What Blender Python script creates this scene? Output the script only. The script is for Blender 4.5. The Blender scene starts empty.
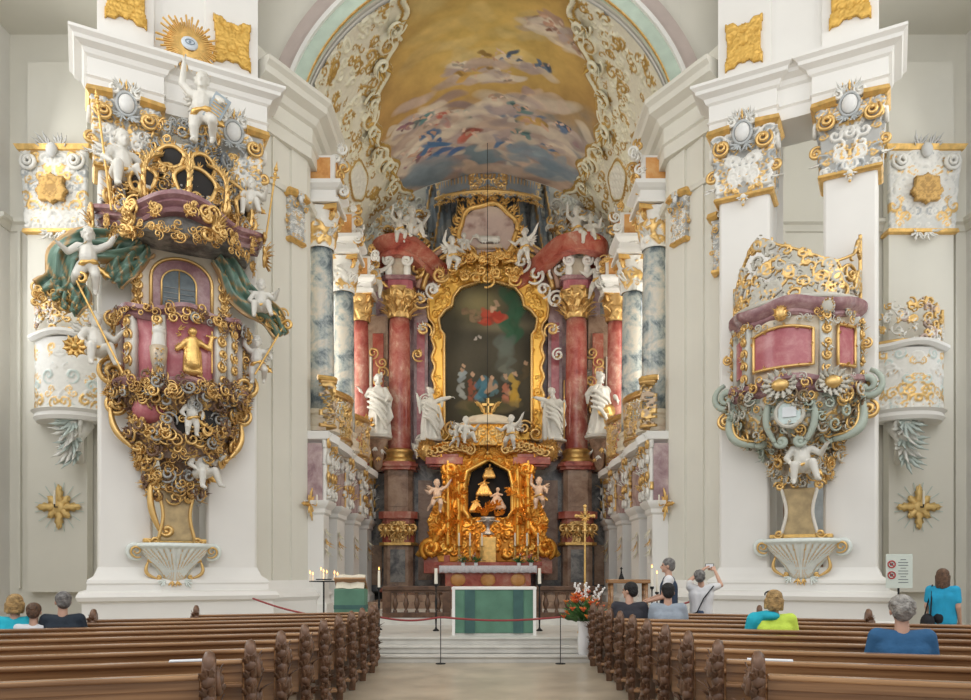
import bpy, math, random
import numpy as np
from mathutils import Vector, Matrix, noise as mn

# ------------------------------------------------------------------ camera, world, light
SC = bpy.context.scene
COL = SC.collection
F, HX, HY, EYE = 755.0, 488.0, 572.0, 1.65
cam_d = bpy.data.cameras.new('camera')
cam = bpy.data.objects.new('camera', cam_d); COL.objects.link(cam)
cam.location = (0, 0, EYE); cam.rotation_euler = (math.pi/2, 0, 0)
cam_d.sensor_width = 36.0; cam_d.lens = 36.0*F/971.0
cam_d.shift_x = -(HX-485.5)/971.0; cam_d.shift_y = (HY-350.0)/971.0
cam_d.clip_end = 200
SC.camera = cam
SC.view_settings.view_transform = 'Standard'
SC.view_settings.look = 'None'
SC.view_settings.gamma = 1.0
SC.view_settings.exposure = 0.56
SC.view_settings.use_curve_mapping = False
w = bpy.data.worlds.new('world'); SC.world = w; w.use_nodes = True
w.node_tree.nodes['Background'].inputs[0].default_value = (0.93, 0.96, 1.0, 1)
w.node_tree.nodes['Background'].inputs[1].default_value = .55
def area(name, loc, aim, sx, sy, power, color=(1, 1, 1), spread=math.pi):
    l = bpy.data.lights.new(name, 'AREA'); l.shape = 'RECTANGLE'; l.size = sx; l.size_y = sy
    l.energy = power; l.color = color; l.spread = spread
    o = bpy.data.objects.new(name, l); COL.objects.link(o); o.location = loc
    d = Vector(aim)-Vector(loc); o.rotation_euler = d.to_track_quat('-Z', 'Y').to_euler()
    return o
def spot(name, loc, aim, power, color, angle=60, size=.15):
    l = bpy.data.lights.new(name, 'SPOT'); l.energy = power; l.color = color
    l.spot_size = math.radians(angle); l.spot_blend = .6; l.shadow_soft_size = size
    o = bpy.data.objects.new(name, l); COL.objects.link(o); o.location = loc
    d = Vector(aim)-Vector(loc); o.rotation_euler = d.to_track_quat('-Z', 'Y').to_euler()
    return o
# daylight through the church's tall windows
area('daylight_nave_left', (-13.0, 10.5, 11.5), (3, 15.5, 6), 8, 9, 620, (1, .985, .95))
area('daylight_nave_right', (13.0, 10.5, 11.5), (-3, 15.5, 6), 8, 9, 520, (1, .985, .95))
area('daylight_aisle_left', (-13.2, 18.8, 10.7), (-8, 17.5, 9.5), 3, 8.0, 120, (1, .99, .96))
area('daylight_aisle_right', (13.2, 18.8, 10.7), (8, 17.5, 9.5), 3, 8.0, 45, (1, .99, .96))
area('daylight_nave_back', (0, 0.5, 13), (0, 20, 6), 14, 8, 520, (1, .98, .94))
for _s in (-1, 1):
    for _y in (21.4, 24.6):
        area('daylight_choir', (_s*6.55, _y, 9), (_s*-2, _y+.6, 12.5), 2, 5, 110, (1, .95, .86))
    spot('altar_spot', (_s*3.6, 20.6, 8.5), (_s*.4, 26, 3.4), 420, (1, .62, .30), 26)
spot('altar_spot', (0, 21.0, 12.2), (0, 27, 8.0), 260, (1, .80, .55), 42)


# ------------------------------------------------------------------ object helpers
def tag(o, label=None, cat=None, group=None, kind=None):
    if label: o['label'] = label
    if cat: o['category'] = cat
    if group: o['group'] = group
    if kind: o['kind'] = kind
    return o
def thing(name, label, cat, loc=(0, 0, 0), rz=0, group=None):
    o = bpy.data.objects.new(name, None); COL.objects.link(o); o.empty_display_size = .2
    o.location = loc; o.rotation_euler = (0, 0, rz)
    return tag(o, label, cat, group)
def dup(root, loc=None, rz=None, label=None, group=None, scale=None):
    r = root.copy(); COL.objects.link(r)
    if loc is not None: r.location = loc
    if rz is not None: r.rotation_euler = (0, 0, rz)
    if label: r['label'] = label
    if group: r['group'] = group
    if scale is not None: r.scale = scale if hasattr(scale, '__len__') else (scale,)*3
    for ch in list(root.children):
        c = ch.copy(); COL.objects.link(c); c.parent = r
        for g in list(ch.children):
            d = g.copy(); COL.objects.link(d); d.parent = c
    return r
def W(px, py, Y):
    return Vector(((px-HX)/F*Y, Y, EYE+(HY-py)/F*Y))

class MB:
    """mesh builder; vertices carry an RGBA colour (A = gilding)"""
    def __init__(s): s.v = []; s.f = []; s.c = []; s.n = 0
    def add(s, V, Fc, col=None):
        V = np.asarray(V, float).reshape(-1, 3)
        s.v.append(V); off = s.n
        for f in Fc: s.f.append([i+off for i in f])
        if col is None: col = (1, 1, 1, 0)
        col = np.asarray(col, float)
        if col.ndim == 1: col = np.tile(col, (len(V), 1))
        s.c.append(col); s.n += len(V); return s
    def box(s, c, d, rz=0, col=None, M=None):
        x, y, z = d[0]/2, d[1]/2, d[2]/2
        V = np.array([(a*x, b*y, g*z) for g in (-1, 1) for a, b in ((-1, -1), (1, -1), (1, 1), (-1, 1))])
        if rz:
            ca, sa = math.cos(rz), math.sin(rz); V = np.stack([V[:, 0]*ca-V[:, 1]*sa, V[:, 0]*sa+V[:, 1]*ca, V[:, 2]], 1)
        if M is not None: V = V@np.array(M.to_3x3()).T
        V = V+np.array(c)
        return s.add(V, [(0, 3, 2, 1), (4, 5, 6, 7), (0, 1, 5, 4), (1, 2, 6, 5), (2, 3, 7, 6), (3, 0, 4, 7)], col)
    def b2(s, x0, x1, y0, y1, z0, z1, col=None):
        return s.box(((x0+x1)/2, (y0+y1)/2, (z0+z1)/2), (x1-x0, y1-y0, z1-z0), col=col)
    def tube(s, P, R, seg=8, col=None, flat=1.0, cap=True):
        P = np.asarray(P, float); n = len(P)
        R = np.full(n, R) if np.isscalar(R) else np.asarray(R, float)
        T = np.gradient(P, axis=0); T /= (np.linalg.norm(T, axis=1, keepdims=True)+1e-9)
        a = np.array([0, 0, 1.0]) if abs(T[0][2]) < .9 else np.array([0, 1.0, 0])
        u = np.cross(T[0], a); u /= np.linalg.norm(u); V = []
        for i in range(n):
            u = u-T[i]*np.dot(u, T[i]); u /= (np.linalg.norm(u)+1e-9); w_ = np.cross(T[i], u)
            for k in range(seg):
                t = 2*math.pi*k/seg
                V.append(P[i]+R[i]*(math.cos(t)*u+flat*math.sin(t)*w_))
        Fc = [(i*seg+k, i*seg+(k+1) % seg, (i+1)*seg+(k+1) % seg, (i+1)*seg+k) for i in range(n-1) for k in range(seg)]
        if cap: Fc += [tuple(range(seg-1, -1, -1)), tuple((n-1)*seg+k for k in range(seg))]
        return s.add(V, Fc, col)
    def cyl(s, p0, p1, r0, r1=None, seg=12, col=None):
        return s.tube([p0, p1], [r0, r0 if r1 is None else r1], seg, col)
    def ell(s, c, r, nu=14, nv=9, col=None, M=None):
        r = (r,)*3 if np.isscalar(r) else r
        V = [(0, 0, -1.0)]
        for j in range(1, nv):
            ph = -math.pi/2+math.pi*j/nv
            for i in range(nu):
                t = 2*math.pi*i/nu; V.append((math.cos(ph)*math.cos(t), math.cos(ph)*math.sin(t), math.sin(ph)))
        V.append((0, 0, 1.0)); V = np.array(V)*np.array(r)
        if M is not None: V = V@np.array(M.to_3x3()).T
        Fc = [(0, 1+(i+1) % nu, 1+i) for i in range(nu)]
        for j in range(nv-2):
            a = 1+j*nu
            Fc += [(a+i, a+(i+1) % nu, a+nu+(i+1) % nu, a+nu+i) for i in range(nu)]
        a = 1+(nv-2)*nu; top = len(V)-1
        Fc += [(a+i, a+(i+1) % nu, top) for i in range(nu)]
        return s.add(V+np.array(c), Fc, col)
    def lathe(s, prof, c=(0, 0, 0), seg=24, a0=0, a1=2*math.pi, col=None, sx=1, sy=1, fl=None):
        """prof: (r, z); fl(theta) multiplies radius"""
        full = abs(a1-a0-2*math.pi) < 1e-6; m = seg if full else seg+1
        V = []
        for (r, z) in prof:
            for k in range(m):
                t = a0+(a1-a0)*k/seg; q = r*(fl(t) if fl else 1)
                V.append((c[0]+q*math.cos(t)*sx, c[1]+q*math.sin(t)*sy, c[2]+z))
        Fc = []
        for i in range(len(prof)-1):
            for k in range(seg):
                k2 = (k+1) % m
                Fc.append((i*m+k, i*m+k2, (i+1)*m+k2, (i+1)*m+k))
        Fc.append(tuple(range(m-1, -1, -1))); Fc.append(tuple((len(prof)-1)*m+k for k in range(m)))
        return s.add(V, Fc, col)
    def sweep(s, prof, path, closed=False, col=None):
        """prof: (offset, z) polygon swept with mitres along xy path; offset goes to the right of the travel direction"""
        P = [np.array(p[:2], float) for p in path]; n = len(P); V = []; m = len(prof)
        for i in range(n):
            if closed: a, b = P[i]-P[i-1], P[(i+1) % n]-P[i]
            else:
                a = P[i]-P[i-1] if i else P[1]-P[0]; b = P[i+1]-P[i] if i < n-1 else P[-1]-P[-2]
            a = a/np.linalg.norm(a); b = b/np.linalg.norm(b)
            na = np.array([a[1], -a[0]]); nb = np.array([b[1], -b[0]]); q = na+nb; q /= max(np.dot(q, na), .2)
            for (o, z) in prof: V.append((P[i][0]+q[0]*o, P[i][1]+q[1]*o, z))
        Fc = []
        for i in range(n if closed else n-1):
            j = (i+1) % n
            for k in range(m):
                k2 = (k+1) % m; Fc.append((i*m+k, j*m+k, j*m+k2, i*m+k2))
        if not closed: Fc += [tuple(range(m)), tuple((n-1)*m+k for k in range(m-1, -1, -1))]
        return s.add(V, Fc, col)
    def poly(s, pts, y0, y1, col=None):
        """polygon in xz extruded between y0 and y1"""
        n = len(pts); V = [(x, y0, z) for x, z in pts]+[(x, y1, z) for x, z in pts]
        Fc = [tuple(range(n)), tuple(range(2*n-1, n-1, -1))]+[(i, i+n, (i+1) % n+n, (i+1) % n) for i in range(n)]
        return s.add(V, Fc, col)
    def polyz(s, pts, z0, z1, col=None):
        n = len(pts); V = [(x, y, z0) for x, y in pts]+[(x, y, z1) for x, y in pts]
        Fc = [tuple(range(n-1, -1, -1)), tuple(range(n, 2*n))]+[(i, (i+1) % n, (i+1) % n+n, i+n) for i in range(n)]
        return s.add(V, Fc, col)
    def build(s, name, mat, parent=None, smooth=False, loc=None, bevel=0, label=None, autos=None):
        me = bpy.data.meshes.new(name)
        V = np.concatenate(s.v); C = np.concatenate(s.c)
        me.from_pydata(V.tolist(), [], s.f); me.update()
        at = me.color_attributes.new('Col', 'FLOAT_COLOR', 'POINT')
        at.data.foreach_set('color', C.astype(np.float32).ravel())
        if smooth: me.polygons.foreach_set('use_smooth', [True]*len(me.polygons))
        o = bpy.data.objects.new(name, me); COL.objects.link(o); me.materials.append(mat)
        if smooth and autos: me.set_sharp_from_angle(angle=math.radians(autos))
        if parent: o.parent = parent
        if loc is not None: o.location = loc
        if bevel:
            b = o.modifiers.new('b', 'BEVEL'); b.width = bevel; b.segments = 2; b.limit_method = 'ANGLE'
        if label: o['label'] = label
        return o

def mesh_np(name, V, Q, C, mat, parent=None, smooth=True):
    me = bpy.data.meshes.new(name); nv, nq = len(V), len(Q)
    me.vertices.add(nv); me.vertices.foreach_set('co', V.astype(np.float32).ravel())
    me.loops.add(nq*4); me.loops.foreach_set('vertex_index', Q.astype(np.int32).ravel())
    me.polygons.add(nq); me.polygons.foreach_set('loop_start', (np.arange(nq)*4).astype(np.int32))
    me.polygons.foreach_set('use_smooth', [smooth]*nq)
    me.update(calc_edges=True)
    if C is not None:
        at = me.color_attributes.new('Col', 'FLOAT_COLOR', 'POINT'); at.data.foreach_set('color', C.astype(np.float32).ravel())
    me.materials.append(mat)
    o = bpy.data.objects.new(name, me); COL.objects.link(o)
    if parent: o.parent = parent
    return o
def struct(o): o['kind'] = 'structure'; return o

# ------------------------------------------------------------------ materials
def newmat(name):
    m = bpy.data.materials.new(name); m.use_nodes = True
    nt = m.node_tree; return m, nt, nt.nodes['Principled BSDF']
def plain(name, c, rough=.6, metal=0, noise=0, scale=6, bump=0, bscale=30, emit=None, spec=.5, detail=4):
    m, nt, b = newmat(name)
    b.inputs['Roughness'].default_value = rough; b.inputs['Metallic'].default_value = metal
    b.inputs['Specular IOR Level'].default_value = spec
    b.inputs['Base Color'].default_value = (*c, 1)
    tc = nt.nodes.new('ShaderNodeTexCoord')
    if noise:
        n = nt.nodes.new('ShaderNodeTexNoise'); n.inputs['Scale'].default_value = scale; n.inputs['Detail'].default_value = detail
        r = nt.nodes.new('ShaderNodeValToRGB'); nt.links.new(tc.outputs['Object'], n.inputs['Vector'])
        r.color_ramp.elements[0].position = .3; r.color_ramp.elements[1].position = .7
        r.color_ramp.elements[0].color = (*[x*(1-noise) for x in c], 1); r.color_ramp.elements[1].color = (*[min(1, x*(1+noise)) for x in c], 1)
        nt.links.new(n.outputs['Fac'], r.inputs['Fac']); nt.links.new(r.outputs['Color'], b.inputs['Base Color'])
    if bump:
        n2 = nt.nodes.new('ShaderNodeTexNoise'); n2.inputs['Scale'].default_value = bscale; n2.inputs['Detail'].default_value = 3
        bp = nt.nodes.new('ShaderNodeBump'); bp.inputs['Strength'].default_value = bump; bp.inputs['Distance'].default_value = .03
        nt.links.new(tc.outputs['Object'], n2.inputs['Vector']); nt.links.new(n2.outputs['Fac'], bp.inputs['Height']); nt.links.new(bp.outputs['Normal'], b.inputs['Normal'])
    if emit:
        b.inputs['Emission Color'].default_value = (*emit[0], 1); b.inputs['Emission Strength'].default_value = emit[1]
    return m
def marble(name, cols, scale=1.2, rough=.22, warp=2.2, veins=None, stretch=(1, 1, 1)):
    m, nt, b = newmat(name); N = nt.nodes.new; L = nt.links.new
    b.inputs['Roughness'].default_value = rough; b.inputs['Specular IOR Level'].default_value = .32
    tc = N('ShaderNodeTexCoord'); mp = N('ShaderNodeMapping'); mp.inputs['Scale'].default_value = stretch
    L(tc.outputs['Object'], mp.inputs['Vector'])
    n = N('ShaderNodeTexNoise'); n.inputs['Scale'].default_value = scale; n.inputs['Detail'].default_value = 7; n.inputs['Roughness'].default_value = .68; n.inputs['Distortion'].default_value = warp*.25
    r = N('ShaderNodeValToRGB'); L(mp.outputs['Vector'], n.inputs['Vector']); L(n.outputs['Fac'], r.inputs['Fac'])
    cr = r.color_ramp; k = len(cols)
    while len(cr.elements) < k: cr.elements.new(.5)
    for i, c in enumerate(cols):
        cr.elements[i].position = .3+.4*i/(k-1); cr.elements[i].color = (*c, 1)
    out = r.outputs['Color']
    if veins:
        v = N('ShaderNodeTexVoronoi'); v.feature = 'DISTANCE_TO_EDGE'; v.inputs['Scale'].default_value = veins[1]
        mx = N('ShaderNodeMix'); mx.data_type = 'RGBA'; mr = N('ShaderNodeMapRange')
        ad = N('ShaderNodeVectorMath'); ad.operation = 'MULTIPLY_ADD'; ad.inputs[1].default_value = (.5, .5, .5)
        n3 = N('ShaderNodeTexNoise'); n3.inputs['Scale'].default_value = 2.5; L(mp.outputs['Vector'], n3.inputs['Vector'])
        L(n3.outputs['Color'], ad.inputs[0]); L(mp.outputs['Vector'], ad.inputs[2]); L(ad.outputs[0], v.inputs['Vector'])
        mr.inputs['From Min'].default_value = 0; mr.inputs['From Max'].default_value = .045; mr.inputs['To Min'].default_value = .8; mr.inputs['To Max'].default_value = 0
        L(v.outputs['Distance'], mr.inputs['Value']); L(mr.outputs['Result'], mx.inputs['Factor']); L(out, mx.inputs[6]); mx.inputs[7].default_value = (*veins[0], 1)
        out = mx.outputs[2]
    L(out, b.inputs['Base Color']); return m
def attr_mat(name, rough=.55, metal=.75, bump=0, bscale=40, spec=.4, mot=.12):
    """base colour from the vertex colour, alpha = gilding"""
    m, nt, b = newmat(name); N = nt.nodes.new; L = nt.links.new
    a = N('ShaderNodeAttribute'); a.attribute_name = 'Col'
    tc = N('ShaderNodeTexCoord'); n = N('ShaderNodeTexNoise'); n.inputs['Scale'].default_value = 9; L(tc.outputs['Object'], n.inputs['Vector'])
    mr = N('ShaderNodeMapRange'); mr.inputs['To Min'].default_value = 1-mot; mr.inputs['To Max'].default_value = 1+mot; L(n.outputs['Fac'], mr.inputs['Value'])
    vm = N('ShaderNodeVectorMath'); vm.operation = 'SCALE'; L(a.outputs['Color'], vm.inputs[0]); L(mr.outputs['Result'], vm.inputs['Scale'])
    L(vm.outputs[0], b.inputs['Base Color'])
    mm = N('ShaderNodeMath'); mm.operation = 'MULTIPLY'; mm.inputs[1].default_value = metal; L(a.outputs['Alpha'], mm.inputs[0]); L(mm.outputs[0], b.inputs['Metallic'])
    r2 = N('ShaderNodeMapRange'); r2.inputs['To Min'].default_value = rough; r2.inputs['To Max'].default_value = .38; L(a.outputs['Alpha'], r2.inputs['Value']); L(r2.outputs['Result'], b.inputs['Roughness'])
    b.inputs['Specular IOR Level'].default_value = spec
    if bump:
        n2 = N('ShaderNodeTexNoise'); n2.inputs['Scale'].default_value = bscale
        bp = N('ShaderNodeBump'); bp.inputs['Strength'].default_value = bump; bp.inputs['Distance'].default_value = .02
        L(tc.outputs['Object'], n2.inputs['Vector']); L(n2.outputs['Fac'], bp.inputs['Height']); L(bp.outputs['Normal'], b.inputs['Normal'])
    return m
WHITE = (.80, .785, .73, 0); CREAM = (.74, .70, .58, 0); GOLD = (.74, .49, .19, 1); GOLD2 = (.52, .32, .12, 1); SILV = (.58, .60, .62, .35)
TEAL = (.42, .56, .50, 0); GREYB = (.45, .47, .47, 0); DARKW = (.10, .065, .05, 0); PINKM = (.55, .22, .24, 0); PURP = (.30, .17, .19, 0)
M = {}
M['plaster'] = plain('white_plaster', (.80, .785, .745), .75, noise=.03, scale=.7, spec=.25)
M['plaster_aisle'] = plain('cream_plaster', (.72, .70, .62), .8, noise=.04, scale=.5, spec=.2)
M['relief'] = attr_mat('gilded_stucco')
M['paint'] = attr_mat('painted_plaster', rough=.7, metal=0, mot=.05)
M['statue'] = plain('white_statue', (.68, .66, .60), .45, noise=.05, scale=8)
M['statue_warm'] = plain('flesh_statue', (.75, .58, .46), .5, noise=.05, scale=8)
M['gold'] = plain('gilding', (.78, .50, .17), .36, .75, noise=.2, scale=7, bump=.35, bscale=30)
M['gold_flat'] = plain('gilded_panel', (.80, .46, .09), .45, .45, noise=.22, scale=9, bump=.9, bscale=14)
M['red'] = marble('red_marble', [(.20, .035, .03), (.42, .10, .07), (.50, .19, .13), (.62, .42, .32)], 1.5, .2, 1.4)
M['redcol'] = marble('red_column_marble', [(.24, .045, .04), (.38, .09, .07), (.50, .20, .15), (.70, .50, .38)], 1.7, .18, 1.2, stretch=(1, 1, .8))
M['blue'] = marble('grey_blue_marble', [(.05, .07, .09), (.15, .19, .21), (.42, .46, .44), (.66, .60, .50), (.55, .56, .52)], 1.5, .16, 1.6)
M['purple'] = marble('purple_marble', [(.22, .13, .15), (.36, .24, .25), (.50, .38, .37), (.66, .55, .50)], 1.6, .25, 1.6)
M['pink'] = marble('pink_marble', [(.36, .09, .11), (.46, .15, .17), (.58, .28, .28)], 2.5, .2, 1.2)
M['brown'] = marble('brown_marble', [(.13, .085, .06), (.30, .19, .13), (.44, .31, .22), (.20, .15, .13)], 1.3, .2, 1.6)
M['greym'] = marble('dark_grey_marble', [(.07, .075, .08), (.16, .16, .16), (.34, .33, .30), (.12, .12, .13)], 1.6, .2, 1.8)
M['creamm'] = marble('cream_marble', [(.62, .54, .40), (.72, .64, .50), (.60, .45, .33)], 1.6, .25, 1.2)
M['mauve'] = marble('mauve_moulding', [(.17, .08, .09), (.30, .16, .17), (.50, .34, .33)], 2.2, .22, 1.0)
def glass():
    m, nt, b = newmat('window_glass'); b.inputs['Base Color'].default_value = (.95, .97, 1, 1); b.inputs['Transmission Weight'].default_value = 1; b.inputs['Roughness'].default_value = .25; b.inputs['IOR'].default_value = 1.1
    return m
M['glass'] = glass()
M['wood'] = None
def wood(name, c1, c2, scale=1.5, rough=.32, axis=(0.35, 9, 9)):
    m, nt, b = newmat(name); N = nt.nodes.new; L = nt.links.new
    tc = N('ShaderNodeTexCoord'); mp = N('ShaderNodeMapping'); mp.inputs['Scale'].default_value = axis
    n = N('ShaderNodeTexNoise'); n.inputs['Scale'].default_value = scale; n.inputs['Detail'].default_value = 5; n.inputs['Distortion'].default_value = .6
    r = N('ShaderNodeValToRGB'); r.color_ramp.elements[0].position = .35; r.color_ramp.elements[1].position = .68
    r.color_ramp.elements[0].color = (*c1, 1); r.color_ramp.elements[1].color = (*c2, 1)
    L(tc.outputs['Object'], mp.inputs['Vector']); L(mp.outputs['Vector'], n.inputs['Vector']); L(n.outputs['Fac'], r.inputs['Fac']); L(r.outputs['Color'], b.inputs['Base Color'])
    b.inputs['Roughness'].default_value = rough; return m
M['wood'] = wood('polished_pew_wood', (.20, .095, .04), (.50, .28, .13), rough=.24)
M['carved'] = wood('dark_carved_wood', (.09, .045, .025), (.22, .115, .065), 2, .4, (3, 3, 3))
M['rail'] = wood('dark_rail_wood', (.07, .035, .02), (.15, .08, .045), 2, .35, (3, 3, 3))
M['green'] = plain('green_altar_cloth', (.10, .22, .15), .8, noise=.18, scale=3, bump=.2, bscale=50)
M['green2'] = plain('dark_green_band', (.05, .12, .11), .8, noise=.15, scale=5)
M['linen'] = plain('white_linen', (.82, .80, .76), .8, noise=.03)
M['lace'] = plain('white_lace', (.72, .70, .72), .8, noise=.15, scale=40)
M['wax'] = plain('candle_wax', (.85, .80, .68), .5)
M['flame'] = plain('candle_flame', (1, .6, .2), .5, emit=((1, .42, .10), 3.2))
M['iron'] = plain('dark_iron', (.03, .03, .03), .7, .2, spec=.2)
M['brass'] = plain('brass', (.55, .36, .12), .35, .8)
M['rope'] = plain('red_rope', (.30, .05, .05), .7)
M['stone'] = plain('beige_stone_floor', (.47, .40, .30), .3, noise=.22, scale=1.3)
M['step'] = plain('grey_stone_step', (.62, .60, .55), .45, noise=.10, scale=2.5)
M['skin'] = plain('skin', (.60, .36, .26), .55, noise=.06, scale=12)
M['dark'] = plain('near_black', (.02, .018, .017), .8)  # near black for eyes, shoes and wicks, also for painted recess shade
M['drape'] = plain('grey_blue_drape', (.19, .22, .23), .7, noise=.35, scale=3, bump=.3, bscale=20)
M['paper'] = plain('paper', (.8, .82, .85), .6)
M['vase'] = plain('white_vase', (.8, .8, .8), .3)
M['leaf'] = plain('green_leaf', (.06, .15, .035), .55, noise=.3, scale=8)
def cloth(name, c, n=.12): return plain(name, c, .85, noise=n, scale=6, bump=.2, bscale=25)
# ------------------------------------------------------------------ rococo ornament
def field(Wd, Hd, cell, base=None, basecol=WHITE):
    nx, ny = max(3, int(Wd/cell)+1), max(3, int(Hd/cell)+1)
    h = np.full((ny, nx), -1.0 if base is None else base)
    c = np.zeros((ny, nx, 4)); c[:] = basecol
    return dict(W=Wd, H=Hd, cell=cell, h=h, c=c, x=np.linspace(-Wd/2, Wd/2, nx), y=np.linspace(0, Hd, ny), sym=False)
def dab(fd, x, y, r, relief, col, z0=0.0):
    for sg in ((1, -1) if fd['sym'] else (1,)):
        X = x*sg; cx, cy = fd['x'], fd['y']; dx = cx[1]-cx[0]; dy = cy[1]-cy[0]
        i0 = max(0, int((X-r-cx[0])/dx)); i1 = min(len(cx), int((X+r-cx[0])/dx)+2)
        j0 = max(0, int((y-r-cy[0])/dy)); j1 = min(len(cy), int((y+r-cy[0])/dy)+2)
        if i0 >= i1 or j0 >= j1: continue
        XX = cx[i0:i1][None, :]-X; YY = cy[j0:j1][:, None]-y
        q = 1-(XX**2+YY**2)/(r*r); hh = z0+relief*r*np.sqrt(np.clip(q, 0, 1))
        sub = fd['h'][j0:j1, i0:i1]; mk = (q > 0) & (hh > sub)
        sub[mk] = hh[mk]; fd['c'][j0:j1, i0:i1][mk] = col
def stroke(fd, P, R, relief, col, z0=0.0):
    P = np.asarray(P)
    d = np.r_[0, np.cumsum(np.linalg.norm(np.diff(P, axis=0), axis=1))]
    n = max(2, int(d[-1]/max(fd['cell']*.9, .3*np.mean(R))))
    t = np.linspace(0, d[-1], n); X = np.interp(t, d, P[:, 0]); Y = np.interp(t, d, P[:, 1]); Q = np.interp(t, d, R)
    for k in range(n): dab(fd, X[k], Y[k], Q[k], relief, col, z0)
def spiral(c, R, a0, turns, k=1.6, sgn=1, n=40):
    t = np.linspace(0, 1, n); a = a0+sgn*turns*2*np.pi*t; r = R*np.exp(-k*t)
    return np.stack([c[0]+r*np.cos(a), c[1]+r*np.sin(a)], 1)
def leafspray(fd, rng, c, ang, size, col, relief, z0=0, n=5):
    for k in range(n):
        a = ang+(k-(n-1)/2)*.42+rng.uniform(-.1, .1); L = size*(1-.12*abs(k-(n-1)/2))*rng.uniform(.8, 1.1)
        t = np.linspace(0, 1, 8); bend = rng.choice([-1, 1])*.5
        P = np.stack([c[0]+L*t*np.cos(a+bend*t), c[1]+L*t*np.sin(a+bend*t)], 1)
        stroke(fd, P, (.05+.085*np.sin(np.pi*t))*size, relief, col, z0)
def rocaille(fd, rng, n=14, size=(.15, .35), palette=((GOLD, .6), (WHITE, .4)), relief=.7, z0=0.0, region=None, leaves=1.0, thick=.16):
    """fill with C and S scrolls and leaf sprays"""
    n = int(n*1.7); size = (size[0]*.72, size[1]*.86); thick *= .80; relief *= 1.75
    cols = [p[0] for p in palette]; pr = np.array([p[1] for p in palette]); pr = pr/pr.sum()
    for k in range(n):
        x = rng.uniform(0 if fd['sym'] else -fd['W']/2, fd['W']/2)*.94; y = rng.uniform(.04, .96)*fd['H']
        if region and not region(x, y): continue
        R = rng.uniform(*size); col = cols[rng.choice(len(cols), p=pr)]
        a0 = rng.uniform(0, 6.28); sg = rng.choice([-1, 1]); tn = rng.uniform(.9, 1.6)
        P = spiral((x, y), R, a0, tn, 1.7, sg); t = np.linspace(0, 1, len(P))
        stroke(fd, P, R*thick*(.55+.8*np.sin(np.pi*t**.7)+.15), relief, col, z0)
        dab(fd, P[-1][0], P[-1][1], R*thick*1.25, relief, col, z0)
        p0 = P[0]; d0 = P[0]-P[3]; ang = math.atan2(d0[1], d0[0])
        Q = np.stack([p0[0]+R*.9*t*np.cos(ang+sg*-1.3*t), p0[1]+R*.9*t*np.sin(ang+sg*-1.3*t)], 1)
        stroke(fd, Q, R*thick*(.7-.5*t), relief, col, z0)
        if rng.random() < leaves:
            leafspray(fd, rng, P[6], a0+sg*.5, R*.7, cols[rng.choice(len(cols), p=pr)], relief, z0)
def frame_strokes(fd, pts, r, col, relief=.8, z0=0.0, closed=True):
    P = list(pts)+([pts[0]] if closed else []); stroke(fd, P, np.full(len(P), r), relief, col, z0)
def flatmap(U, V, Hh): return np.stack([U, -Hh, V], -1)
def build_field(fd, name, mat, parent=None, mp=flatmap, mask=None, thick=.03, solid=True, edge=True):
    """heightfield to a mesh: cells with h>=0 (and inside mask) are kept; solid adds a back and a rim"""
    h = fd['h'].copy(); ny, nx = h.shape; U, V = np.meshgrid(fd['x'], fd['y'])
    keep = h >= -1e-6
    if mask is not None: keep &= mask(U, V)
    ck = keep[:-1, :-1] & keep[1:, :-1] & keep[:-1, 1:] & keep[1:, 1:]
    idx = np.arange(ny*nx).reshape(ny, nx)
    Fr = mp(U, V, np.maximum(h, 0)).reshape(-1, 3)
    q = np.stack([idx[:-1, :-1], idx[:-1, 1:], idx[1:, 1:], idx[1:, :-1]], -1)[ck]
    C = fd['c'].reshape(-1, 4)
    if not len(q): return None
    if solid:
        Bk = mp(U, V, np.full_like(h, -thick)).reshape(-1, 3); N = ny*nx
        qb = q[:, ::-1]+N; pk = np.pad(ck, 1); rim = []
        for (dj, di, a, b) in ((-1, 0, (0, 0), (0, 1)), (1, 0, (1, 1), (1, 0)), (0, -1, (1, 0), (0, 0)), (0, 1, (0, 1), (1, 1))):
            nb = pk[1+dj:1+dj+ck.shape[0], 1+di:1+di+ck.shape[1]]
            J, I = np.nonzero(ck & ~nb)
            A = idx[J+a[0], I+a[1]]; B = idx[J+b[0], I+b[1]]
            rim.append(np.stack([B, A, A+N, B+N], -1))
        Vv = np.concatenate([Fr, Bk]); Q = np.concatenate([q, qb]+rim); C = np.concatenate([C, C])
    else: Vv, Q = Fr, q
    used = np.unique(Q); rem = np.zeros(len(Vv), int); rem[used] = np.arange(len(used))
    return mesh_np(name, Vv[used], rem[Q], C[used], mat, parent)
def bandmap(Rf, ax=1.0, ay=1.0, yoff=0.0, z0=0.0, a_span=math.pi, zf=None):
    """wrap onto a half turn surface facing -Y; U in [-1,1] = angle fraction, V = height"""
    def mp(U, V, Hh):
        th = U*a_span/2; R = Rf(V)
        x = (R*ax+Hh)*np.sin(th); y = -(R*ay+Hh)*np.cos(th)-yoff
        return np.stack([x, y, V+z0+(0 if zf is None else zf(U, V))], -1)
    return mp
def prof(pts):
    zs = [p[1] for p in pts]; rs = [p[0] for p in pts]
    return lambda V: np.interp(V, zs, rs)
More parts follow.
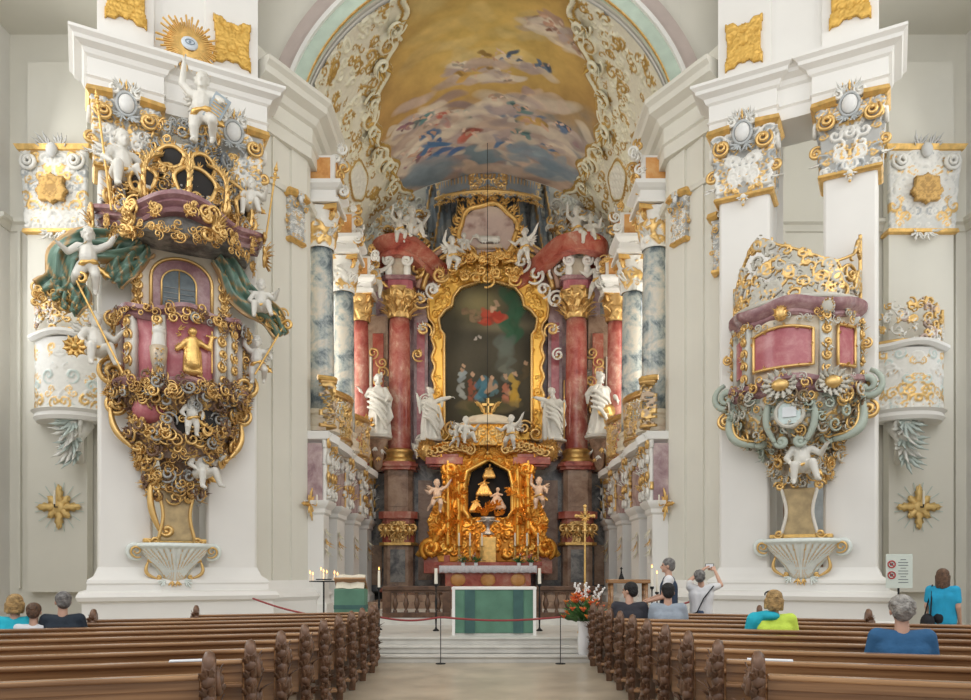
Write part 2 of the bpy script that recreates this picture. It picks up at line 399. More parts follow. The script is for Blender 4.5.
def band(name, parent, prf, H, arc, rng, cell=.025, n=14, size=(.15, .3), palette=((GOLD, .6), (WHITE, .4)), base=WHITE, ax=1., ay=1., z0=0., yoff=0., span=math.pi, relief=.8, sym=True, leaves=1., openw=False, pre=None, thick=.16, zf=None, mat='relief', mask=None):
    """ornamented band wrapped on a turned surface; arc = arc length in metres"""
    fd = field(arc, H, cell, None if openw else 0.0, base); fd['sym'] = sym
    if pre: pre(fd)
    rocaille(fd, rng, n, size, palette, relief, 0.0, None, leaves, thick)
    m0 = bandmap(prf, ax, ay, yoff, z0, span, zf)
    mp = lambda U, V, Hh: m0(U/(arc/2), V, Hh)
    return build_field(fd, name, M[mat], parent, mp, solid=openw, mask=mask)
def scroll3(mb, c, ux, uz, R, a0, turns, r, sgn=1, k=1.5, col=GOLD, n=28, depth=0.0, dv=(0, -1, 0), seg=7):
    """tube spiral in the plane ux,uz starting at radius R and winding inward"""
    c, ux, uz, dv = map(lambda q: np.array(q, float), (c, ux, uz, dv)); t = np.linspace(0, 1, n)
    a = a0+sgn*turns*2*math.pi*t; rr = R*np.exp(-k*t)
    P = c+rr[:, None]*(np.cos(a)[:, None]*ux+np.sin(a)[:, None]*uz)+depth*(t**1.0)[:, None]*dv
    mb.tube(P, r*(.45+.75*np.sin(np.pi*np.clip(t*.9+.1, 0, 1))), seg, col)
    mb.ell(P[-1], r*1.15, 8, 6, col)
    return P
def leaf3(mb, p, d, nrm, L, wd, col, curl=.6, n=7):
    """curved pointed leaf, a thick double sided blade with a midrib"""
    p, d, nrm = map(lambda q: np.array(q, float), (p, d, nrm)); d /= np.linalg.norm(d)+1e-9
    s = np.cross(d, nrm); s /= np.linalg.norm(s)+1e-9; nrm = np.cross(s, d); V = []
    for i in range(n):
        t = i/(n-1); w_ = wd*math.sin(math.pi*min(1, t*.86+.12))*(1+.25*math.cos(i*3.1)); off = nrm*curl*L*t*t
        b = p+d*L*t*(1-.25*curl*t)+off
        V += [b-s*w_, b+nrm*wd*.45, b+s*w_, b-nrm*wd*.25]
    Fc = []
    for i in range(n-1):
        for k in range(4): Fc.append((4*i+k, 4*i+(k+1) % 4, 4*i+4+(k+1) % 4, 4*i+4+k))
    Fc += [(3, 2, 1, 0), tuple(4*(n-1)+k for k in range(4))]
    mb.add(V, Fc, col)
def spray3(mb, p, d, nrm, L, col, rng, n=5, fan=.45, wd=.2):
    d = np.array(d, float); d /= np.linalg.norm(d)+1e-9; nrm = np.array(nrm, float); s = np.cross(d, nrm)
    for k in range(n):
        a = (k-(n-1)/2)*fan+rng.uniform(-.12, .12)
        leaf3(mb, p, d*math.cos(a)+s*math.sin(a), nrm, L*rng.uniform(.75, 1.1)*(1-.1*abs(k-(n-1)/2)), L*wd*.5, col, rng.uniform(.2, .7))
def cscroll(mb, p0, p1, bulge, r, col, nrm=(0, -1, 0), ends=.28):
    """C scroll between p0 and p1, bulging sideways, spirals at both ends"""
    p0, p1, nrm = map(lambda q: np.array(q, float), (p0, p1, nrm)); d = p1-p0; L = np.linalg.norm(d); d /= L
    s = np.cross(d, nrm); s /= np.linalg.norm(s)+1e-9
    t = np.linspace(0, 1, 22); P = p0+d*L*t[:, None]+s*(bulge*np.sin(np.pi*t))[:, None]
    mb.tube(P, r*(.7+.6*np.sin(np.pi*t)), 7, col)
    R = L*ends*.5; sg = 1 if bulge > 0 else -1
    scroll3(mb, p0-s*R*sg, d, s, R, math.pi/2*sg, 1.15, r*.8, sg, 1.3, col, 20)
    scroll3(mb, p1-s*R*sg, -d, s, R, math.pi/2*sg, 1.15, r*.8, sg, 1.3, col, 20)
# ------------------------------------------------------------------ figures
def fbm(ny, nx, rng, s0=4, octv=5, asp=1.0):
    out = np.zeros((ny, nx)); amp = 1.0; tot = 0
    for o in range(octv):
        gy, gx = int(s0*2**o)+2, int(s0*asp*2**o)+2
        g = rng.random((gy, gx)); yy = np.linspace(0, gy-1.001, ny); xx = np.linspace(0, gx-1.001, nx)
        j = yy.astype(int); i = xx.astype(int); fy = (yy-j)[:, None]; fx = (xx-i)[None, :]
        fy = fy*fy*(3-2*fy); fx = fx*fx*(3-2*fx)
        a = g[j][:, i]*(1-fx)+g[j][:, i+1]*fx; b = g[j+1][:, i]*(1-fx)+g[j+1][:, i+1]*fx
        out += amp*(a*(1-fy)+b*fy); tot += amp; amp *= .5
    return out/tot
def remeshed(mb, name, mat, voxel, smooth=3, parent=None):
    o = mb.build(name+'_tmp', mat)
    r = o.modifiers.new('r', 'REMESH'); r.mode = 'VOXEL'; r.voxel_size = voxel; r.use_smooth_shade = True
    if smooth: s = o.modifiers.new('s', 'SMOOTH'); s.factor = .5; s.iterations = smooth
    dg = bpy.context.evaluated_depsgraph_get(); ev = o.evaluated_get(dg)
    me = bpy.data.meshes.new_from_object(ev); me.name = name
    old = o.data; bpy.data.objects.remove(o); bpy.data.meshes.remove(old)
    me.materials.clear(); me.materials.append(mat)
    q = bpy.data.objects.new(name, me); COL.objects.link(q)
    if parent: q.parent = parent
    return q
def chain(mb, pts, rad, seg=10):
    for i in range(len(pts)-1):
        mb.cyl(pts[i], pts[i+1], rad[i], rad[i+1], seg)
    for p, r in zip(pts, rad): mb.ell(p, r, seg, 7)
def V3(*a): return np.array(a, float)
def rotz(v, a):
    v = np.asarray(v, float); c, s = math.cos(a), math.sin(a); return V3(v[0]*c-v[1]*s, v[0]*s+v[1]*c, v[2])
def head_caps(mb, c, h, yaw=0, tilt=0, ears=True):
    """c = centre of the skull; h = head height; yaw 0 looks to +Y"""
    Mx = Matrix.Rotation(yaw, 3, 'Z') @ Matrix.Rotation(tilt, 3, 'X')
    R = lambda v: np.array(c)+np.array(Mx @ Vector(v))
    mb.ell(R((0, -.05*h, .1*h)), (.36*h, .43*h, .40*h), 16, 11, M=Mx)
    mb.ell(R((0, .08*h, -.16*h)), (.27*h, .31*h, .34*h), 14, 9, M=Mx)
    mb.ell(R((0, .30*h, -.38*h)), (.12*h, .10*h, .09*h), 8, 6, M=Mx)          # chin
    mb.cyl(R((0, .36*h, .05*h)), R((0, .47*h, -.12*h)), .04*h, .075*h, 7); mb.ell(R((0, .45*h, -.12*h)), .075*h, 7, 6)   # nose
    mb.ell(R((0, .37*h, -.25*h)), (.12*h, .05*h, .035*h), 8, 5, M=Mx)
    for s in (-1, 1):
        mb.ell(R((s*.15*h, .33*h, .09*h)), (.11*h, .06*h, .04*h), 8, 5, M=Mx)
        if ears: mb.ell(R((s*.37*h, -.02*h, -.06*h)), (.05*h, .09*h, .14*h), 8, 6, M=Mx)
    return R
def hand_caps(mb, wr, d, up, s, curl=.6, side=1):
    """palm, four unequal bent fingers and a thumb leaving the side of the palm near its base"""
    d = np.array(d, float); d /= np.linalg.norm(d); up = np.array(up, float); up -= d*np.dot(d, up); up /= np.linalg.norm(up); sd = np.cross(d, up)
    L = .19*s
    for k in range(4): mb.cyl(wr, wr+d*L*.5+sd*(k-1.5)*.020*s, .020*s, .0135*s, 8)
    mb.ell(wr, .024*s, 8, 6)
    for k, fl in enumerate((.80, .95, .9, .7)):
        p = wr+d*L*.5+sd*(k-1.5)*.021*s; a = 0.0; pts = [p]
        for j in range(3):
            a += curl*.8; p = p+(d*math.cos(a)-up*math.sin(a))*L*.24*fl; pts.append(p)
        chain(mb, pts, [.0105*s, .010*s, .009*s, .008*s], 6)
    p0 = wr+d*L*.12-sd*side*.022*s; p1 = p0+(d*.6-sd*side*.8)*L*.25; p2 = p1+(d*.9-sd*side*.2-up*.4*curl)*L*.22
    chain(mb, [p0, p1, p2], [.015*s, .0115*s, .009*s], 6)
def body_caps(mb, J, s, r=1.0):
    """J: joints dict; s: height/1.75"""
    g = lambda k: np.array(J[k], float)
    mid = (g('pel')+g('chest'))/2
    sdv = g('shR')-g('shL'); sdv /= np.linalg.norm(sdv)
    for o in (-.07, 0, .07):
        chain(mb, [g('pel')+sdv*o*s, mid+sdv*o*.9*s, g('chest')+sdv*o*1.2*s], [.115*s*r, .105*s*r, .115*s*r])
    chain(mb, [g('shL'), g('chest')+V3(0, 0, .05*s), g('shR')], [.062*s*r, .09*s*r, .062*s*r])
    chain(mb, [g('chest')+V3(0, 0, .06*s), g('neck'), (g('neck')+g('head'))/2], [.075*s, .06*s, .055*s])
    for k in 'LR':
        chain(mb, [g('sh'+k), g('el'+k), g('wr'+k)], [.055*s*r, .042*s*r, .028*s])
        chain(mb, [g('hip'+k), g('kn'+k), g('an'+k)], [.092*s*r, .062*s*r, .042*s])
        a = g('an'+k); f = g('to'+k); chain(mb, [a-V3(0, 0, .03*s), f], [.042*s, .032*s])
def joints(pose='stand', s=1.0, yaw=0.0, **kw):
    """person facing +Y standing at the origin (yaw turns it)"""
    J = dict(pel=(0, 0, .93), chest=(0, 0, 1.28), neck=(0, 0, 1.47), head=(0, .02, 1.63), shL=(-.19, 0, 1.40), shR=(.19, 0, 1.40),
             elL=(-.24, -.02, 1.12), elR=(.24, -.02, 1.12), wrL=(-.22, .1, .88), wrR=(.22, .1, .88), hipL=(-.09, 0, .90), hipR=(.09, 0, .90),
             knL=(-.10, .03, .50), knR=(.10, .03, .50), anL=(-.10, -.02, .09), anR=(.10, -.02, .09), toL=(-.12, .15, .04), toR=(.12, .15, .04))
    if pose == 'sit':
        for k in ('pel', 'chest', 'neck', 'head', 'shL', 'shR', 'elL', 'elR', 'wrL', 'wrR', 'hipL', 'hipR'):
            x, y, z = J[k]; J[k] = (x, y+(0 if k in ('pel', 'hipL', 'hipR') else .04), z-.36)
        J['elL'] = (-.25, .08, .80); J['elR'] = (.25, .08, .80); J['wrL'] = (-.12, .30, .66); J['wrR'] = (.12, .30, .66)
        J['knL'] = (-.13, .42, .50); J['knR'] = (.13, .42, .50); J['anL'] = (-.13, .36, .09); J['anR'] = (.13, .36, .09); J['toL'] = (-.14, .52, .04); J['toR'] = (.14, .52, .04)
    J.update(kw)
    return {k: rotz(V3(*v)*s, yaw) for k, v in J.items()}
def hair_mesh(name, parent, c, h, mat, yaw, style='short', tilt=0):
    mb = MB(); Mx = Matrix.Rotation(yaw, 3, 'Z') @ Matrix.Rotation(tilt, 3, 'X'); R = lambda v: np.array(c)+np.array(Mx @ Vector(v))
    rg = np.random.default_rng(7+len(style))
    mb.ell(R((0, -.09*h, .16*h)), (.40*h, .43*h, .39*h), 14, 9, M=Mx)
    mb.ell(R((0, -.24*h, -.04*h)), (.35*h, .27*h, .34*h), 12, 8, M=Mx)
    if style == 'curly':
        for k in range(60):
            a, b = rg.uniform(0, 6.28), rg.uniform(-.6, 1.5); v = (math.cos(b)*math.cos(a)*.4*h, -.1*h+min(.12*h, math.cos(b)*math.sin(a)*.42*h), .1*h+math.sin(b)*.4*h)
            mb.ell(R(v), .085*h, 7, 5)
    if style in ('bob', 'long'):
        L = .42 if style == 'bob' else .75
        for k in range(13):
            a = math.pi*(1.0+k/12); p = (math.cos(a)*.36*h, math.sin(a)*.36*h-.06*h, .05*h); q = (math.cos(a)*.40*h*rg.uniform(.8, 1.1), math.sin(a)*.36*h-.08*h, -L*h*rg.uniform(.85, 1.1))
            mb.cyl(R(p), R(q), .12*h, .07*h, 7); mb.ell(R(q), .07*h, 7, 5)
    return remeshed(mb, name, mat, .05*h, 2, parent)
def person(label, loc, s, pose, yaw, top, bottom, hairc, hair='short', head_yaw=None, group=None, scale=1.0, name='person', sleeves='short', headtilt=0, hands=.6, **kw):
    root = thing(name, label, 'person', loc, 0, group)
    J = joints(pose, s, yaw, **kw); hy = yaw if head_yaw is None else head_yaw
    mb = MB(); body_caps(mb, J, s); R = head_caps(mb, J['head'], .235*s, hy, headtilt)
    for k, sg in (('L', -1), ('R', 1)):
        d = J['wr'+k]-J['el'+k]; hand_caps(mb, J['wr'+k], d, rotz((0, -.2, 1), yaw), s, hands, sg)
    remeshed(mb, 'body', M['skin'], .0095*s, 2, root)
    m2 = MB(); JJ = J; sdv = (JJ['shR']-JJ['shL'])/np.linalg.norm(JJ['shR']-JJ['shL'])
    lo = J['pel']-V3(0, 0, .04*s); mid = (J['pel']+J['chest'])/2
    for o in (-.08, 0, .08): chain(m2, [lo+sdv*o*s, mid+sdv*o*s, J['chest']+sdv*o*1.3*s], [.135*s, .128*s, .132*s])
    chain(m2, [J['shL'], J['chest']+V3(0, 0, .075*s), J['shR']], [.082*s, .105*s, .082*s])
    for k in 'LR':
        a, b, c = J['sh'+k], J['el'+k], J['wr'+k]
        if sleeves == 'long': chain(m2, [a, b, b+(c-b)*.88], [.080*s, .062*s, .046*s])
        else: chain(m2, [a, a+(b-a)*.62], [.082*s, .068*s])
    remeshed(m2, 'shirt', top, .018*s, 3, root)
    m3 = MB()
    for k in 'LR': chain(m3, [J['hip'+k]+V3(0, 0, .04*s), J['kn'+k], J['an'+k]+V3(0, 0, .02)], [.115*s, .080*s, .062*s])
    m3.ell(J['pel'], (.17*s, .14*s, .14*s)); remeshed(m3, 'trousers', bottom, .018*s, 3, root)
    hair_mesh('hair', root, J['head'], .25*s, hairc, hy, hair, headtilt)
    m4 = MB()
    for sg in (-1, 1): m4.ell(R((sg*.085*s*.95*1.0*.4*2.1*.5+sg*.0, .082*s, .012*s)), .0125*s, 8, 6)
    m4.build('eyes', M['dark'], root, True)
    for k in 'LR':
        m5 = MB(); a = J['an'+k]-V3(0, 0, .035*s); chain(m5, [a-(J['to'+k]-a)*.25, J['to'+k]], [.052*s, .045*s]); remeshed(m5, 'shoe', M['dark'], .014*s, 2, root)
    return root, J
# --- putti: one chubby body per pose, wings and a loincloth as parts
PUTTO = {}
def putto_proto(pose, mat='statue'):
    """facing -Y (to the nave), height about 1 when standing"""
    P = {'stand': dict(), 'fly': dict(elR=(.30, -.05, .78), wrR=(.42, -.10, .98), elL=(-.28, -.05, .55), wrL=(-.40, -.15, .62), knL=(-.16, -.05, .22), anL=(-.24, .12, .10), toL=(-.27, .14, .02), knR=(.10, -.10, .24), anR=(.10, .02, .02), toR=(.10, -.05, -.04)),
         'sit': dict(knL=(-.14, -.26, .40), anL=(-.15, -.26, .14), toL=(-.16, -.36, .10), knR=(.13, -.24, .44), anR=(.20, -.30, .18), toR=(.22, -.40, .15), elR=(.28, -.03, .60), wrR=(.34, -.2, .72)),
         'reach': dict(elL=(-.26, 0, .82), wrL=(-.22, -.08, 1.05), elR=(.27, -.05, .60), wrR=(.30, -.20, .52), knR=(.16, -.15, .28), anR=(.13, .05, .12), toR=(.13, -.03, .04))}[pose]
    J = dict(pel=(0, 0, .42), chest=(0, 0, .62), neck=(0, 0, .74), head=(0, -.02, .87), shL=(-.14, 0, .69), shR=(.14, 0, .69), elL=(-.24, -.02, .54), elR=(.24, -.02, .54),
             wrL=(-.20, -.14, .46), wrR=(.20, -.14, .46), hipL=(-.08, 0, .38), hipR=(.08, 0, .38), knL=(-.10, -.05, .22), knR=(.10, -.03, .22), anL=(-.10, 0, .05), anR=(.10, 0, .05), toL=(-.12, -.09, .02), toR=(.12, -.09, .02))
    J.update(P); g = lambda k: np.array(J[k], float); mb = MB()
    chain(mb, [g('pel'), (g('pel')+g('chest'))/2+V3(0, -.03, 0), g('chest')], [.125, .135, .12])
    chain(mb, [g('shL'), g('chest')+V3(0, 0, .03), g('shR')], [.06, .09, .06]); chain(mb, [g('neck'), g('head')], [.06, .07])
    for k, sg in (('L', -1), ('R', 1)):
        chain(mb, [g('sh'+k), g('el'+k), g('wr'+k)], [.06, .05, .034]); chain(mb, [g('hip'+k), g('kn'+k), g('an'+k)], [.095, .072, .045])
        chain(mb, [g('an'+k), g('to'+k)], [.04, .03]); hand_caps(mb, g('wr'+k), g('wr'+k)-g('el'+k), (0, 0, 1), .62, .5, sg)
    head_caps(mb, g('head'), .25, math.pi)
    root = thing('putto', 'x', 'putto')
    remeshed(mb, 'body', M[mat], .014, 2, root)
    hb = MB(); rg = np.random.default_rng(3)
    for k in range(26):
        a, b = rg.uniform(0, 6.28), rg.uniform(-.1, 1.5)
        hb.ell(g('head')+V3(math.cos(b)*math.cos(a)*.09, .02+math.cos(b)*max(-.25, math.sin(a))*.10, .03+math.sin(b)*.10), .032, 7, 5)
    hb.build('hair', M[mat], root, True)
    for sg in (-1, 1):
        wb = MB()
        for k in range(5): leaf3(wb, g('chest')+V3(sg*.06, .10, .05), (sg*(.9-.1*k), .35, .65-.32*k), (0, 1, 0), .34-.03*k, .05, WHITE, .15)
        wb.build('wing', M[mat], root, True)
    lb = MB(); t = np.linspace(0, 1, 18); a = 2*np.pi*t
    lb.tube(np.stack([.135*np.cos(a), .125*np.sin(a), .40+.05*np.cos(a*1+.6)], 1), .035+.012*np.sin(a*5), 8)
    leaf3(lb, (.12, -.06, .40), (.6, .3, -.5), (0, -1, 0), .26, .06, WHITE, .4)
    lb.build('loincloth', M['gold'], root, True, label='gilded loincloth')
    return root
def putto(pose, loc, size, rz, label, group, parent=None, mat='statue'):
    key = (pose, mat)
    if key not in PUTTO: PUTTO[key] = putto_proto(pose, mat); r = PUTTO[key]; r.location = loc; r.rotation_euler = (0, 0, rz); r.scale = (size,)*3; r['label'] = label; r['group'] = group
    else: r = dup(PUTTO[key], loc, rz, label, group, size)
    return r
def putto_part(pose, loc, size, rz, parent, mat='statue', name='putto'):
    """a putto carved on the thing it belongs to: body a part, hair, wings and cloth sub-parts"""
    key = (pose, mat)
    if key not in PUTTO: raise RuntimeError('place one free putto first')
    src = [c for c in PUTTO[key].children]; b0 = [c for c in src if c.name.startswith('body')][0]
    b = b0.copy(); COL.objects.link(b); b.name = name; b.parent = parent; b.location = loc; b.rotation_euler = (0, 0, rz); b.scale = (size,)*3
    for c in src:
        if c is b0: continue
        d = c.copy(); COL.objects.link(d); d.parent = b
    return b
# --- robed statue
def saint(label, loc, H, rz, seed, armL, armR, group, gold_item=None, hat=None, name='saint_statue'):
    rg = np.random.default_rng(seed); root = thing(name, label, 'statue', loc, rz, group); mb = MB(); s = H/1.75
    lean = rg.uniform(-.05, .05); seg, nz = 44, 26; V = []
    ph = rg.uniform(0, 6.28, 5)
    for j in range(nz):
        t = j/(nz-1); z = t*1.36
        rx = np.interp(t, [0, .08, .35, .62, .78, .92, 1], [.34, .31, .27, .23, .24, .22, .10]); ry = rx*np.interp(t, [0, 1], [.85, .68])
        cx = lean*math.sin(t*3.1)*2; am = np.interp(t, [0, .6, 1], [.16, .09, .04])
        for k in range(seg):
            a = 2*math.pi*k/seg; f = 1+am*(math.sin(7*a+ph[0]+2.6*t)+.6*math.sin(11*a+ph[1]-3*t)+.5*math.sin(4*a+ph[2]+5*t))
            V.append((cx+rx*f*math.cos(a), ry*f*math.sin(a), z))
    Fc = [(i*seg+k, i*seg+(k+1) % seg, (i+1)*seg+(k+1) % seg, (i+1)*seg+k) for i in range(nz-1) for k in range(seg)]+[tuple(range(seg-1, -1, -1)), tuple((nz-1)*seg+k for k in range(seg))]
    mb.add(np.array(V)*s, Fc)
    # mantle swag across the body
    for q in range(4):
        t = np.linspace(0, 1, 14); P = np.stack([(-.26+.55*t), -.20-.10*np.sin(np.pi*t)-.02*q, 1.15-.14*q-(.35+.08*q)*t*t+.02*np.sin(9*t+q)], 1)*s
        mb.tube(P, (.035+.02*np.sin(np.pi*t))*s, 7)
    for q in range(3): chain(mb, list(np.array([(.24+.02*q, -.05, 1.1-.1*q), (.33+.03*q, -.04, .7-.1*q), (.28, -.05, .3)])*s), [.05*s, .06*s, .03*s])
    for arm, sg in ((armL, -1), (armR, 1)):
        e, wv = arm; a = V3(sg*.2, 0, 1.27)*s; b = V3(*e)*s; c = V3(*wv)*s
        chain(mb, [a, b, c], [.085*s, .085*s, .055*s]); chain(mb, [b, b+V3(0, .02, -.22)*s], [.07*s, .04*s]); hand_caps(mb, c, c-b, (0, 0, 1), s, .5, sg)
    chain(mb, [V3(0, 0, 1.3)*s, V3(0, -.02, 1.48)*s], [.10*s, .06*s])
    hc = V3(lean, -.03, 1.60)*s; head_caps(mb, hc, .25*s, math.pi+rg.uniform(-.5, .5), .12)
    for k in range(16):
        a = rg.uniform(0, 6.28); mb.ell(hc+V3(math.cos(a)*.095, .03+abs(math.sin(a))*.08, rg.uniform(-.08, .14))*s, .045*s, 7, 5)
    for k in range(6): mb.ell(hc+V3(rg.uniform(-.05, .05), -.09, -.10-rg.uniform(0, .10))*s, .035*s, 7, 5)
    mb.box((0, 0, .02*s), (.66*s, .5*s, .06*s))
    remeshed(mb, 'body', M['statue'], .019*s, 1, root)
    if gold_item == 'book':
        g_ = MB(); p = V3(*armL[1])*s+V3(0, -.09, .05)*s; g_.box(p, (.24*s, .09*s, .32*s), .2, GOLD); g_.build('gilded_book', M['gold'], root, bevel=.01)
    if gold_item == 'hat':
        g_ = MB(); p = V3(.16, -.24, .62)*s; g_.lathe([(0, -.03), (.24, -.02), (.25, .02), (.13, .05), (.10, .14), (0, .16)], (0, 0, 0), 20); o = g_.build('gilded_hat', M['gold'], root, True); o.location = p; o.rotation_euler = (1.2, .3, 0); o.scale = (s,)*3
        t_ = MB(); [t_.ell(V3(.16+.04*math.sin(k*2), -.26, .50-.07*k)*s, .045*s, 8, 6) for k in range(6)]; t_.build('gilded_tassel', M['gold'], root, True)
    if gold_item == 'staff':
        g_ = MB(); p = V3(*armR[1])*s; g_.cyl((p[0], p[1]-.03, 0), (p[0], p[1]-.03, 1.9*s), .02*s, .02*s, 8); g_.build('gilded_staff', M['gold'], root, True)
    if gold_item == 'child':
        g_ = MB()
        for k in range(7): leaf3(g_, V3(-.28, -.12, .28)*s, (math.sin(k*.9), -.3, math.cos(k*.9)), (0, -1, 0), .34*s, .06*s, GOLD, .4)
        g_.ell(V3(-.28, -.15, .30)*s, .10*s); g_.build('gilded_attribute', M['gold'], root, True)
    return root
# ------------------------------------------------------------------ the room
def mirror(mb_fn):
    for s in (-1, 1): mb_fn(s)
# floors and steps
m = MB(); m.b2(-18, 18, -3, 13.7, -.3, 0); struct(m.build('floor', M['stone']))
m = MB(); m.b2(-18, 18, 13.7, 29.5, -.3, -.002); struct(m.build('floor', M['stone']))
for i, (y, z) in enumerate(((13.7, .13), (14.05, .27), (14.4, .40))):
    m = MB(); m.b2(-4.7, 4.7, y, 18.0, z-.13-.002, z); m.b2(-4.72, 4.72, y-.03, y+.3, z-.035, z+.002); struct(m.build('floor', M['step'], bevel=.01))
m = MB(); m.b2(-4.5, 4.5, 17.9, 28.4, .0, .55); struct(m.build('floor', M['step']))
m = MB(); m.b2(-3.6, 3.6, 22.6, 28.4, .55, .75); m.b2(-3.2, 3.2, 23.0, 28.4, .75, .95); struct(m.build('floor', M['brown']))

PA = math.atan2(.472, .881)
def perim(w, d, nsmooth=.12):
    """front facing wrap: u along right side, front, left side; returns point, normal"""
    def f(U, grow):
        W2 = w/2*grow; a = np.clip(U, -w/2, w/2)*grow; over = np.abs(U)-w/2
        side = over > 0; x = np.where(side, np.sign(U)*W2, a); y = np.where(side, over, 0)-(grow-1)*w/2
        k = np.clip((np.abs(U)-w/2)/nsmooth*.5+.5, 0, 1); nx = np.sign(U)*np.sin(k*np.pi/2); ny = -np.cos(k*np.pi/2)
        return x, y, nx, ny
    return f
def capital(parent, cx, w, z0, z1, seed, side=.75, cell=.022, name='capital', y0=0.0, flare=.16, drop=True, cols=((WHITE, .5), (GOLD, .28), (GREYB, .22))):
    """rococo pilaster capital on the front of a shaft of width w centred on cx: bell, abacus, mouldings, volutes, cartouche"""
    rg = np.random.default_rng(seed); H = z1-z0; L = w+2*side
    fd = field(L, H, cell*.85, .03, (.42, .42, .40, 0)); fd['sym'] = True  # grey ground paints shade between the raised scrolls
    rocaille(fd, rg, 50, (.10*w, .20*w), cols, 1.25, .03, None, 1.0, .17)
    rocaille(fd, rg, 16, (.08*w, .15*w), ((GOLD, 1),), .9, .06, None, .7, .13)
    for q in range(3): stroke(fd, spiral((w*.16+.05*q, H*(.22+.16*q)), w*.14, 1.0+q, 1.0, 1.4), np.full(40, .03*w), .9, WHITE, .06)
    pf = perim(w, side)
    def mp(U, V, Hh):
        g = 1+flare*(V/H)**1.6; x, y, nx, ny = pf(U, g)
        return np.stack([x+nx*Hh+cx, y+ny*Hh+y0-.02, V+z0], -1)
    cap = build_field(fd, name, M['relief'], parent, mp, solid=False)
    wt = w*(1+flare)
    def rail(z, hh, ww, out, nm, gap, col=GOLD, drp=0):
        mb = MB(); pr = [(-.05, z), (out*.5, z), (out, z+hh*.4), (out*.8, z+hh), (-.05, z+hh)]; fy = y0-(ww-w)/2
        if gap:
            for sg in (-1, 1):
                path = [(cx+sg*gap, fy-.05), (cx+sg*ww/2, fy), (cx+sg*ww/2, fy+side)]
                if sg < 0: path = path[::-1]
                mb.sweep([(o, zz) for o, zz in pr], path)
        else: mb.sweep(pr, [(cx-ww/2, fy+side), (cx-ww/2, fy), (cx+ww/2, fy), (cx+ww/2, fy+side)])
        return mb.build(nm, M['gold'], cap, label='gilded moulding')
    rail(z1-.10, .16, wt*1.04, .13, 'abacus', w*.24); rail(z0-.03, .10, w*1.06, .07, 'astragal', 0)
    fy = y0-(wt-w)/2
    for sg in (-1, 1):
        mb = MB(); scroll3(mb, (cx+sg*w*.40, fy-.10, z1-H*.27), (sg, 0, 0), (0, 0, 1), w*.19, .9, 1.9, w*.038, -1, 1.5, GOLD, 34, .10)
        mb.ell((cx+sg*w*.40, fy-.06, z1-H*.27), (w*.15, .07, w*.15), 14, 9, GREYB)
        mb.build('volute', M['relief'], cap, True)
        mb = MB(); scroll3(mb, (cx+sg*(wt/2+.08), fy+.12+.08, z1-H*.27), (0, 1, 0), (0, 0, 1), w*.18, .5, 1.8, w*.04, 1, 1.5, WHITE, 30)
        scroll3(mb, (cx+sg*(wt/2+.05), fy+.05, z1-H*.62), (sg, 0, 0), (0, 0, 1), w*.14, 2.2, 1.4, w*.035, sg, 1.2, GOLD, 26)
        spray3(mb, (cx+sg*(wt/2), fy+.05, z1-H*.78), (sg*.5, -.3, -.7), (sg*.6, -.8, 0), w*.3, WHITE, rg)
        mb.build('side_scroll', M['relief'], cap, True)
    mb = MB(); cc = V3(cx, fy-.12, z1-H*.10)
    mb.ell(cc, (w*.15, w*.10, w*.19), 16, 11, (.74, .74, .72, 0))
    t = np.linspace(0, 2*np.pi, 26); mb.tube(np.stack([cc[0]+w*.18*np.cos(t), np.full(26, cc[1]+.0), cc[2]+w*.23*np.sin(t)], 1), w*.03, 7, GREYB)
    for sg in (-1, 1):
        scroll3(mb, cc+V3(sg*w*.2, 0, w*.24), (sg, 0, 0), (0, 0, 1), w*.13, 2.6, 1.3, w*.03, sg, 1.3, WHITE, 22)
        spray3(mb, cc+V3(sg*w*.1, 0, w*.26), (sg*.5, -.1, .9), (0, -1, 0), w*.26, (.70, .70, .66, 0), rg)
        spray3(mb, cc+V3(sg*w*.08, 0, -w*.22), (sg*.5, -.1, -.9), (0, -1, 0), w*.28, GREYB, rg)
    for k in range(3): leaf3(mb, cc+V3((k-1)*w*.05, 0, w*.27), ((k-1)*.5, 0, 1), (0, -1, 0), w*.2, w*.03, GOLD, .3)
    if drop:
        for k in range(4): mb.ell((cx, y0-.10, z0-.02-.055*k*w), (w*(.06-.01*k),)*3, 8, 6, GOLD if k % 2 else WHITE)
        spray3(mb, (cx, y0-.06, z0+.03), (0, -.2, -1), (0, -1, 0), w*.26, WHITE, rg, 5, .5)
    mb.build('cartouche', M['relief'], cap, True)
    return cap

def gilt_panel(parent, cx, y, cz, w, h, seed, name='gilded_panel'):
    """scalloped gilded relief plate"""
    rg = np.random.default_rng(seed); fd = field(w, h, .022, .02, (.62, .36, .07, .5)); fd['sym'] = True
    rocaille(fd, rg, 60, (.05, .11), (((.74, .46, .11, .6), 1),), 1.1, .02, None, 1.0, .22)
    fd['h'] += .02*fbm(*fd['h'].shape, rg, 6, 4)
    def mk(U, V):
        t = V/h; hw = w/2*(1-.10*np.cos(2*np.pi*(t-.5))*.8-.035*np.abs(np.sin(t*14))); vb = h*(.05+.06*np.abs(np.sin(U/w*12))+.05*np.cos(U/w*6.28))
        return (np.abs(U) < hw) & (V > vb) & (V < h-vb)
    return build_field(fd, name, M['relief'], parent, lambda U, V, Hh: np.stack([U+cx, y-.03-Hh, V+cz-h/2], -1), mk, .03)

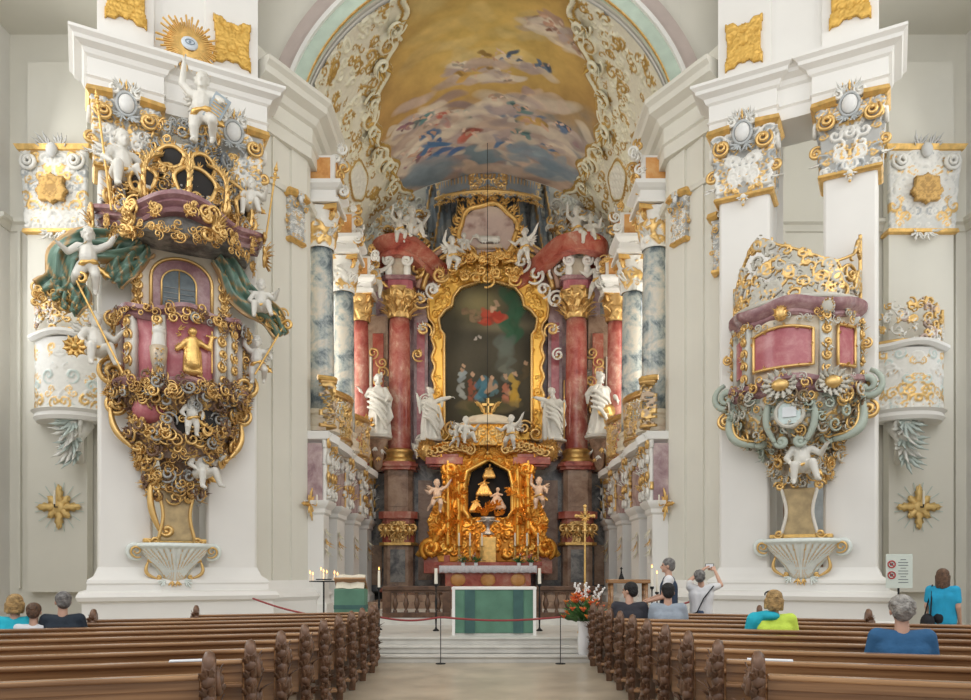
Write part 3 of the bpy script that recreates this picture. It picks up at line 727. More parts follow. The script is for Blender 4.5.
def pier(sgn, label):
    t = thing('pier', label, 'pier', (6.6*sgn, 16.25, 0), -PA*sgn)
    NX = (.56, 1.59) if sgn > 0 else (-1.59, -.56); FX = (-1.59, -.51) if sgn > 0 else (.51, 1.59); D = 1.15
    # pedestal with swelling mouldings
    m = MB(); pr = [(-.3, 0), (.36, 0), (.36, .62), (.30, .66), (.30, 1.02), (.38, 1.06), (.41, 1.14), (.36, 1.22), (.22, 1.26), (.20, 1.38), (.22, 1.42), (.20, 1.48), (.08, 1.56), (0, 1.75), (-.3, 1.75)]
    path = [(-1.59, D), (-1.59, 0), (1.59, 0), (1.59, D)]
    m.sweep(pr, path); m.b2(-1.4, 1.4, .2, D, 0, 1.5); m.build('pedestal', M['plaster'], t, True, autos=35)
    for (a, b) in (NX, FX):
        m = MB(); c = (a+b)/2; w_ = b-a
        pts = [(a+.05, 0), (b-.05, 0), (b, .05), (b, D), (a, D), (a, .05)]
        m.polyz(pts, 1.5, 10.05); m.build('shaft', M['plaster'], t, bevel=.015)
    seeds = (11, 12)
    for (a, b), sd in zip((NX, FX), seeds): capital(t, (a+b)/2, b-a, 9.95, 11.45, sd+int(sgn)*3)
    # entablature
    m = MB(); pr = [(-.3, 11.45), (.10, 11.45), (.10, 11.7), (.14, 11.74), (.10, 11.78), (.10, 12.12), (.16, 12.16), (.20, 12.25), (.34, 12.31), (.36, 12.38), (.44, 12.44), (.44, 12.5), (-.3, 12.5)]
    m.sweep(pr, [(-1.69, D), (-1.69, 0), (-.45, 0), (-.45, .12), (.45, .12), (.45, 0), (1.69, 0), (1.69, D)]); m.b2(-1.5, 1.5, .2, D, 11.46, 12.49); m.build('entablature', M['plaster'], t)
    m = MB(); m.b2(-1.5, 1.5, .12, D, 12.5, 17.2); m.b2(NX[0]-.02, NX[1]+.02, .02, .2, 12.5, 17.2); m.b2(FX[0]-.02, FX[1]+.02, .02, .2, 12.5, 17.2); m.build('attic', M['plaster'], t)
    for (a, b), dz, sd in ((NX, .85, 31), (FX, .62, 32)):
        gilt_panel(t, (a+b)/2, 0.02, 12.75+dz, .80, 1.15, sd+int(sgn))
    a = NX[1] if sgn > 0 else NX[0]
    return t
pier(-1, 'massive white double pier behind the canopied pulpit')
pier(1, 'massive white double pier behind the tribune with openwork crest')

# aisle walls, their arch ribs, side walls with tall windows
def aisle(s):
    sd = 'left' if s < 0 else 'right'
    m = MB()
    m.b2(min(s*6.7, s*15), max(s*6.7, s*15), 21.0, 21.6, 0, 17.5)
    m.b2(min(s*6.7, s*7.0), max(s*6.7, s*7.0), 17.6, 28.6, 0, .6)
    struct(m.build('wall_back_'+sd, M['plaster_aisle']))
    # side wall with window opening
    m = MB(); x0, x1 = sorted((s*13.3, s*13.8))
    m.b2(x0, x1, 9, 17.2, 0, 17.5); m.b2(x0, x1, 20.4, 21.0, 0, 17.5); m.b2(x0, x1, 17.2, 20.4, 0, 6.3); m.b2(x0, x1, 17.2, 20.4, 15.2, 17.5)
    m.b2(x0, x1, 2, 4, 0, 17.5); m.b2(x0, x1, 4, 9, 0, 5.5)
    struct(m.build('wall_'+sd, M['plaster']))
    m = MB(); m.b2(min(s*5.5, s*15), max(s*5.5, s*15), 17.4, 21.5, 16.6, 16.9); struct(m.build('ceiling', M['plaster_aisle']))
    # mouldings of the aisle wall
    m = MB(); pr = [(-.05, 11.1), (.05, 11.1), (.12, 11.25), (.22, 11.3), (.22, 11.4), (-.05, 11.4)]
    path = [(s*6.8, 21.0), (s*13.3, 21.0), (s*13.3, 20.4)]; path = path if s > 0 else path[::-1]; m.sweep([(o, z) for o, z in pr], path)
    struct(m.build('trim_1' if s < 0 else 'trim_2', M['plaster_aisle']))
    m = MB(); t = np.linspace(0, math.pi/2, 18)
    for (R, r) in ((4.6, .07), (4.1, .04)):
        P = np.stack([s*(7.6+R*np.cos(t)), np.full(18, 20.95), 11.6+R*1.15*np.sin(t)], 1); m.tube(P, r, 7)
    for xx in (8.15, 12.95): m.b2(min(s*xx, s*(xx+.08)), max(s*xx, s*(xx+.08)), 20.9, 21.0, 1.2, 11.1)
    m.b2(min(s*8.2, s*13.2), max(s*8.2, s*13.2), 20.93, 21, 0, 1.1)
    struct(m.build('trim_3' if s < 0 else 'trim_4', M['plaster_aisle'], smooth=True, autos=40))
    # window: frame, bars, pane
    m = MB(); xm = s*13.5
    for y in (17.3, 20.3): m.box((xm, y, 10.75), (.12, .12, 8.9))
    for k in range(7): m.box((xm, 18.8, 6.4+k*1.45), (.05, 3.1, .05))
    for y in (18.3, 19.3): m.box((xm, y, 10.75), (.05, .05, 8.9))
    wf = struct(m.build('window_1' if s < 0 else 'window_2', M['plaster'])); m = MB(); m.box((s*13.56, 18.8, 10.75), (.01, 3.1, 8.8)); m.build('pane', M['glass'], wf)
mirror(aisle)

# inner angled walls beside the choir arch, with stepped pilasters and entablature
VA, VZ0 = 4.72, 12.4
def vb(Y): return np.interp(Y, [18, 21.5, 24, 26.8], [4.3, 4.25, 3.85, 3.3])
def vault(psi, Y, off=0.0): return np.stack([(VA-off)*np.sin(psi), Y, VZ0+(vb(Y)-off)*np.cos(psi)], -1)
def inner(s):
    sd = 'left' if s < 0 else 'right'
    P = [(5.75, 17.3), (5.35, 17.55), (5.15, 17.95), (5.10, 17.92), (4.86, 18.5), (4.80, 18.48), (4.55, 19.0), (4.55, 19.35)]
    back = [(5.1, 19.35), (6.2, 17.6)]
    m = MB(); m.polyz([(s*x, y) for x, y in P+back], 0, 13.9); struct(m.build('wall_choir_'+sd, M['plaster_aisle']))
    m = MB(); pr = [(-.1, 12.0), (.10, 12.0), (.10, 12.3), (.16, 12.34), (.12, 12.4), (.12, 12.75), (.22, 12.8), (.30, 12.95), (.50, 13.05), (.52, 13.2), (.62, 13.28), (.62, 13.38), (-.1, 13.38)]
    path = [(s*x, y) for x, y in ((5.46, 17.42), (5.3, 17.66), (4.86, 18.4), (4.52, 18.95), (4.52, 20.6))]
    if s > 0: path = path[::-1]
    m.sweep(pr, path); struct(m.build('trim_5' if s < 0 else 'trim_6', M['plaster_aisle']))
    # base mouldings
    m = MB(); pr = [(-.1, 0), (.22, 0), (.22, .95), (.28, 1.05), (.24, 1.15), (.1, 1.25), (.04, 1.45), (-.1, 1.45)]
    m.sweep(pr, path); struct(m.build('baseboard_'+sd, M['plaster']))
    # thin moulding halfway
    m = MB(); m.sweep([(-.05, 10.85), (.06, 10.85), (.10, 10.95), (-.05, 10.98)], path); struct(m.build('trim_7' if s < 0 else 'trim_8', M['plaster_aisle']))
    # choir outer wall with windows at gallery level
    m = MB(); x0, x1 = sorted((s*6.6, s*7.0))
    m.b2(x0, x1, 17.9, 28.6, 0, 6.3); m.b2(x0, x1, 17.9, 28.6, 11.6, 17)
    for a, b in ((17.9, 20.4), (22.4, 23.6), (25.6, 28.6)): m.b2(x0, x1, a, b, 6.3, 11.6)
    struct(m.build('wall_gallery_'+sd, M['plaster']))
    for n, (a, b) in enumerate(((20.4, 22.4), (23.6, 25.6))):
        m = MB()
        for k in range(6): m.box((s*6.8, (a+b)/2, 6.4+k*1.03), (.05, b-a, .05))
        for k in range(4): m.box((s*6.8, a+.05+k*(b-a-.1)/3, 8.95), (.05, .05, 5.2))
        wf = struct(m.build('window_%d' % (3+n+(0 if s < 0 else 2)), M['plaster'])); m = MB(); m.box((s*6.86, (a+b)/2, 8.95), (.01, b-a, 5.2)); m.build('pane', M['glass'], wf)
mirror(inner)
# arch wall above the choir opening
m = MB(); t = np.linspace(-math.pi/2, math.pi/2, 41); A = [((VA+.05)*math.sin(a), VZ0+(4.3+.02)*math.cos(a)) for a in t]
for i in range(40):
    (xa, za), (xb, zb) = A[i], A[i+1]; m.poly([(xa, za), (xb, zb), (xb, 18.6), (xa, 18.6)], 18.72, 19.05)
for s in (-1, 1): m.poly([(s*4.771, 12.4), (s*7.2, 12.4), (s*7.2, 18.6), (s*4.771, 18.6)], 18.72, 19.05)
struct(m.build('wall_front', M['plaster_aisle']))
def archband(r0, dr, y0, y1, mat, nm, th=.05):
    m = MB(); t = np.linspace(-math.pi/2, math.pi/2, 61); V = []
    for a in t:
        for (rr, yy) in ((r0, y0), (r0+dr, y0), (r0+dr, y1), (r0, y1)):
            V.append(((VA+rr)*math.sin(a), yy, VZ0+(4.3+rr)*math.cos(a)))
    m.add(V, [(4*i+k, 4*i+(k+1) % 4, 4*i+4+(k+1) % 4, 4*i+4+k) for i in range(60) for k in range(4)]); return struct(m.build(nm, mat, smooth=True, autos=40))
M['mint'] = plain('mint_paint', (.50, .60, .50), .7, noise=.08, scale=3); M['mauvep'] = plain('mauve_paint', (.52, .44, .40), .75, noise=.06, scale=3)
archband(-.02, .36, 18.62, 18.74, M['mint'], 'trim_9'); archband(.34, .10, 18.52, 18.74, M['plaster'], 'trim_10'); archband(.44, .38, 18.60, 18.72, M['mauvep'], 'trim_11')
archband(-.04, .03, 18.58, 18.64, M['gold'], 'trim_12')
# nave ceiling, above and in front of the piers
m = MB()
V = []; n = 24
for i in range(n+1):
    for j in range(13):
        x = -16+32*i/n; y = 8+11*j/12; z = 18.4-.012*x*x; V.append((x, y, z))
m.add(V, [(i*13+j, i*13+j+1, (i+1)*13+j+1, (i+1)*13+j) for i in range(n) for j in range(12)]); struct(m.build('ceiling', M['plaster'], smooth=True))
# choir vault
ps = np.linspace(-math.pi/2, math.pi/2, 61); Ys = np.linspace(18.9, 26.8, 28); U, Yg = np.meshgrid(ps, Ys)
V = vault(U, Yg).reshape(-1, 3); ny, nx = U.shape; idx = np.arange(ny*nx).reshape(ny, nx)
Q = np.stack([idx[:-1, :-1], idx[:-1, 1:], idx[1:, 1:], idx[1:, :-1]], -1).reshape(-1, 4)
struct(mesh_np('ceiling', V, Q, np.tile((.8, .77, .66, 0), (len(V), 1)), M['plaster']))
m = MB(); m.b2(-6.9, 6.9, 28.4, 28.9, 0, 17); struct(m.build('wall_back', M['greym']))
# lintel above the columns carrying the vault
for s in (-1, 1):
    m = MB(); m.b2(min(s*4.7, s*6.9), max(s*4.7, s*6.9), 19.35, 28.4, 12.3, 12.7); m.b2(min(s*4.62, s*4.85), max(s*4.62, s*4.85), 20.4, 28.4, 12.1, 12.75); struct(m.build('trim_13' if s < 0 else 'trim_14', M['plaster']))
# ------------------------------------------------------------------ vault decoration
def paint_blobs(C, rng, n, region, cols, size, ang=(0, .6), streak=3.0, soft=1.2, op=(.5, .9)):
    ny, nx, _ = C.shape; YY, XX = np.mgrid[0:ny, 0:nx]
    for k in range(n):
        cx = rng.uniform(region[0], region[1])*nx; cy = rng.uniform(region[2], region[3])*ny
        s = rng.uniform(*size)*nx; a = rng.uniform(*ang)*rng.choice([-1, 1]); st = rng.uniform(1, streak)
        r = int(s*st*2.2)+2; j0, j1 = max(0, int(cy)-r), min(ny, int(cy)+r); i0, i1 = max(0, int(cx)-r), min(nx, int(cx)+r)
        if j0 >= j1 or i0 >= i1: continue
        x = XX[j0:j1, i0:i1]-cx; y = YY[j0:j1, i0:i1]-cy
        u = (x*math.cos(a)+y*math.sin(a))/(s*st); v = (-x*math.sin(a)+y*math.cos(a))/s
        v = v+.35*np.sin(u*3+k); m = np.clip(1.6-(u*u+v*v)*1.6, 0, 1)**soft*rng.uniform(*op)
        col = np.array(cols[rng.integers(len(cols))][:3])*rng.uniform(.85, 1.12)
        C[j0:j1, i0:i1, :3] = C[j0:j1, i0:i1, :3]*(1-m[..., None])+col*m[..., None]
R0 = np.random.default_rng(5)
PSM = 58*math.pi/180; nx, ny = 330, 300
# painted sky with clouds and small floating figures
Cc = np.zeros((ny, nx, 4)); v_, u_ = np.mgrid[0:1:ny*1j, 0:1:nx*1j]
n1 = fbm(ny, nx, R0, 3, 6); n2 = fbm(ny, nx, R0, 5, 6); n3 = fbm(ny, nx, R0, 2, 4)
g = np.exp(-(((u_-.5)/.33)**2+((v_-.25)/.32)**2))
base = np.array([.42, .24, .08])[None, None]*(1-g[..., None])+np.array([.62, .44, .13])[None, None]*g[..., None]
lowm = np.clip((v_-.52+.5*(n1-.5)-.25*np.abs(u_-.5))*6, 0, 1)[..., None]
cm_ = np.clip((n2-.47)*14, 0, 1)[..., None]; cloud = (np.array([.50, .38, .30])*cm_+np.array([.34, .25, .21])*(1-cm_))*(0.8+.5*n3[..., None])
skyb = np.array([.20, .27, .31]); sk = np.clip((n1-.56)*9, 0, 1)[..., None]
low = cloud*(1-sk)+skyb*sk
base = base*(1-lowm)+low*lowm; base = np.clip(base, 0, 1)
Cc[..., :3] = base*(.82+.36*n2[..., None])
paint_blobs(Cc, R0, 16, (.28, .7, .05, .4), [(.70, .56, .24), (.60, .50, .27)], (.02, .05), (0, .4), 4, 1.2, (.2, .5))
paint_blobs(Cc, R0, 90, (.14, .86, .50, .97), [(.66, .58, .46), (.55, .43, .34), (.36, .26, .24), (.60, .45, .35)], (.012, .034), (0, .5), 4, .6, (.5, .95))
def figures(n, reg, cols, seed, sz=(.010, .018)):
    r = np.random.default_rng(seed)
    for k in range(n):
        cx, cy = r.uniform(reg[0], reg[1]), r.uniform(reg[2], reg[3]); s_ = r.uniform(*sz)
        paint_blobs(Cc, r, 5, (cx-.05, cx+.05, cy+.0, cy+.035), [(.68, .60, .48), (.50, .38, .30), (.40, .32, .30)], (s_*1.2, s_*2.2), (0, .3), 4, .6, (.6, .9))
        c0 = cols[r.integers(len(cols))]; dk = tuple(x*.5 for x in c0)
        paint_blobs(Cc, r, 4, (cx-.03, cx+.03, cy-.02, cy+.02), [c0, dk, c0], (s_*.6, s_*1.1), (.1, .9), 3.2, .5, (.8, 1))
        paint_blobs(Cc, r, 4, (cx-.035, cx+.035, cy-.025, cy+.015), [(.62, .42, .30), (.52, .32, .22), (.70, .52, .40)], (s_*.25, s_*.5), (.1, 1.2), 3.5, .4, (.85, 1))
CR = [(.50, .14, .10), (.09, .17, .30), (.55, .34, .10), (.34, .16, .20), (.12, .24, .24), (.58, .46, .36), (.66, .60, .50)]
figures(7, (.42, .66, .36, .46), CR, 1, (.008, .012)); figures(15, (.20, .50, .58, .84), CR, 2); figures(15, (.52, .82, .56, .82), CR, 3); figures(4, (.60, .78, .12, .30), [(.50, .26, .18), (.46, .30, .22)], 4, (.008, .012))
paint_blobs(Cc, R0, 9, (.26, .38, .74, .84), [(.05, .13, .30), (.08, .18, .34)], (.010, .016), (.2, .6), 5, .5, (.8, 1))
paint_blobs(Cc, R0, 14, (.20, .36, .86, .97), [(.22, .28, .32)], (.02, .04), (0, .4), 4, .7, (.5, .9)); paint_blobs(Cc, R0, 14, (.60, .80, .80, .93), [(.22, .30, .36)], (.02, .035), (0, .4), 4, .7, (.5, .9))
gr = fbm(ny, nx, np.random.default_rng(8), 24, 4)[..., None]; Cc[..., :3] *= .78+.44*gr
fr = thing('ceiling_fresco', 'large ceiling fresco of a golden sky with clouds and small figures', 'fresco', (0, 22, 16))
Us = np.linspace(-PSM, PSM, nx); Vs = np.linspace(18.95, 26.7, ny); U, V = np.meshgrid(Us, Vs)
def edge(Y):
    """half width (radians) of the painted field along the vault"""
    return np.radians(np.interp(Y, [18.9, 20.0, 20.6, 21.3, 22.2, 23.4, 24.2, 25.0, 25.8, 26.5], [24, 28, 34, 37, 45, 46, 43, 40, 42, 36]))+.02*np.sin(Y*7)
P = vault(U, V, .05).reshape(-1, 3)-np.array([0, 22, 16]); idx = np.arange(ny*nx).reshape(ny, nx)
ck = (np.abs(U[:-1, :-1]) < edge(V[:-1, :-1])+.03)
Q = np.stack([idx[:-1, :-1], idx[:-1, 1:], idx[1:, 1:], idx[1:, :-1]], -1)[ck]
mesh_np('painting', P, Q, Cc.reshape(-1, 4), M['paint'], fr)
# stucco on both sides of the fresco
def vmap(s, o=(0, 0, 0), base_off=.03):
    def mp(U, V, Hh):
        p = vault(s*(U/VA), V, base_off+Hh); return p-np.array(o)
    return mp
for s in (-1, 1):
    rg = np.random.default_rng(40+s); sd = 'left' if s < 0 else 'right'
    root = thing('stucco_ornament', 'x', 'stucco', (s*3.9, 22, 14.5), 0, 'stucco fields of the choir vault')
    root['label'] = 'white and gold stucco along the vault on the %s side' % ('green lectern\'s' if s < 0 else 'flower vase\'s')
    # field: x = arc length from crown, y = Y
    Wd = VA*math.radians(66); cell = .026; nxx, nyy = int(Wd/cell), int(7.75/cell)
    fd = dict(W=Wd, H=7.75, cell=cell, x=np.linspace(VA*math.radians(26), VA*math.radians(92), nxx), y=np.linspace(18.97, 26.72, nyy), sym=False)
    fd['h'] = np.full((nyy, nxx), .02); fd['c'] = np.zeros((nyy, nxx, 4)); fd['c'][:] = (.74, .71, .58, 0)
    e = lambda y: float(edge(np.array(y)))*VA
    G2 = (.50, .32, .09, .5); IV = (.76, .73, .56, 0)
    def rc(x, y, R, col, n=1):
        a0 = rg.uniform(0, 6.28); sg = rg.choice([-1, 1]); Pp = spiral((x, y), R, a0, rg.uniform(.9, 1.5), 1.6, sg); t = np.linspace(0, 1, len(Pp))
        stroke(fd, Pp, R*.14*(.5+.8*np.sin(np.pi*t**.7)), 1.1, col, .02); leafspray(fd, rg, Pp[6], a0+.5, R*.9, col, 1.1, .02)
    # smooth cartouche fields
    carts = [(VA*math.radians(72), 21.0, .55, .95), (VA*math.radians(63), 24.1, .5, .9)]
    for k in range(620):
        x = rg.uniform(VA*math.radians(27), VA*math.radians(92)); y = rg.uniform(19.0, 26.7)
        if x < e(y)+.12 or any(((x-cx)/(rx*1.05))**2+((y-cy)/(ry*1.05))**2 < 1 for cx, cy, rx, ry in carts): continue
        rc(x, y, rg.uniform(.10, .27), G2 if rg.random() < .46 else IV)
    for cx, cy, rx, ry in carts:
        t = np.linspace(0, 2*np.pi, 50); wv = 1+.06*np.sin(5*t)
        stroke(fd, np.stack([cx+rx*wv*np.cos(t), cy+ry*wv*np.sin(t)], 1), np.full(50, .055), .9, G2, .03); stroke(fd, np.stack([cx+rx*.88*wv*np.cos(t), cy+ry*.88*wv*np.sin(t)], 1), np.full(50, .05), .9, IV, .03)
        XX, YY = np.meshgrid(fd['x'], fd['y']); q = ((XX-cx)/(rx*.84))**2+((YY-cy)/(ry*.84))**2 < 1
        net = np.maximum(np.abs(np.sin((XX+YY)*9)), np.abs(np.sin((XX-YY)*9)))
        fd['h'][q] = .05+.03*net[q]; fd['c'][q] = (.80, .79, .70, 0)
    # frame moulding between painting and stucco: white and gold lines that curl
    Yl = np.linspace(19, 26.6, 90); El = np.array([e(y) for y in Yl])
    stroke(fd, np.stack([El+.02, Yl], 1), np.full(90, .07), .9, G2, .05); stroke(fd, np.stack([El+.14, Yl], 1), np.full(90, .075), 1.0, IV, .06); stroke(fd, np.stack([El+.27, Yl], 1), np.full(90, .04), .9, G2, .05)
    for y, R, sg in ((20.3, .42, 1), (22.3, .40, -1), (24.6, .38, 1), (25.9, .36, -1)):
        t = np.linspace(0, 1, 40)
        for q, cl in ((0, IV), (.09, G2)): stroke(fd, spiral((e(y)+.45, y), R-q, math.pi, 1.3, 1.3, sg), .06*(1.1-.6*t), 1.0, cl, .07)
    build_field(fd, 'scrollwork', M['relief'], root, lambda U, V, Hh: vault(s*(U/VA), V, .02+Hh)-np.array([s*3.9, 22, 14.5]), lambda U, V: U/VA > edge(V)-.02, solid=False)
    # leaves standing off the surface along the edge
    for k in range(7):
        mb = MB(); y = 19.8+k*.98; psi = s*(float(edge(np.array(y)))+.07); c = vault(psi, y, .12)-np.array([s*3.9, 22, 14.5]); nrm = np.array([-math.sin(psi), 0, -math.cos(psi)])
        tng = np.array([math.cos(psi), 0, -math.sin(psi)])*s
        scroll3(mb, c, tng, (0, 1, 0), .34, rg.uniform(0, 6), 1.4, .05, rg.choice([-1, 1]), 1.4, IV, 26, .1, nrm)
        spray3(mb, c, (0, 1 if k % 2 else -1, 0), nrm, .5, (.58, .38, .10, .6), rg, 5); spray3(mb, c, tng, nrm, .45, IV, rg, 4)
        mb.build('leaf_scroll', M['relief'], root, True)
# ------------------------------------------------------------------ choir side galleries
def colm(name_label, s, x, Y, r, zb, z0, z1, mat, capmat, seed, group, ped=None):
    t = thing('marble_column', name_label, 'column', (x, Y, zb), 0, group); h = lambda z: z-zb
    m = MB(); m.lathe([(r*1.45, 0), (r*1.45, .10), (r*1.3, .12), (r*1.38, .2), (r*1.38, .3), (r*1.15, .36), (r*1.12, .42), (r*1.25, .47), (r*1.22, .56), (r*1.03, .6)], seg=28); m.build('column_base', M['gold'] if capmat == 'g' else M['creamm'], t, True, autos=40)
    m = MB(); n = 14; m.lathe([(r*(1.0-.12*(i/n)**1.6), .6+(h(z0)-.6)*i/n) for i in range(n+1)], seg=32); m.build('shaft', M[mat], t, True)
    H = z1-z0; rg = np.random.default_rng(seed); arc = 2*math.pi*r*1.0
    pal = ((GOLD, .8), (GOLD2, .2)) if capmat == 'g' else ((WHITE, .5), (GOLD, .5))
    fd = field(arc, H, .024, .02, GOLD2 if capmat == 'g' else WHITE); fd['sym'] = False
    for row, (yy, hh) in enumerate(((.05, .42), (.30, .40))):
        for k in range(8):
            x0 = -arc/2+arc*(k+.5*row)/8+.02; leafspray(fd, rg, (x0, yy*H), math.pi/2, hh*H, pal[rg.integers(2)][0], .9, .02+.03*row, 3)
    rocaille(fd, rg, 16, (.06, .12), pal, .9, .05, None, .5, .18)
    R = lambda V: r*(.93+.45*(V/H)**2.2)
    cap = build_field(fd, 'capital', M['relief'], t, lambda U, V, Hh: np.stack([(R(V)+Hh)*np.sin(U/arc*2*math.pi), -(R(V)+Hh)*np.cos(U/arc*2*math.pi), V+h(z0)], -1), solid=False)
    for k in range(4):
        a = math.pi/4+k*math.pi/2; mb = MB(); d = V3(math.cos(a), math.sin(a), 0)
        scroll3(mb, d*r*1.38+V3(0, 0, h(z1)-.20), d, (0, 0, 1), r*.42, 1.0, 1.7, r*.11, -1, 1.4, GOLD, 24); spray3(mb, d*r*1.0+V3(0, 0, h(z0)+H*.25), d*.5+V3(0, 0, .8), d, H*.45, pal[0][0], rg, 3)
        mb.build('volute', M['relief'], cap, True)
    m = MB(); m.polyz([(r*1.5*a+.12*r*b, r*1.5*c_) for a, b, c_ in ((-1, 0, -1), (0, 0, -.82), (1, 0, -1), (.82, 0, 0), (1, 0, 1), (0, 0, .82), (-1, 0, 1), (-.82, 0, 0))], h(z1)-.09, h(z1)+.03); m.build('abacus', M['gold'], cap)
    return t
for s in (-1, 1):
    side = "on the green lectern's side" if s < 0 else "on the flower vase's side"
    grp = 'columns of the choir galleries'
    mt = 'blue' if s < 0 else 'blue'
    for i, (Y, r, mat, cm, words) in enumerate(((20.0, .345, mt, 'w', 'thick grey-blue marble column nearest the choir arch'), (23.1, .34, mt, 'w', 'second grey-blue marble column, next to the red one,'), (26.2, .30, 'redcol', 'g', 'slim red marble column with gilded capital beside the high altar'))):
        c = colm(words+' '+side, s, s*4.42, Y, r, 5.32 if i < 2 else 4.7, 10.15 if i < 2 else 10.3, 11.15 if i < 2 else 11.25, mat, cm, 50+i+s*10, grp)
        # impost block with orange panel above
        e = thing('impost_block', ('white impost block with orange panel over the %s column %s' % (('nearest grey-blue', 'second grey-blue', 'red')[i], side)), 'impost', (s*4.42, Y, 11.19), 0, 'impost blocks over the gallery columns')
        m = MB(); w = r*1.25; sq = [(-w, w), (-w, -w), (w, -w), (w, w)]
        m.sweep([(-.3, 0), (.14, 0), (.14, .12), (.05, .16), (.05, .34), (.12, .38), (.2, .46), (.2, .56), (-.3, .56)], sq, True); m.sweep([(-.2, .56), (.02, .56), (.02, 1.25), (-.2, 1.25)], sq, True)
        m.b2(-w+.1, w-.1, -w+.1, w-.1, .0, 1.25); m.build('block', M['plaster'], e)
        for q, nm in enumerate(('front', 'side')):
            m = MB()
            if q == 0: m.b2(-w*.78, w*.78, -w-.05, -w, .64, 1.18)
            else: m.b2(*sorted((-s*(w+.05), -s*w)), -w*.78, w*.78, .64, 1.18)
            m.build('panel', M['orange'] if 'orange' in M else M.setdefault('orange', marble('orange_marble', [(.48, .19, .05), (.66, .32, .10), (.72, .45, .20)], 2.2, .4, 1.0)), e)
        rg = np.random.default_rng(90+i+s)
        mb = MB()
        for k in range(10):
            p = V3(-s*rg.uniform(w, w+.25), -w+rg.uniform(-.2, .3), rg.uniform(.3, 1.5))
            scroll3(mb, p, (1, 0, 0), (0, 0, 1), rg.uniform(.1, .2), rg.uniform(0, 6), 1.3, .035, rg.choice([-1, 1]), 1.3, GOLD if k % 2 else WHITE, 20); spray3(mb, p, (rg.uniform(-1, 1), -.2, rg.uniform(-1, 1)), (0, -1, 0), .22, GOLD if k % 2 else WHITE, rg, 4)
        mb.build('scrollwork', M['relief'], e, True)
    # gallery slab, parapets, lower piers
    m = MB(); m.b2(*sorted((s*4.05, s*6.6)), 19.2, 28.4, 4.85, 5.05); struct(m.build('floor', M['step']))
    for i, (a, b, zt) in enumerate(((19.05, 19.62, 5.3), (20.4, 22.7, 5.3), (23.5, 25.9, 5.3))):
        # openwork gilded lattice parapet between the columns
        L = b-a; rg = np.random.default_rng(120+i+s)
        root = thing('gallery_parapet', ('gilded openwork parapet %s %s' % (('against the choir arch', 'between the two grey-blue columns', 'between the grey-blue and red columns')[i], side)), 'parapet', (s*4.3, (a+b)/2, zt), s*-math.pi/2, 'openwork parapets of the choir galleries')
        fd = field(L, 1.35, .024); cg = (.62, .42, .17, .8)
        for k in range(int(L/.16)+1):
            x = -L/2+.16*k; stroke(fd, [(x-.1, .1), (x+.35, 1.1)], [.022, .022], .8, cg); stroke(fd, [(x+.35, .1), (x-.1, 1.1)], [.022, .022], .8, cg)
        rocaille(fd, rg, int(16*L), (.12, .22), ((GOLD, .4), ((.55, .42, .3, .4), .6)), .8, 0, None, 1, .17)
        for y, r_ in ((.06, .06), (1.2, .07)): stroke(fd, [(-L/2, y), (L/2, y)], [r_, r_], .8, GOLD2)
        build_field(fd, 'lattice', M['relief'], root, mp=lambda U, V, Hh: np.stack([U, -Hh-.38*np.cos(np.pi*U/L), V], -1), mask=lambda U, V: (np.abs(U) < L/2-.01))
        m = MB(); tt = np.linspace(-.5, .5, 15); m.tube(np.stack([tt*L, -.38*np.cos(np.pi*tt), np.full(15, 1.27)], 1), .07, 8); m.build('handrail', M['gold'], root)
    # spandrel zone: purple panels in white scrolled frames
    for i, (a, b, wv) in enumerate(((19.02, 19.75, 0), (19.85, 22.2, 0), (22.4, 24.8, 0), (25.0, 27.0, 0))):
        L = b-a; rg = np.random.default_rng(150+i+s); root = thing('marble_panel', ('purple marble panel in scrolled frame, %s, %s' % (('nearest the choir arch', 'second from the arch', 'third from the arch', 'nearest the altar')[i], side)), 'panel', (s*4.15, (a+b)/2, 3.45), s*-math.pi/2, 'panelled fronts under the galleries')
        m = MB(); m.b2(-L/2, L/2, .02, .5, 0, 1.45); m.build('panel', M['purple'], root)
        fd = field(L, 1.6, .026); fd['sym'] = True
        for x in (L/2-.10,): stroke(fd, [(x, 0), (x, 1.5)], [.09, .09], .9, WHITE); stroke(fd, [(x-.15, .1), (x-.15, 1.4)], [.03, .03], .9, GOLD)
        rocaille(fd, rg, int(9*L), (.10, .2), ((WHITE, .55), (GOLD, .45)), .9, .02, lambda x, y: abs(x) > L/2-.42 or y > 1.15, 1, .2)
        t = np.linspace(0, 1, 20); stroke(fd, np.stack([t*L/2, 1.45-.22*np.sin(t*np.pi)**2], 1), np.full(20, .09), 1.0, WHITE)
        build_field(fd, 'scrolled_frame', M['relief'], root)
        m = MB(); t = np.linspace(-1, 1, 17)
        m.add([p for q in t for p in ((q*L/2, -.12-.22*math.cos(q*1.5)**2, 1.42+.14*abs(q)), (q*L/2, -.14-.22*math.cos(q*1.5)**2, 1.62+.14*abs(q)), (q*L/2, .4, 1.62+.14*abs(q)), (q*L/2, .4, 1.42+.14*abs(q)))], [(4*i_+k, 4*i_+(k+1) % 4, 4*i_+4+(k+1) % 4, 4*i_+4+k) for i_ in range(16) for k in range(4)]+[(3, 2, 1, 0), (64, 65, 66, 67)])
        m.build('ledge', M['plaster'], root)
        mb = MB()
        for q in (-1, 1):
            for k in range(4): scroll3(mb, (q*(L/2-.12), -.12, .2+.42*k), (q, 0, 0), (0, 0, 1), .15, rg.uniform(0, 6), 1.3, .035, rg.choice([-1, 1]), 1.3, GOLD if k % 2 else WHITE, 20); spray3(mb, (q*(L/2-.12), -.12, .3+.42*k), (0, -.3, 1), (0, -1, 0), .25, GOLD if k % 2 == 0 else WHITE, rg, 4)
        mb.build('leaf_scroll', M['relief'], root, True)
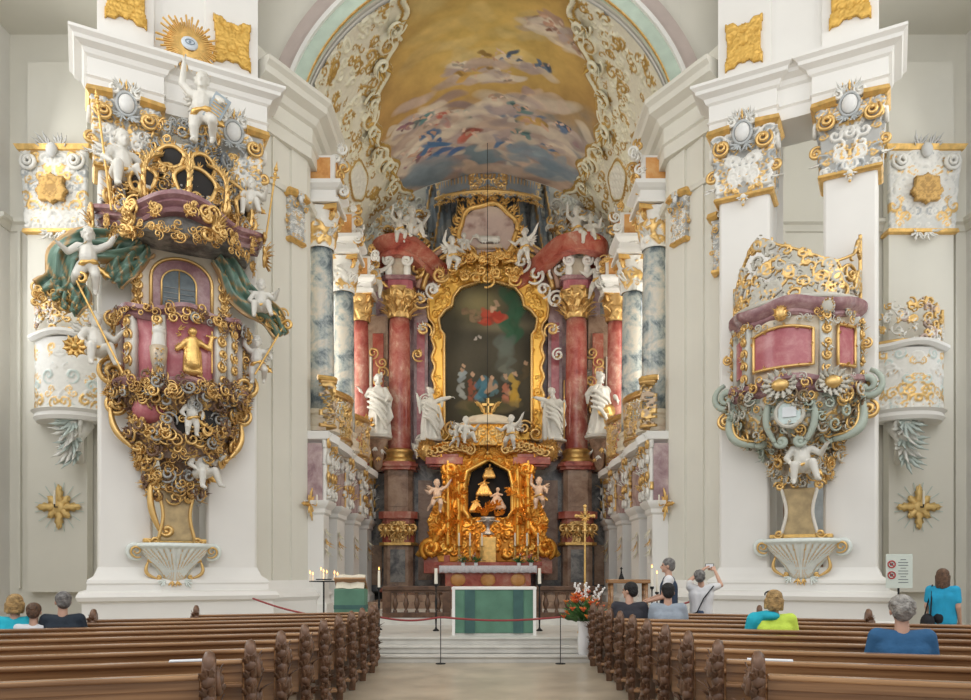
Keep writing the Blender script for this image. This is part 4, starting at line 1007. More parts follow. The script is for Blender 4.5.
    for i, (a, b) in enumerate(((19.05, 19.7), (20.75, 21.85), (23.3, 24.3), (25.9, 26.9))):
        root = thing('arcade_pier', ('white square arcade pier %s, %s' % (('tucked against the choir arch', 'second from the choir arch', 'third from the choir arch', 'next to the high altar')[i], side)), 'pier', (s*4.55, (a+b)/2, .55), 0, 'white arcade piers under the galleries')
        w, L = .40, (b-a)/2; sq = [(-w, L), (-w, -L), (w, -L), (w, L)]
        m = MB(); m.sweep([(-.3, 0), (.10, 0), (.10, .3), (.04, .36), (0, .42), (0, 2.55), (.05, 2.6), (.05, 2.7), (.12, 2.78), (.16, 2.86), (.16, 2.9), (-.3, 2.9)], sq, True); m.b2(-w+.1, w-.1, -L+.1, L-.1, 0, 2.88); m.build('shaft', M['plaster'], root, autos=30, smooth=True)
        for yy in (1.0,):
            mb = MB(); rg = np.random.default_rng(i+s+5)
            for k in range(3): spray3(mb, (-s*(w+.03), -L+.15, 2.2-.25*k), (0, 0, -1), (-s, 0, 0), .3, GOLD if k % 2 else (.7, .66, .5, 0), rg, 4)
            mb.build('hanging_ornament', M['relief'], root, True)
    for i, (a, b) in enumerate(((19.75, 20.7), (21.9, 23.25), (24.35, 25.85))):
        L = b-a; rg = np.random.default_rng(200+i+s); root = thing('openwork_grille', ('dark openwork grille %s, %s' % (('nearest the choir arch', 'in the middle arcade bay', 'nearest the high altar')[i], side)), 'grille', (s*4.7, (a+b)/2, .55), s*-math.pi/2, 'openwork grilles of the arcade')
        fd = field(L, 2.2, .024); dk = (.045, .035, .03, 0); rocaille(fd, rg, int(60*L), (.10, .2), ((dk, .8), ((.16, .12, .08, .2), .2)), .7, 0, None, 1, .2)
        stroke(fd, [(-L/2+.05, 0), (-L/2+.05, 2.15), (L/2-.05, 2.15), (L/2-.05, 0)], [.05]*4, .8, dk); build_field(fd, 'grille', M['relief'], root)
        m = MB(); m.b2(-L/2, L/2, -.03, .3, 2.2, 2.9); m.build('lintel', M['plaster'], root)
# ------------------------------------------------------------------ narrow gilded pilaster capitals by the choir arch
for s in (-1, 1):
    ph = math.atan2(.30, .50)
    t = thing('pilaster_capital', ('narrow white and gold capital on the inner wall, %s of the choir arch' % ('left' if s < 0 else 'right')), 'capital', (s*4.72, 18.58, 0), -s*math.radians(62), 'narrow capitals by the choir arch')
    capital(t, 0, .42, 9.75, 10.9, 70+s, .3, .02, drop=False)
    q = .8
t = thing('pilaster_capital', 'narrow white and gold capital half hidden behind the tribune pier', 'capital', (5.43, 17.38, 0), -math.radians(28), 'narrow capitals by the choir arch')
capital(t, 0, .40, 8.55, 9.85, 75, .2, .02, drop=False)
# gilded wall sconces on the choir arch
for s in (-1, 1):
    t = thing('wall_sconce', ('gilded cross-shaped sconce on the white wall, %s of the choir' % ('left' if s < 0 else 'right')), 'sconce', (s*4.45, 18.95, 3.0), s*-1.1, 'gilded sconces by the choir arch')
    mb = MB(); rg = np.random.default_rng(3)
    for k in range(8): a = k*math.pi/4; leaf3(mb, (0, 0, .35), (math.cos(a)*.5, 0, math.sin(a)), (0, -1, 0), .42 if k % 2 == 0 else .26, .06, GOLD, .1)
    mb.build('back_plate', M['gold'], t, True)
    mb = MB(); mb.tube([(0, -.03, .35), (0, -.18, .30), (0, -.2, .36)], .014, 6); mb.build('arm', M['gold'], t, True)
    mb = MB(); mb.cyl((0, -.2, .36), (0, -.2, .58), .018, .018, 8); mb.build('candle', M['wax'], t)
# ------------------------------------------------------------------ high altar
OY = 27.0; OO = V3(0, OY, .95)
def A(px, py, Y=27.0):
    p = W(px, py, Y); return V3(p.x, p.y-OY, p.z-.95)
alt = thing('high_altar', 'towering high altar of red and brown marble with gilded frame filling the choir end', 'altar', OO)
rg = np.random.default_rng(77)
def Zp(py, Y=27.0): return EYE+(HY-py)/F*Y-.95
def Xp(px, Y=27.0): return (px-HX)/F*Y
# body slabs behind everything
def slab(x0, x1, z0, z1, y0, y1, mat, nm, bev=0):
    m = MB(); m.b2(min(x0, x1), max(x0, x1), y0, y1, min(z0, z1), max(z0, z1)); return m.build(nm, M[mat], alt, bevel=bev)
slab(Xp(372), Xp(604), 0, Zp(262), .95, 1.35, 'purple', 'back_wall')
for s in (-1, 1):
    X = lambda px: s*abs(Xp(px)) if px < 488 else Xp(px)
    slab(X(366), X(386), Zp(470), Zp(312), .45, .95, 'brown', 'dark_pilaster'); slab(X(371), X(382), Zp(460), Zp(330), .38, .46, 'red', 'pilaster_panel')
    slab(X(413), X(427), Zp(455), Zp(300), .35, .95, 'purple', 'inner_pilaster'); slab(X(416), X(424), Zp(440), Zp(320), .28, .36, 'pink', 'inner_panel')
    slab(X(364), X(388), 0, Zp(473), .25, .95, 'greym', 'side_socle'); slab(X(367), X(381), Zp(585), Zp(545), .18, .25, 'brown', 'socle_panel')
    slab(X(411), X(440), 0, Zp(465), .2, .9, 'greym', 'inner_socle'); slab(X(418), X(432), Zp(580), Zp(480), .12, .22, 'brown', 'socle_panel')
    # pedestal of the big column
    cx, cy = s*3.15, -.1
    def oct(w, z0, z1, mat, nm, d=None):
        m = MB(); c = .3*w; pts = [(cx-w, cy+w), (cx-w, cy-w+c), (cx-w+c, cy-w), (cx+w-c, cy-w), (cx+w, cy-w+c), (cx+w, cy+w)]; m.polyz(pts, z0, z1); return m.build(nm, M[mat], alt, bevel=.012)
    oct(.66, 0, Zp(588), 'red', 'plinth'); pd_ = oct(.52, Zp(588), Zp(545), 'brown', 'lower_pedestal'); m = MB(); m.b2(cx-.26, cx+.26, cy-.57, cy-.50, Zp(582), Zp(550)); m.build('panel', M['greym'], pd_)
    oct(.56, Zp(545), Zp(520), 'red', 'cartouche_block'); oct(.68, Zp(520), Zp(513), 'red', 'moulding'); oct(.5, Zp(513), Zp(472), 'brown', 'upper_pedestal'); oct(.62, Zp(472), Zp(464), 'red', 'moulding'); oct(.70, Zp(469), Zp(466), 'red', 'moulding')
    oct(.66, Zp(546), Zp(543), 'gold', 'gilded_moulding')
    m = MB(); m.b2(cx-.30, cx+.30, cy-.54, cy-.48, Zp(508), Zp(477)); m.build('pedestal_panel', M['creamm' if 0 else 'brown'], alt)
    mb = MB()
    for q in (-.42, 0, .42):
        c = V3(cx+q, cy-.62, Zp(531)); scroll3(mb, c+V3(-.12, 0, .05), (1, 0, 0), (0, 0, 1), .17, 0, 1.4, .045, 1, 1.3, GOLD, 22); scroll3(mb, c+V3(.12, 0, .05), (-1, 0, 0), (0, 0, 1), .17, 0, 1.4, .045, 1, 1.3, GOLD, 22)
        spray3(mb, c, (0, 0, -1), (0, -1, 0), .42, GOLD, rg, 5); spray3(mb, c, (0, -.1, 1), (0, -1, 0), .30, GOLD, rg, 5); mb.ell(c, (.12, .10, .16), 10, 7, GOLD)
    fd = field(2.0, .85, .026, .02, GOLD2); fd['sym'] = True; rocaille(fd, rg, 22, (.12, .2), ((GOLD, 1),), .8, .03)
    build_field(fd, 'gilded_cartouche', M['relief'], alt, lambda U, V, Hh: np.stack([cx+(.58+Hh)*np.sin(U*1.25), cy-(.58+Hh)*np.cos(U*1.25), V+Zp(546)], -1), solid=False)
    mb.build('cartouche_scroll', M['relief'], alt, True)
    # column
    r = .40; m = MB(); zb, zt = Zp(462), Zp(321)
    m.lathe([(r*(1-.10*(i/12)**1.7), zb+(zt-zb)*i/12) for i in range(13)], (cx, cy, 0), 36); colu = m.build('column', M['redcol'], alt, True)
    m = MB(); m.lathe([(r*1.42, Zp(465)), (r*1.46, Zp(463)), (r*1.42, Zp(461)), (r*1.2, Zp(459)), (r*1.18, Zp(456)), (r*1.3, Zp(454)), (r*1.26, Zp(452)), (r*1.02, Zp(450))], (cx, cy, 0), 32); m.build('base', M['gold'], colu, True, autos=40)
    H = Zp(292)-zt; arc = 2*math.pi*r; fd = field(arc, H, .026, .02, GOLD2)
    for row in range(3):
        for k in range(9): leafspray(fd, rg, (-arc/2+arc*(k+.5*(row % 2))/9, .04+row*.28*H), math.pi/2, .34*H, GOLD, .95, .02+.03*row, 3)
    RR = lambda V: r*(.92+.50*(V/H)**2)
    cp = build_field(fd, 'capital', M['relief'], colu, lambda U, V, Hh: np.stack([cx+(RR(V)+Hh)*np.sin(U/r), cy-(RR(V)+Hh)*np.cos(U/r), V+zt], -1), solid=False)
    for k in range(8):
        a = k*math.pi/4+.4; d = V3(math.cos(a), math.sin(a), 0); mb = MB(); c = V3(cx, cy, 0)
        scroll3(mb, c+d*r*1.28+V3(0, 0, zt+H*.78), d, (0, 0, 1), r*.38, 1, 1.6, r*.1, -1, 1.3, GOLD, 22); spray3(mb, c+d*r*.95+V3(0, 0, zt+.1*H), d*.45+V3(0, 0, 1), d, H*.5, GOLD, rg, 3); spray3(mb, c+d*r*1.05+V3(0, 0, zt+.4*H), d*.6+V3(0, 0, .8), d, H*.4, GOLD, rg, 3)
        mb.build('leaf', M['relief'], colu, True)
    # impost stack: pink, cream, then a red swinging pediment piece
    oct(.50, Zp(294), Zp(284), 'pink', 'impost'); oct(.60, Zp(286), Zp(282), 'mauve', 'moulding'); oct(.42, Zp(284), Zp(264), 'creamm', 'entablature_block')
    m = MB(); pts = []
    for q in (-1, 1): m.b2(cx+q*.40-.13, cx+q*.40+.13, cy-.62, cy-.1, Zp(282), Zp(268))
    mb = MB()
    for q in (-1, 1): scroll3(mb, (cx+q*.32, cy-.60, Zp(268)), (q, 0, 0), (0, 0, 1), .20, .5, 1.4, .06, -1, 1.2, WHITE, 22); mb.ell((cx+q*.32, cy-.52, Zp(278)), (.13, .1, .28), 10, 8, WHITE)
    mb.build('white_console', M['relief'], alt, True, label='white stucco console')
    m = MB(); path = [(cx-s*-.75, .6), (cx+s*.72, cy-.15), (cx+s*.45, cy-.72), (cx, cy-.80), (cx-s*.5, cy-.62), (cx-s*1.3, .35), (cx-s*2.0, .62)]
    n = len(path); tt = np.linspace(0, n-1, 30); PX = np.interp(tt, range(n), [p[0] for p in path]); PY = np.interp(tt, range(n), [p[1] for p in path])
    ker = np.ones(5)/5; PX[2:-2] = np.convolve(PX, ker, 'valid'); PY[2:-2] = np.convolve(PY, ker, 'valid')
    lift = np.interp(tt, [0, 1, 3, 4, 5, 6], [-.5, -.1, .0, -.05, -.45, -.85])
    prf = [(-.45, 0), (.0, 0), (.08, .10), (.05, .20), (.22, .36), (.30, .42), (.30, .60), (-.45, .60)]; V = []
    for i in range(30):
        j0, j1 = max(0, i-1), min(29, i+1); d = np.array([PX[j1]-PX[j0], PY[j1]-PY[j0]]); d /= np.linalg.norm(d); nn = np.array([d[1], -d[0]]); nn = nn if nn[1] < 0 or i == 0 else -nn
        if i and np.dot(nn, pn) < 0: nn = -nn
        pn = nn
        for (o, z) in prf: V.append((PX[i]+nn[0]*o, PY[i]+nn[1]*o, Zp(264)+z+lift[i]))
    m.add(V, [(8*i+k, 8*i+(k+1) % 8, 8*i+8+(k+1) % 8, 8*i+8+k) for i in range(29) for k in range(8)]+[tuple(range(8)), tuple(range(239, 231, -1))]); m.build('pediment', M['red'], alt, smooth=True, autos=35)
    # scrolled side rocaille outside the frame
    mb = MB()
    for (px, py, R) in ((420, 300, .35), (417, 270, .4), (424, 330, .3), (418, 355, .25), (455, 262, .4), (440, 275, .35), (433, 290, .3), (422, 440, .3), (440, 434, .35), (452, 428, .3), (392, 250, .25), (425, 400, .22)):
        c = A(px, py, 26.9); c[0] = s*abs(c[0]); scroll3(mb, c, (s, 0, 0), (0, 0, 1), R, rg.uniform(0, 6), 1.4, R*.16, rg.choice([-1, 1]), 1.3, (GOLD, WHITE)[rg.integers(2)], 26, .1); spray3(mb, c, (rg.uniform(-1, 1), -.2, rg.uniform(-1, 1)), (0, -1, 0), R*1.2, (GOLD, WHITE, GOLD)[rg.integers(3)], rg)
        if rg.random() < .5: mb.build('scrollwork', M['relief'], alt, True); mb = MB()
    if mb.n: mb.build('scrollwork', M['relief'], alt, True)
    # dark side hangings between the choir wall and the columns
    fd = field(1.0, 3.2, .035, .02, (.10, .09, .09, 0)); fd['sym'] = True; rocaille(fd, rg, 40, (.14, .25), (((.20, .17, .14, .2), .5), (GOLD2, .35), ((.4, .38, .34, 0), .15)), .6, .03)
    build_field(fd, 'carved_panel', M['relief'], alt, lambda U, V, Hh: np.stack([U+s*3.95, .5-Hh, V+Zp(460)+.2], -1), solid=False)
    mb = MB(); c = V3(s*3.95, .4, Zp(390))
    for k in range(8): scroll3(mb, c+V3(rg.uniform(-.25, .25), 0, -1+k*.35), (1, 0, 0), (0, 0, 1), .24, rg.uniform(0, 6), 1.4, .04, 1, 1.3, GOLD, 22)
    mb.build('gilded_scroll', M['relief'], alt, True)

# painting and frame
def inner_hw(z):
    return np.interp(z, [0, 3.35, 3.5, 3.9, 4.2, 4.35, 4.7, 5.0, 5.15, 5.3], [1.52, 1.52, 1.66, 1.72, 1.5, 1.25, 1.18, .95, .5, 0.0])
Zb = Zp(426, 27)
fr_ = MB(); nxp, nzp = 180, 300; rp = np.random.default_rng(15)
Cp = np.zeros((nzp, nxp, 4)); Cp[..., :3] = np.array([.065, .06, .045]); q = fbm(nzp, nxp, rp, 3, 6)[..., None]; Cp[..., :3] *= (.5+1.1*q)
v_, u_ = np.mgrid[0:1:nzp*1j, 0:1:nxp*1j]
glow = np.exp(-(((u_-.40)/.22)**2+((v_-.86)/.10)**2))[..., None]; Cp[..., :3] += glow*np.array([.20, .17, .07])
glow = np.exp(-(((u_-.62)/.30)**2+((v_-.70)/.04)**2))[..., None]; Cp[..., :3] += glow*np.array([.14, .12, .07])
paint_blobs(Cp, rp, 14, (.68, .86, .62, .98), [(.03, .09, .05), (.05, .12, .07)], (.05, .08), (1.2, 1.57), 3, 1, (.6, .9))
paint_blobs(Cp, rp, 9, (.64, .74, .35, .62), [(.13, .15, .13), (.17, .18, .15)], (.05, .10), (1.4, 1.57), 2, 1, (.4, .7))
paint_blobs(Cp, rp, 14, (.42, .64, .72, .80), [(.42, .06, .04), (.50, .10, .06)], (.03, .05), (0, 1.2), 2, .6, (.7, .95)); paint_blobs(Cp, rp, 5, (.52, .60, .80, .86), [(.55, .36, .24)], (.02, .03), (0, 1), 2, .6)
paint_blobs(Cp, rp, 10, (.22, .44, .72, .84), [(.20, .12, .08), (.30, .20, .12)], (.02, .035), (0, 1), 2, .7)
paint_blobs(Cp, rp, 3, (.36, .42, .60, .64), [(.5, .45, .40)], (.012, .02), (0, 1), 2, .6)
for (cx_, w_, cols_, top) in ((.24, .035, [(.28, .33, .35), (.36, .38, .36)], .40), (.34, .03, [(.30, .10, .06)], .36), (.44, .04, [(.06, .16, .22), (.10, .22, .28)], .34), (.54, .035, [(.10, .18, .20), (.45, .30, .20)], .34), (.68, .03, [(.40, .16, .10), (.45, .24, .16)], .34), (.78, .04, [(.45, .28, .05), (.50, .34, .08)], .36), (.88, .03, [(.10, .08, .05)], .44)):
    paint_blobs(Cp, rp, 9, (cx_-.035, cx_+.035, top-.18, top-.02), cols_, (w_*.7, w_*1.1), (1.1, 1.57), 2.2, .6, (.7, .95)); paint_blobs(Cp, rp, 2, (cx_-.01, cx_+.01, top+.0, top+.03), [(.45, .30, .20)], (.02, .026), (0, .5), 1.2, .6, (.8, 1))
paint_blobs(Cp, rp, 10, (.3, .75, .12, .17), [(.10, .10, .05), (.16, .13, .07)], (.05, .09), (0, .1), 3, .8, (.5, .8))
U, V = np.meshgrid(np.linspace(-1.75, 1.75, nxp), np.linspace(0, 5.28, nzp)); idx = np.arange(nzp*nxp).reshape(nzp, nxp)
ck = (np.abs(U) < inner_hw(V)+.08)[:-1, :-1]; Q = np.stack([idx[:-1, :-1], idx[:-1, 1:], idx[1:, 1:], idx[1:, :-1]], -1)[ck]
M['oil'] = attr_mat('oil_painting', rough=.65, metal=0, mot=.05, spec=.08)
mesh_np('altar_painting', np.stack([U, np.full_like(U, .42), V+Zb], -1).reshape(-1, 3), Q, Cp.reshape(-1, 4), M['oil'], alt)
fd = field(4.9, 6.9, .027, .03, (.80, .47, .10, 1)); fd['sym'] = True
outer = lambda z: np.interp(z, [0, .5, .9, 4.2, 4.7, 5.1, 5.8, 6.3, 6.7], [1.9, 2.15, 2.02, 2.05, 2.3, 2.15, 1.7, 1.0, .2])+.05*np.sin(z*9)
zc = np.linspace(0, 6.1, 90)
zz = zc-.45; mid = (inner_hw(np.clip(zz, 0, 5.3))+outer(zc))/2
rocaille(fd, rg, 150, (.10, .22), (((.90, .56, .14, 1), .7), ((.74, .42, .09, 1), .3)), .85, .03, lambda x, y: abs(abs(x)-(float(inner_hw(np.clip(y-.45, 0, 5.3)))+float(outer(y)))/2) < .32 or y > 5.4 or y < .5, 1.0, .19)
zi = np.linspace(0, 5.22, 120); stroke(fd, np.stack([inner_hw(zi)+.05, zi+.45], 1), np.full(120, .055), 1.0, GOLD, .10); stroke(fd, [(0, .42), (1.55, .42)], [.06, .06], 1.0, GOLD, .10)
stroke(fd, np.stack([outer(zc)-.06, zc], 1), np.full(90, .06), 1.0, GOLD, .06)
build_field(fd, 'gilded_frame', M['relief'], alt, lambda U, V, Hh: np.stack([U, .30-Hh*1.4, V+Zb-.45], -1), lambda U, V: (np.abs(U) < outer(V)) & ~((np.abs(U) < inner_hw(V-.45)) & (V > .42) & (V < 5.7)), .12)
# arched moulding over the frame
for (dr, r_, cl, yy) in ((0, .10, GOLD, .12), (.22, .09, (.58, .36, .26, 0), .05), (.38, .05, GOLD, .12)):
    t = np.linspace(-1, 1, 50); x = 2.35*np.sin(t*1.45)*(1+dr*.35); z = Zp(300)+(2.0+dr)*np.cos(t*1.45)**.75+.0
    mb = MB(); mb.tube(np.stack([x, np.full(50, yy), z], 1), r_, 9, cl); mb.build('arched_moulding', M['relief'], alt, True)
fd = field(5.2, 2.2, .03, .02, (.42, .22, .16, 0)); fd['sym'] = True; rocaille(fd, rg, 70, (.14, .26), ((GOLD, .5), ((.66, .56, .46, 0), .3), ((.45, .25, .2, 0), .2)), .7, .03)
build_field(fd, 'arch_field', M['relief'], alt, lambda U, V, Hh: np.stack([U, .5-Hh, V+Zp(300)+.1], -1), lambda U, V: (U/2.5)**2+(V/2.15)**2 < 1, .03)
# upper cartouche with a lamb on a book before pink clouds
cart = MB(); t = np.linspace(0, 2*np.pi, 60); cc = A(488, 232, 26.9)
fd = field(2.4, 2.2, .028, .02, (.52, .36, .32, 0))
h_ = fbm(*fd['h'].shape, np.random.default_rng(4), 4, 5); kk = np.clip((h_-.42)*6, 0, 1)[..., None]; fd['c'][..., :3] = np.array([.30, .17, .15])*(1-kk)+np.array([.62, .48, .42])*kk; fd['h'] += .06*h_
vv = np.linspace(0, 1, fd['h'].shape[0])[:, None, None]; fd['c'][..., :3] = fd['c'][..., :3]*(1-np.clip(vv*3-2, 0, 1))+np.array([.70, .60, .48])*np.clip(vv*3-2, 0, 1)
co = build_field(fd, 'cartouche', M['paint'], alt, lambda U, V, Hh: np.stack([U+cc[0], cc[1]-Hh, V+cc[2]-1.05], -1), lambda U, V: (U/.98)**2+((V-1.05)/.92)**2 < 1, .1)
mb = MB(); wv = 1+.05*np.sin(6*t); mb.tube(np.stack([cc[0]+1.02*wv*np.cos(t), np.full(60, cc[1]-.1), cc[2]+.96*wv*np.sin(t)], 1), .09, 8, GOLD)
for k in range(18):
    a = 2*math.pi*k/18; p = cc+V3(1.12*math.cos(a), -.1, 1.06*math.sin(a)); spray3(mb, p, (math.cos(a), -.2, math.sin(a)), (0, -1, 0), .35, GOLD if k % 3 else GOLD2, rg, 4); scroll3(mb, p, (math.cos(a), 0, math.sin(a)), (-math.sin(a), 0, math.cos(a)), .2, 0, 1.4, .04, 1, 1.3, GOLD, 20)
mb.build('cartouche_frame', M['gold'], co, True)
mb = MB(); lc = cc+V3(.05, -.18, -.38)
mb.box(lc+V3(0, .02, -.22), (.9, .2, .12), col=(.55, .45, .35, 0)); remesh_l = MB(); chain(remesh_l, [lc+V3(-.28, 0, .05), lc+V3(.28, 0, .04)], [.12, .12]); chain(remesh_l, [lc+V3(-.34, 0, .08), lc+V3(-.46, -.02, .16)], [.07, .075]); remesh_l.ell(lc+V3(-.54, -.03, .13), (.09, .05, .05))
for q in (-.25, -.14, .18, .28): remesh_l.cyl(lc+V3(q, 0, 0), lc+V3(q, -.04, -.18), .035, .025, 8)
mb.build('book', M['relief'], co); remeshed(remesh_l, 'lamb', M['statue'], .025, 1, co)
# gilded rocaille between cartouche and frame
mb = MB()
for k in range(26):
    p = A(rg.uniform(452, 524), rg.uniform(252, 282), 26.8); scroll3(mb, p, (1, 0, 0), (0, 0, 1), rg.uniform(.15, .3), rg.uniform(0, 6), 1.4, .05, rg.choice([-1, 1]), 1.3, GOLD, 22, .08); spray3(mb, p, (rg.uniform(-1, 1), -.3, rg.uniform(-.6, 1)), (0, -1, 0), .35, GOLD, rg, 4)
mb.build('crowning_scrollwork', M['gold'], alt, True)
# canopy and its grey-blue hanging behind the cartouche
can = MB(); fd = field(5.2, 3.6, .045, .0, (.18, .21, .22, 0))
XX, YY = np.meshgrid(fd['x'], fd['y']); fold = np.sin(XX*9+1.2*np.sin(XX*2.3)+np.abs(XX)*YY*1.2)
fd['h'] = .13+.13*fold+.06*np.sin(XX*23+YY); kz = (fbm(*fold.shape, rg, 8, 4) > .55); fd['c'][kz] = (.26, .27, .25, 0)
# gold orphrey lines along some folds
for x in (1.2, 1.9, 2.4): stroke(dict(fd, sym=True), [(x*.85, 3.5), (x, 1.6), (x*1.15, 0)], [.05, .04, .05], .8, GOLD2, .25)
dr = build_field(fd, 'grey_blue_hanging', M['relief'], alt, lambda U, V, Hh: np.stack([U*(1+.0*V), .95-.55*(1-(U/2.6)**2)*0-Hh, V+Zp(268)], -1), lambda U, V: np.abs(U) < 2.6-.10*V, .05)
m = MB(); V = []; tt = np.linspace(-1, 1, 40)
# valance: half round in plan, scalloped lower edge
fd = field(5.0, 1.5, .026, .03, (.16, .18, .20, 0)); fd['sym'] = True
fd['c'][:] = (.22, .24, .25, 0)
rocaille(fd, rg, 60, (.10, .2), ((GOLD, .6), (GOLD2, .4)), .7, .03, lambda x, y: y > 1.15 or y < .38 or (abs(x) < .95 and .35 < y < 1.2) or abs(x) > 2.2)
for k in range(16):
    x = .1+k*.155; stroke(fd, [(x, .95), (x, .62)], [.035, .012], .9, GOLD2, .03)
for y in (.36, 1.18): stroke(fd, [(0, y), (2.5, y)], [.05, .05], .9, GOLD, .05)
def scal(U, V): return V > .12+.12*np.abs(np.sin(U*4.2))
va = build_field(fd, 'canopy_valance', M['relief'], alt, lambda U, V, Hh: np.stack([(2.05+Hh)*np.sin(U/2.05*.92), .55-(.95+Hh)*np.cos(U/2.05*.92), V+Zp(206)-.05+.0*U], -1), scal, .08)
m = MB(); m.lathe([(0, 1.4), (1.2, 1.35), (2.0, 1.3), (2.1, 1.2), (0, 1.2)], (0, .55, Zp(206)-.05), 30, math.pi, 2*math.pi, sy=.5); m.build('canopy_roof', M['gold'], va, True)
mb = MB()
for k in range(24):
    u = -2.5+5*k/23; x = 2.1*math.sin(u/2.05*.92); y = .5-1.0*math.cos(u/2.05*.92); spray3(mb, (x, y, Zp(206)+1.35), (x*.1, -.1, 1), (0, -1, 0), .32, GOLD2, rg, 4); spray3(mb, (x, y, Zp(206)+.1), (0, -.1, -1), (0, -1, 0), .25, GOLD, rg, 3)
mb.build('canopy_fringe', M['gold'], va, True)
# stucco filling the end wall between canopy and vault
for s in (-1, 1):
    fd = field(3.0, 4.6, .03, .02, (.50, .47, .38, 0)); rocaille(fd, rg, 90, (.14, .28), (((.66, .63, .50, 0), .55), (GOLD2, .3), ((.30, .28, .25, 0), .15)), .7, .03)
    build_field(fd, 'end_wall_stucco', M['relief'], alt, lambda U, V, Hh: np.stack([s*3.35+U, 1.30-Hh*1.3, V+11.0], -1), lambda U, V: ((s*3.35+U)/5.8)**2+(np.maximum(V+11.95-12.4, 0)/5.0)**2 < 1, .05)
# white stucco angels' clouds beside the canopy
for s in (-1, 1):
    mb = MB()
    for k in range(20):
        p = A(488+s*rg.uniform(62, 108), rg.uniform(205, 262), 26.9); scroll3(mb, p, (1, 0, 0), (0, 0, 1), rg.uniform(.15, .35), rg.uniform(0, 6), 1.4, .05, rg.choice([-1, 1]), 1.3, (GOLD, (.5, .48, .42, 0), (.5, .48, .42, 0))[k % 3], 22); spray3(mb, p, (rg.uniform(-1, 1), -.3, rg.uniform(-1, 1)), (0, -1, 0), .4, ((.55, .52, .45, 0), GOLD2)[k % 2], rg, 5)
    mb.build('side_rocaille', M['relief'], alt, True)

# ------------------------------------------------------------------ tabernacle
TY = 26.0
def T(px, py, Y=26.0): p = W(px, py, Y); return V3(p.x, p.y-TY, p.z-1.9)
tab = thing('tabernacle', 'richly gilded tabernacle with scroll columns and a dark niche on the high altar', 'tabernacle', (0, TY, 1.9))
tz = lambda py: EYE+(HY-py)/F*TY-1.9
ORG = (.88, .42, .07, 1)  # oranger gilding, the warm glow painted into the tabernacle's colour
fd = field(4.9, tz(440)-tz(562), .028, .02, (.70, .33, .06, .9)); fd['sym'] = True
niche = lambda U, V: (np.abs(U-.05) < .72*np.interp(V, [1.55, 1.75, 2.6, 3.1, 3.45], [.8, 1, 1, .85, 0])) & (V > 1.55) & (V < 3.45)
rocaille(fd, rg, 150, (.12, .25), ((ORG, .7), ((.92, .55, .12, 1), .3)), .8, .03, lambda x, y: True, 1, .18)
t = np.linspace(0, 1, 60); q = np.linspace(1.5, 3.45, 60); stroke(fd, np.stack([.74*np.interp(q, [1.55, 1.75, 2.6, 3.1, 3.45], [.8, 1, 1, .85, 0])+.08, q], 1), np.full(60, .08), 1, (.95, .6, .16, 1), .12)
for x in (1.0, 1.35): stroke(fd, [(x, .6), (x, 3.4)], [.10, .10], 1, (.92, .55, .12, 1), .10)
bodyc = build_field(fd, 'gilded_body', M['relief'], tab, lambda U, V, Hh: np.stack([U, .28*np.cos(U*1.3)-.2+.35*(np.abs(U)/2.4)**2-Hh*1.6, V+tz(562)], -1), lambda U, V: (~niche(U, V)) & (np.abs(U) < np.interp(V, [0, .6, 1.4, 2.6, 3.6, 4.2], [1.7, 1.9, 2.1, 1.55, 1.7, 1.2])), .15)
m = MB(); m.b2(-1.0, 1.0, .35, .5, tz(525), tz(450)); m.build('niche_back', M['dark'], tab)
mb = MB(); nb = T(488, 516); 
for k in range(14): spray3(mb, nb+V3(rg.uniform(-.5, .5), -.3, rg.uniform(-.05, .35)), (rg.uniform(-1, 1), -.2, 1), (0, -1, 0), .32, ORG, rg, 4)
mb.build('niche_foliage', M['relief'], tab, True)
for (px, py, h_, cl) in ((484, 485, .55, 'gold'), (497, 497, .62, 'statue_warm'), (476, 503, .45, 'gold'), (489, 470, .4, 'gold')):
    mb = MB(); c = T(px, py, 26.05); chain(mb, [c+V3(0, 0, -h_*.5), c, c+V3(.02, 0, h_*.2)], [h_*.2, h_*.14, h_*.1]); mb.ell(c+V3(.03, -.02, h_*.42), h_*.12); chain(mb, [c+V3(-.05, -.05, h_*.15), c+V3(-h_*.35, -.15, h_*.0)], [h_*.07, h_*.05]); chain(mb, [c+V3(.05, -.05, h_*.15), c+V3(h_*.3, -.15, h_*.1)], [h_*.07, h_*.05])
    for k in range(4): chain(mb, [c+V3((k-1.5)*.06, -.05, -.05), c+V3((k-1.5)*.13*h_*2, -.1, -h_*.6)], [.06, .08])
    remeshed(mb, 'niche_figure', M[cl], .022, 1, tab)
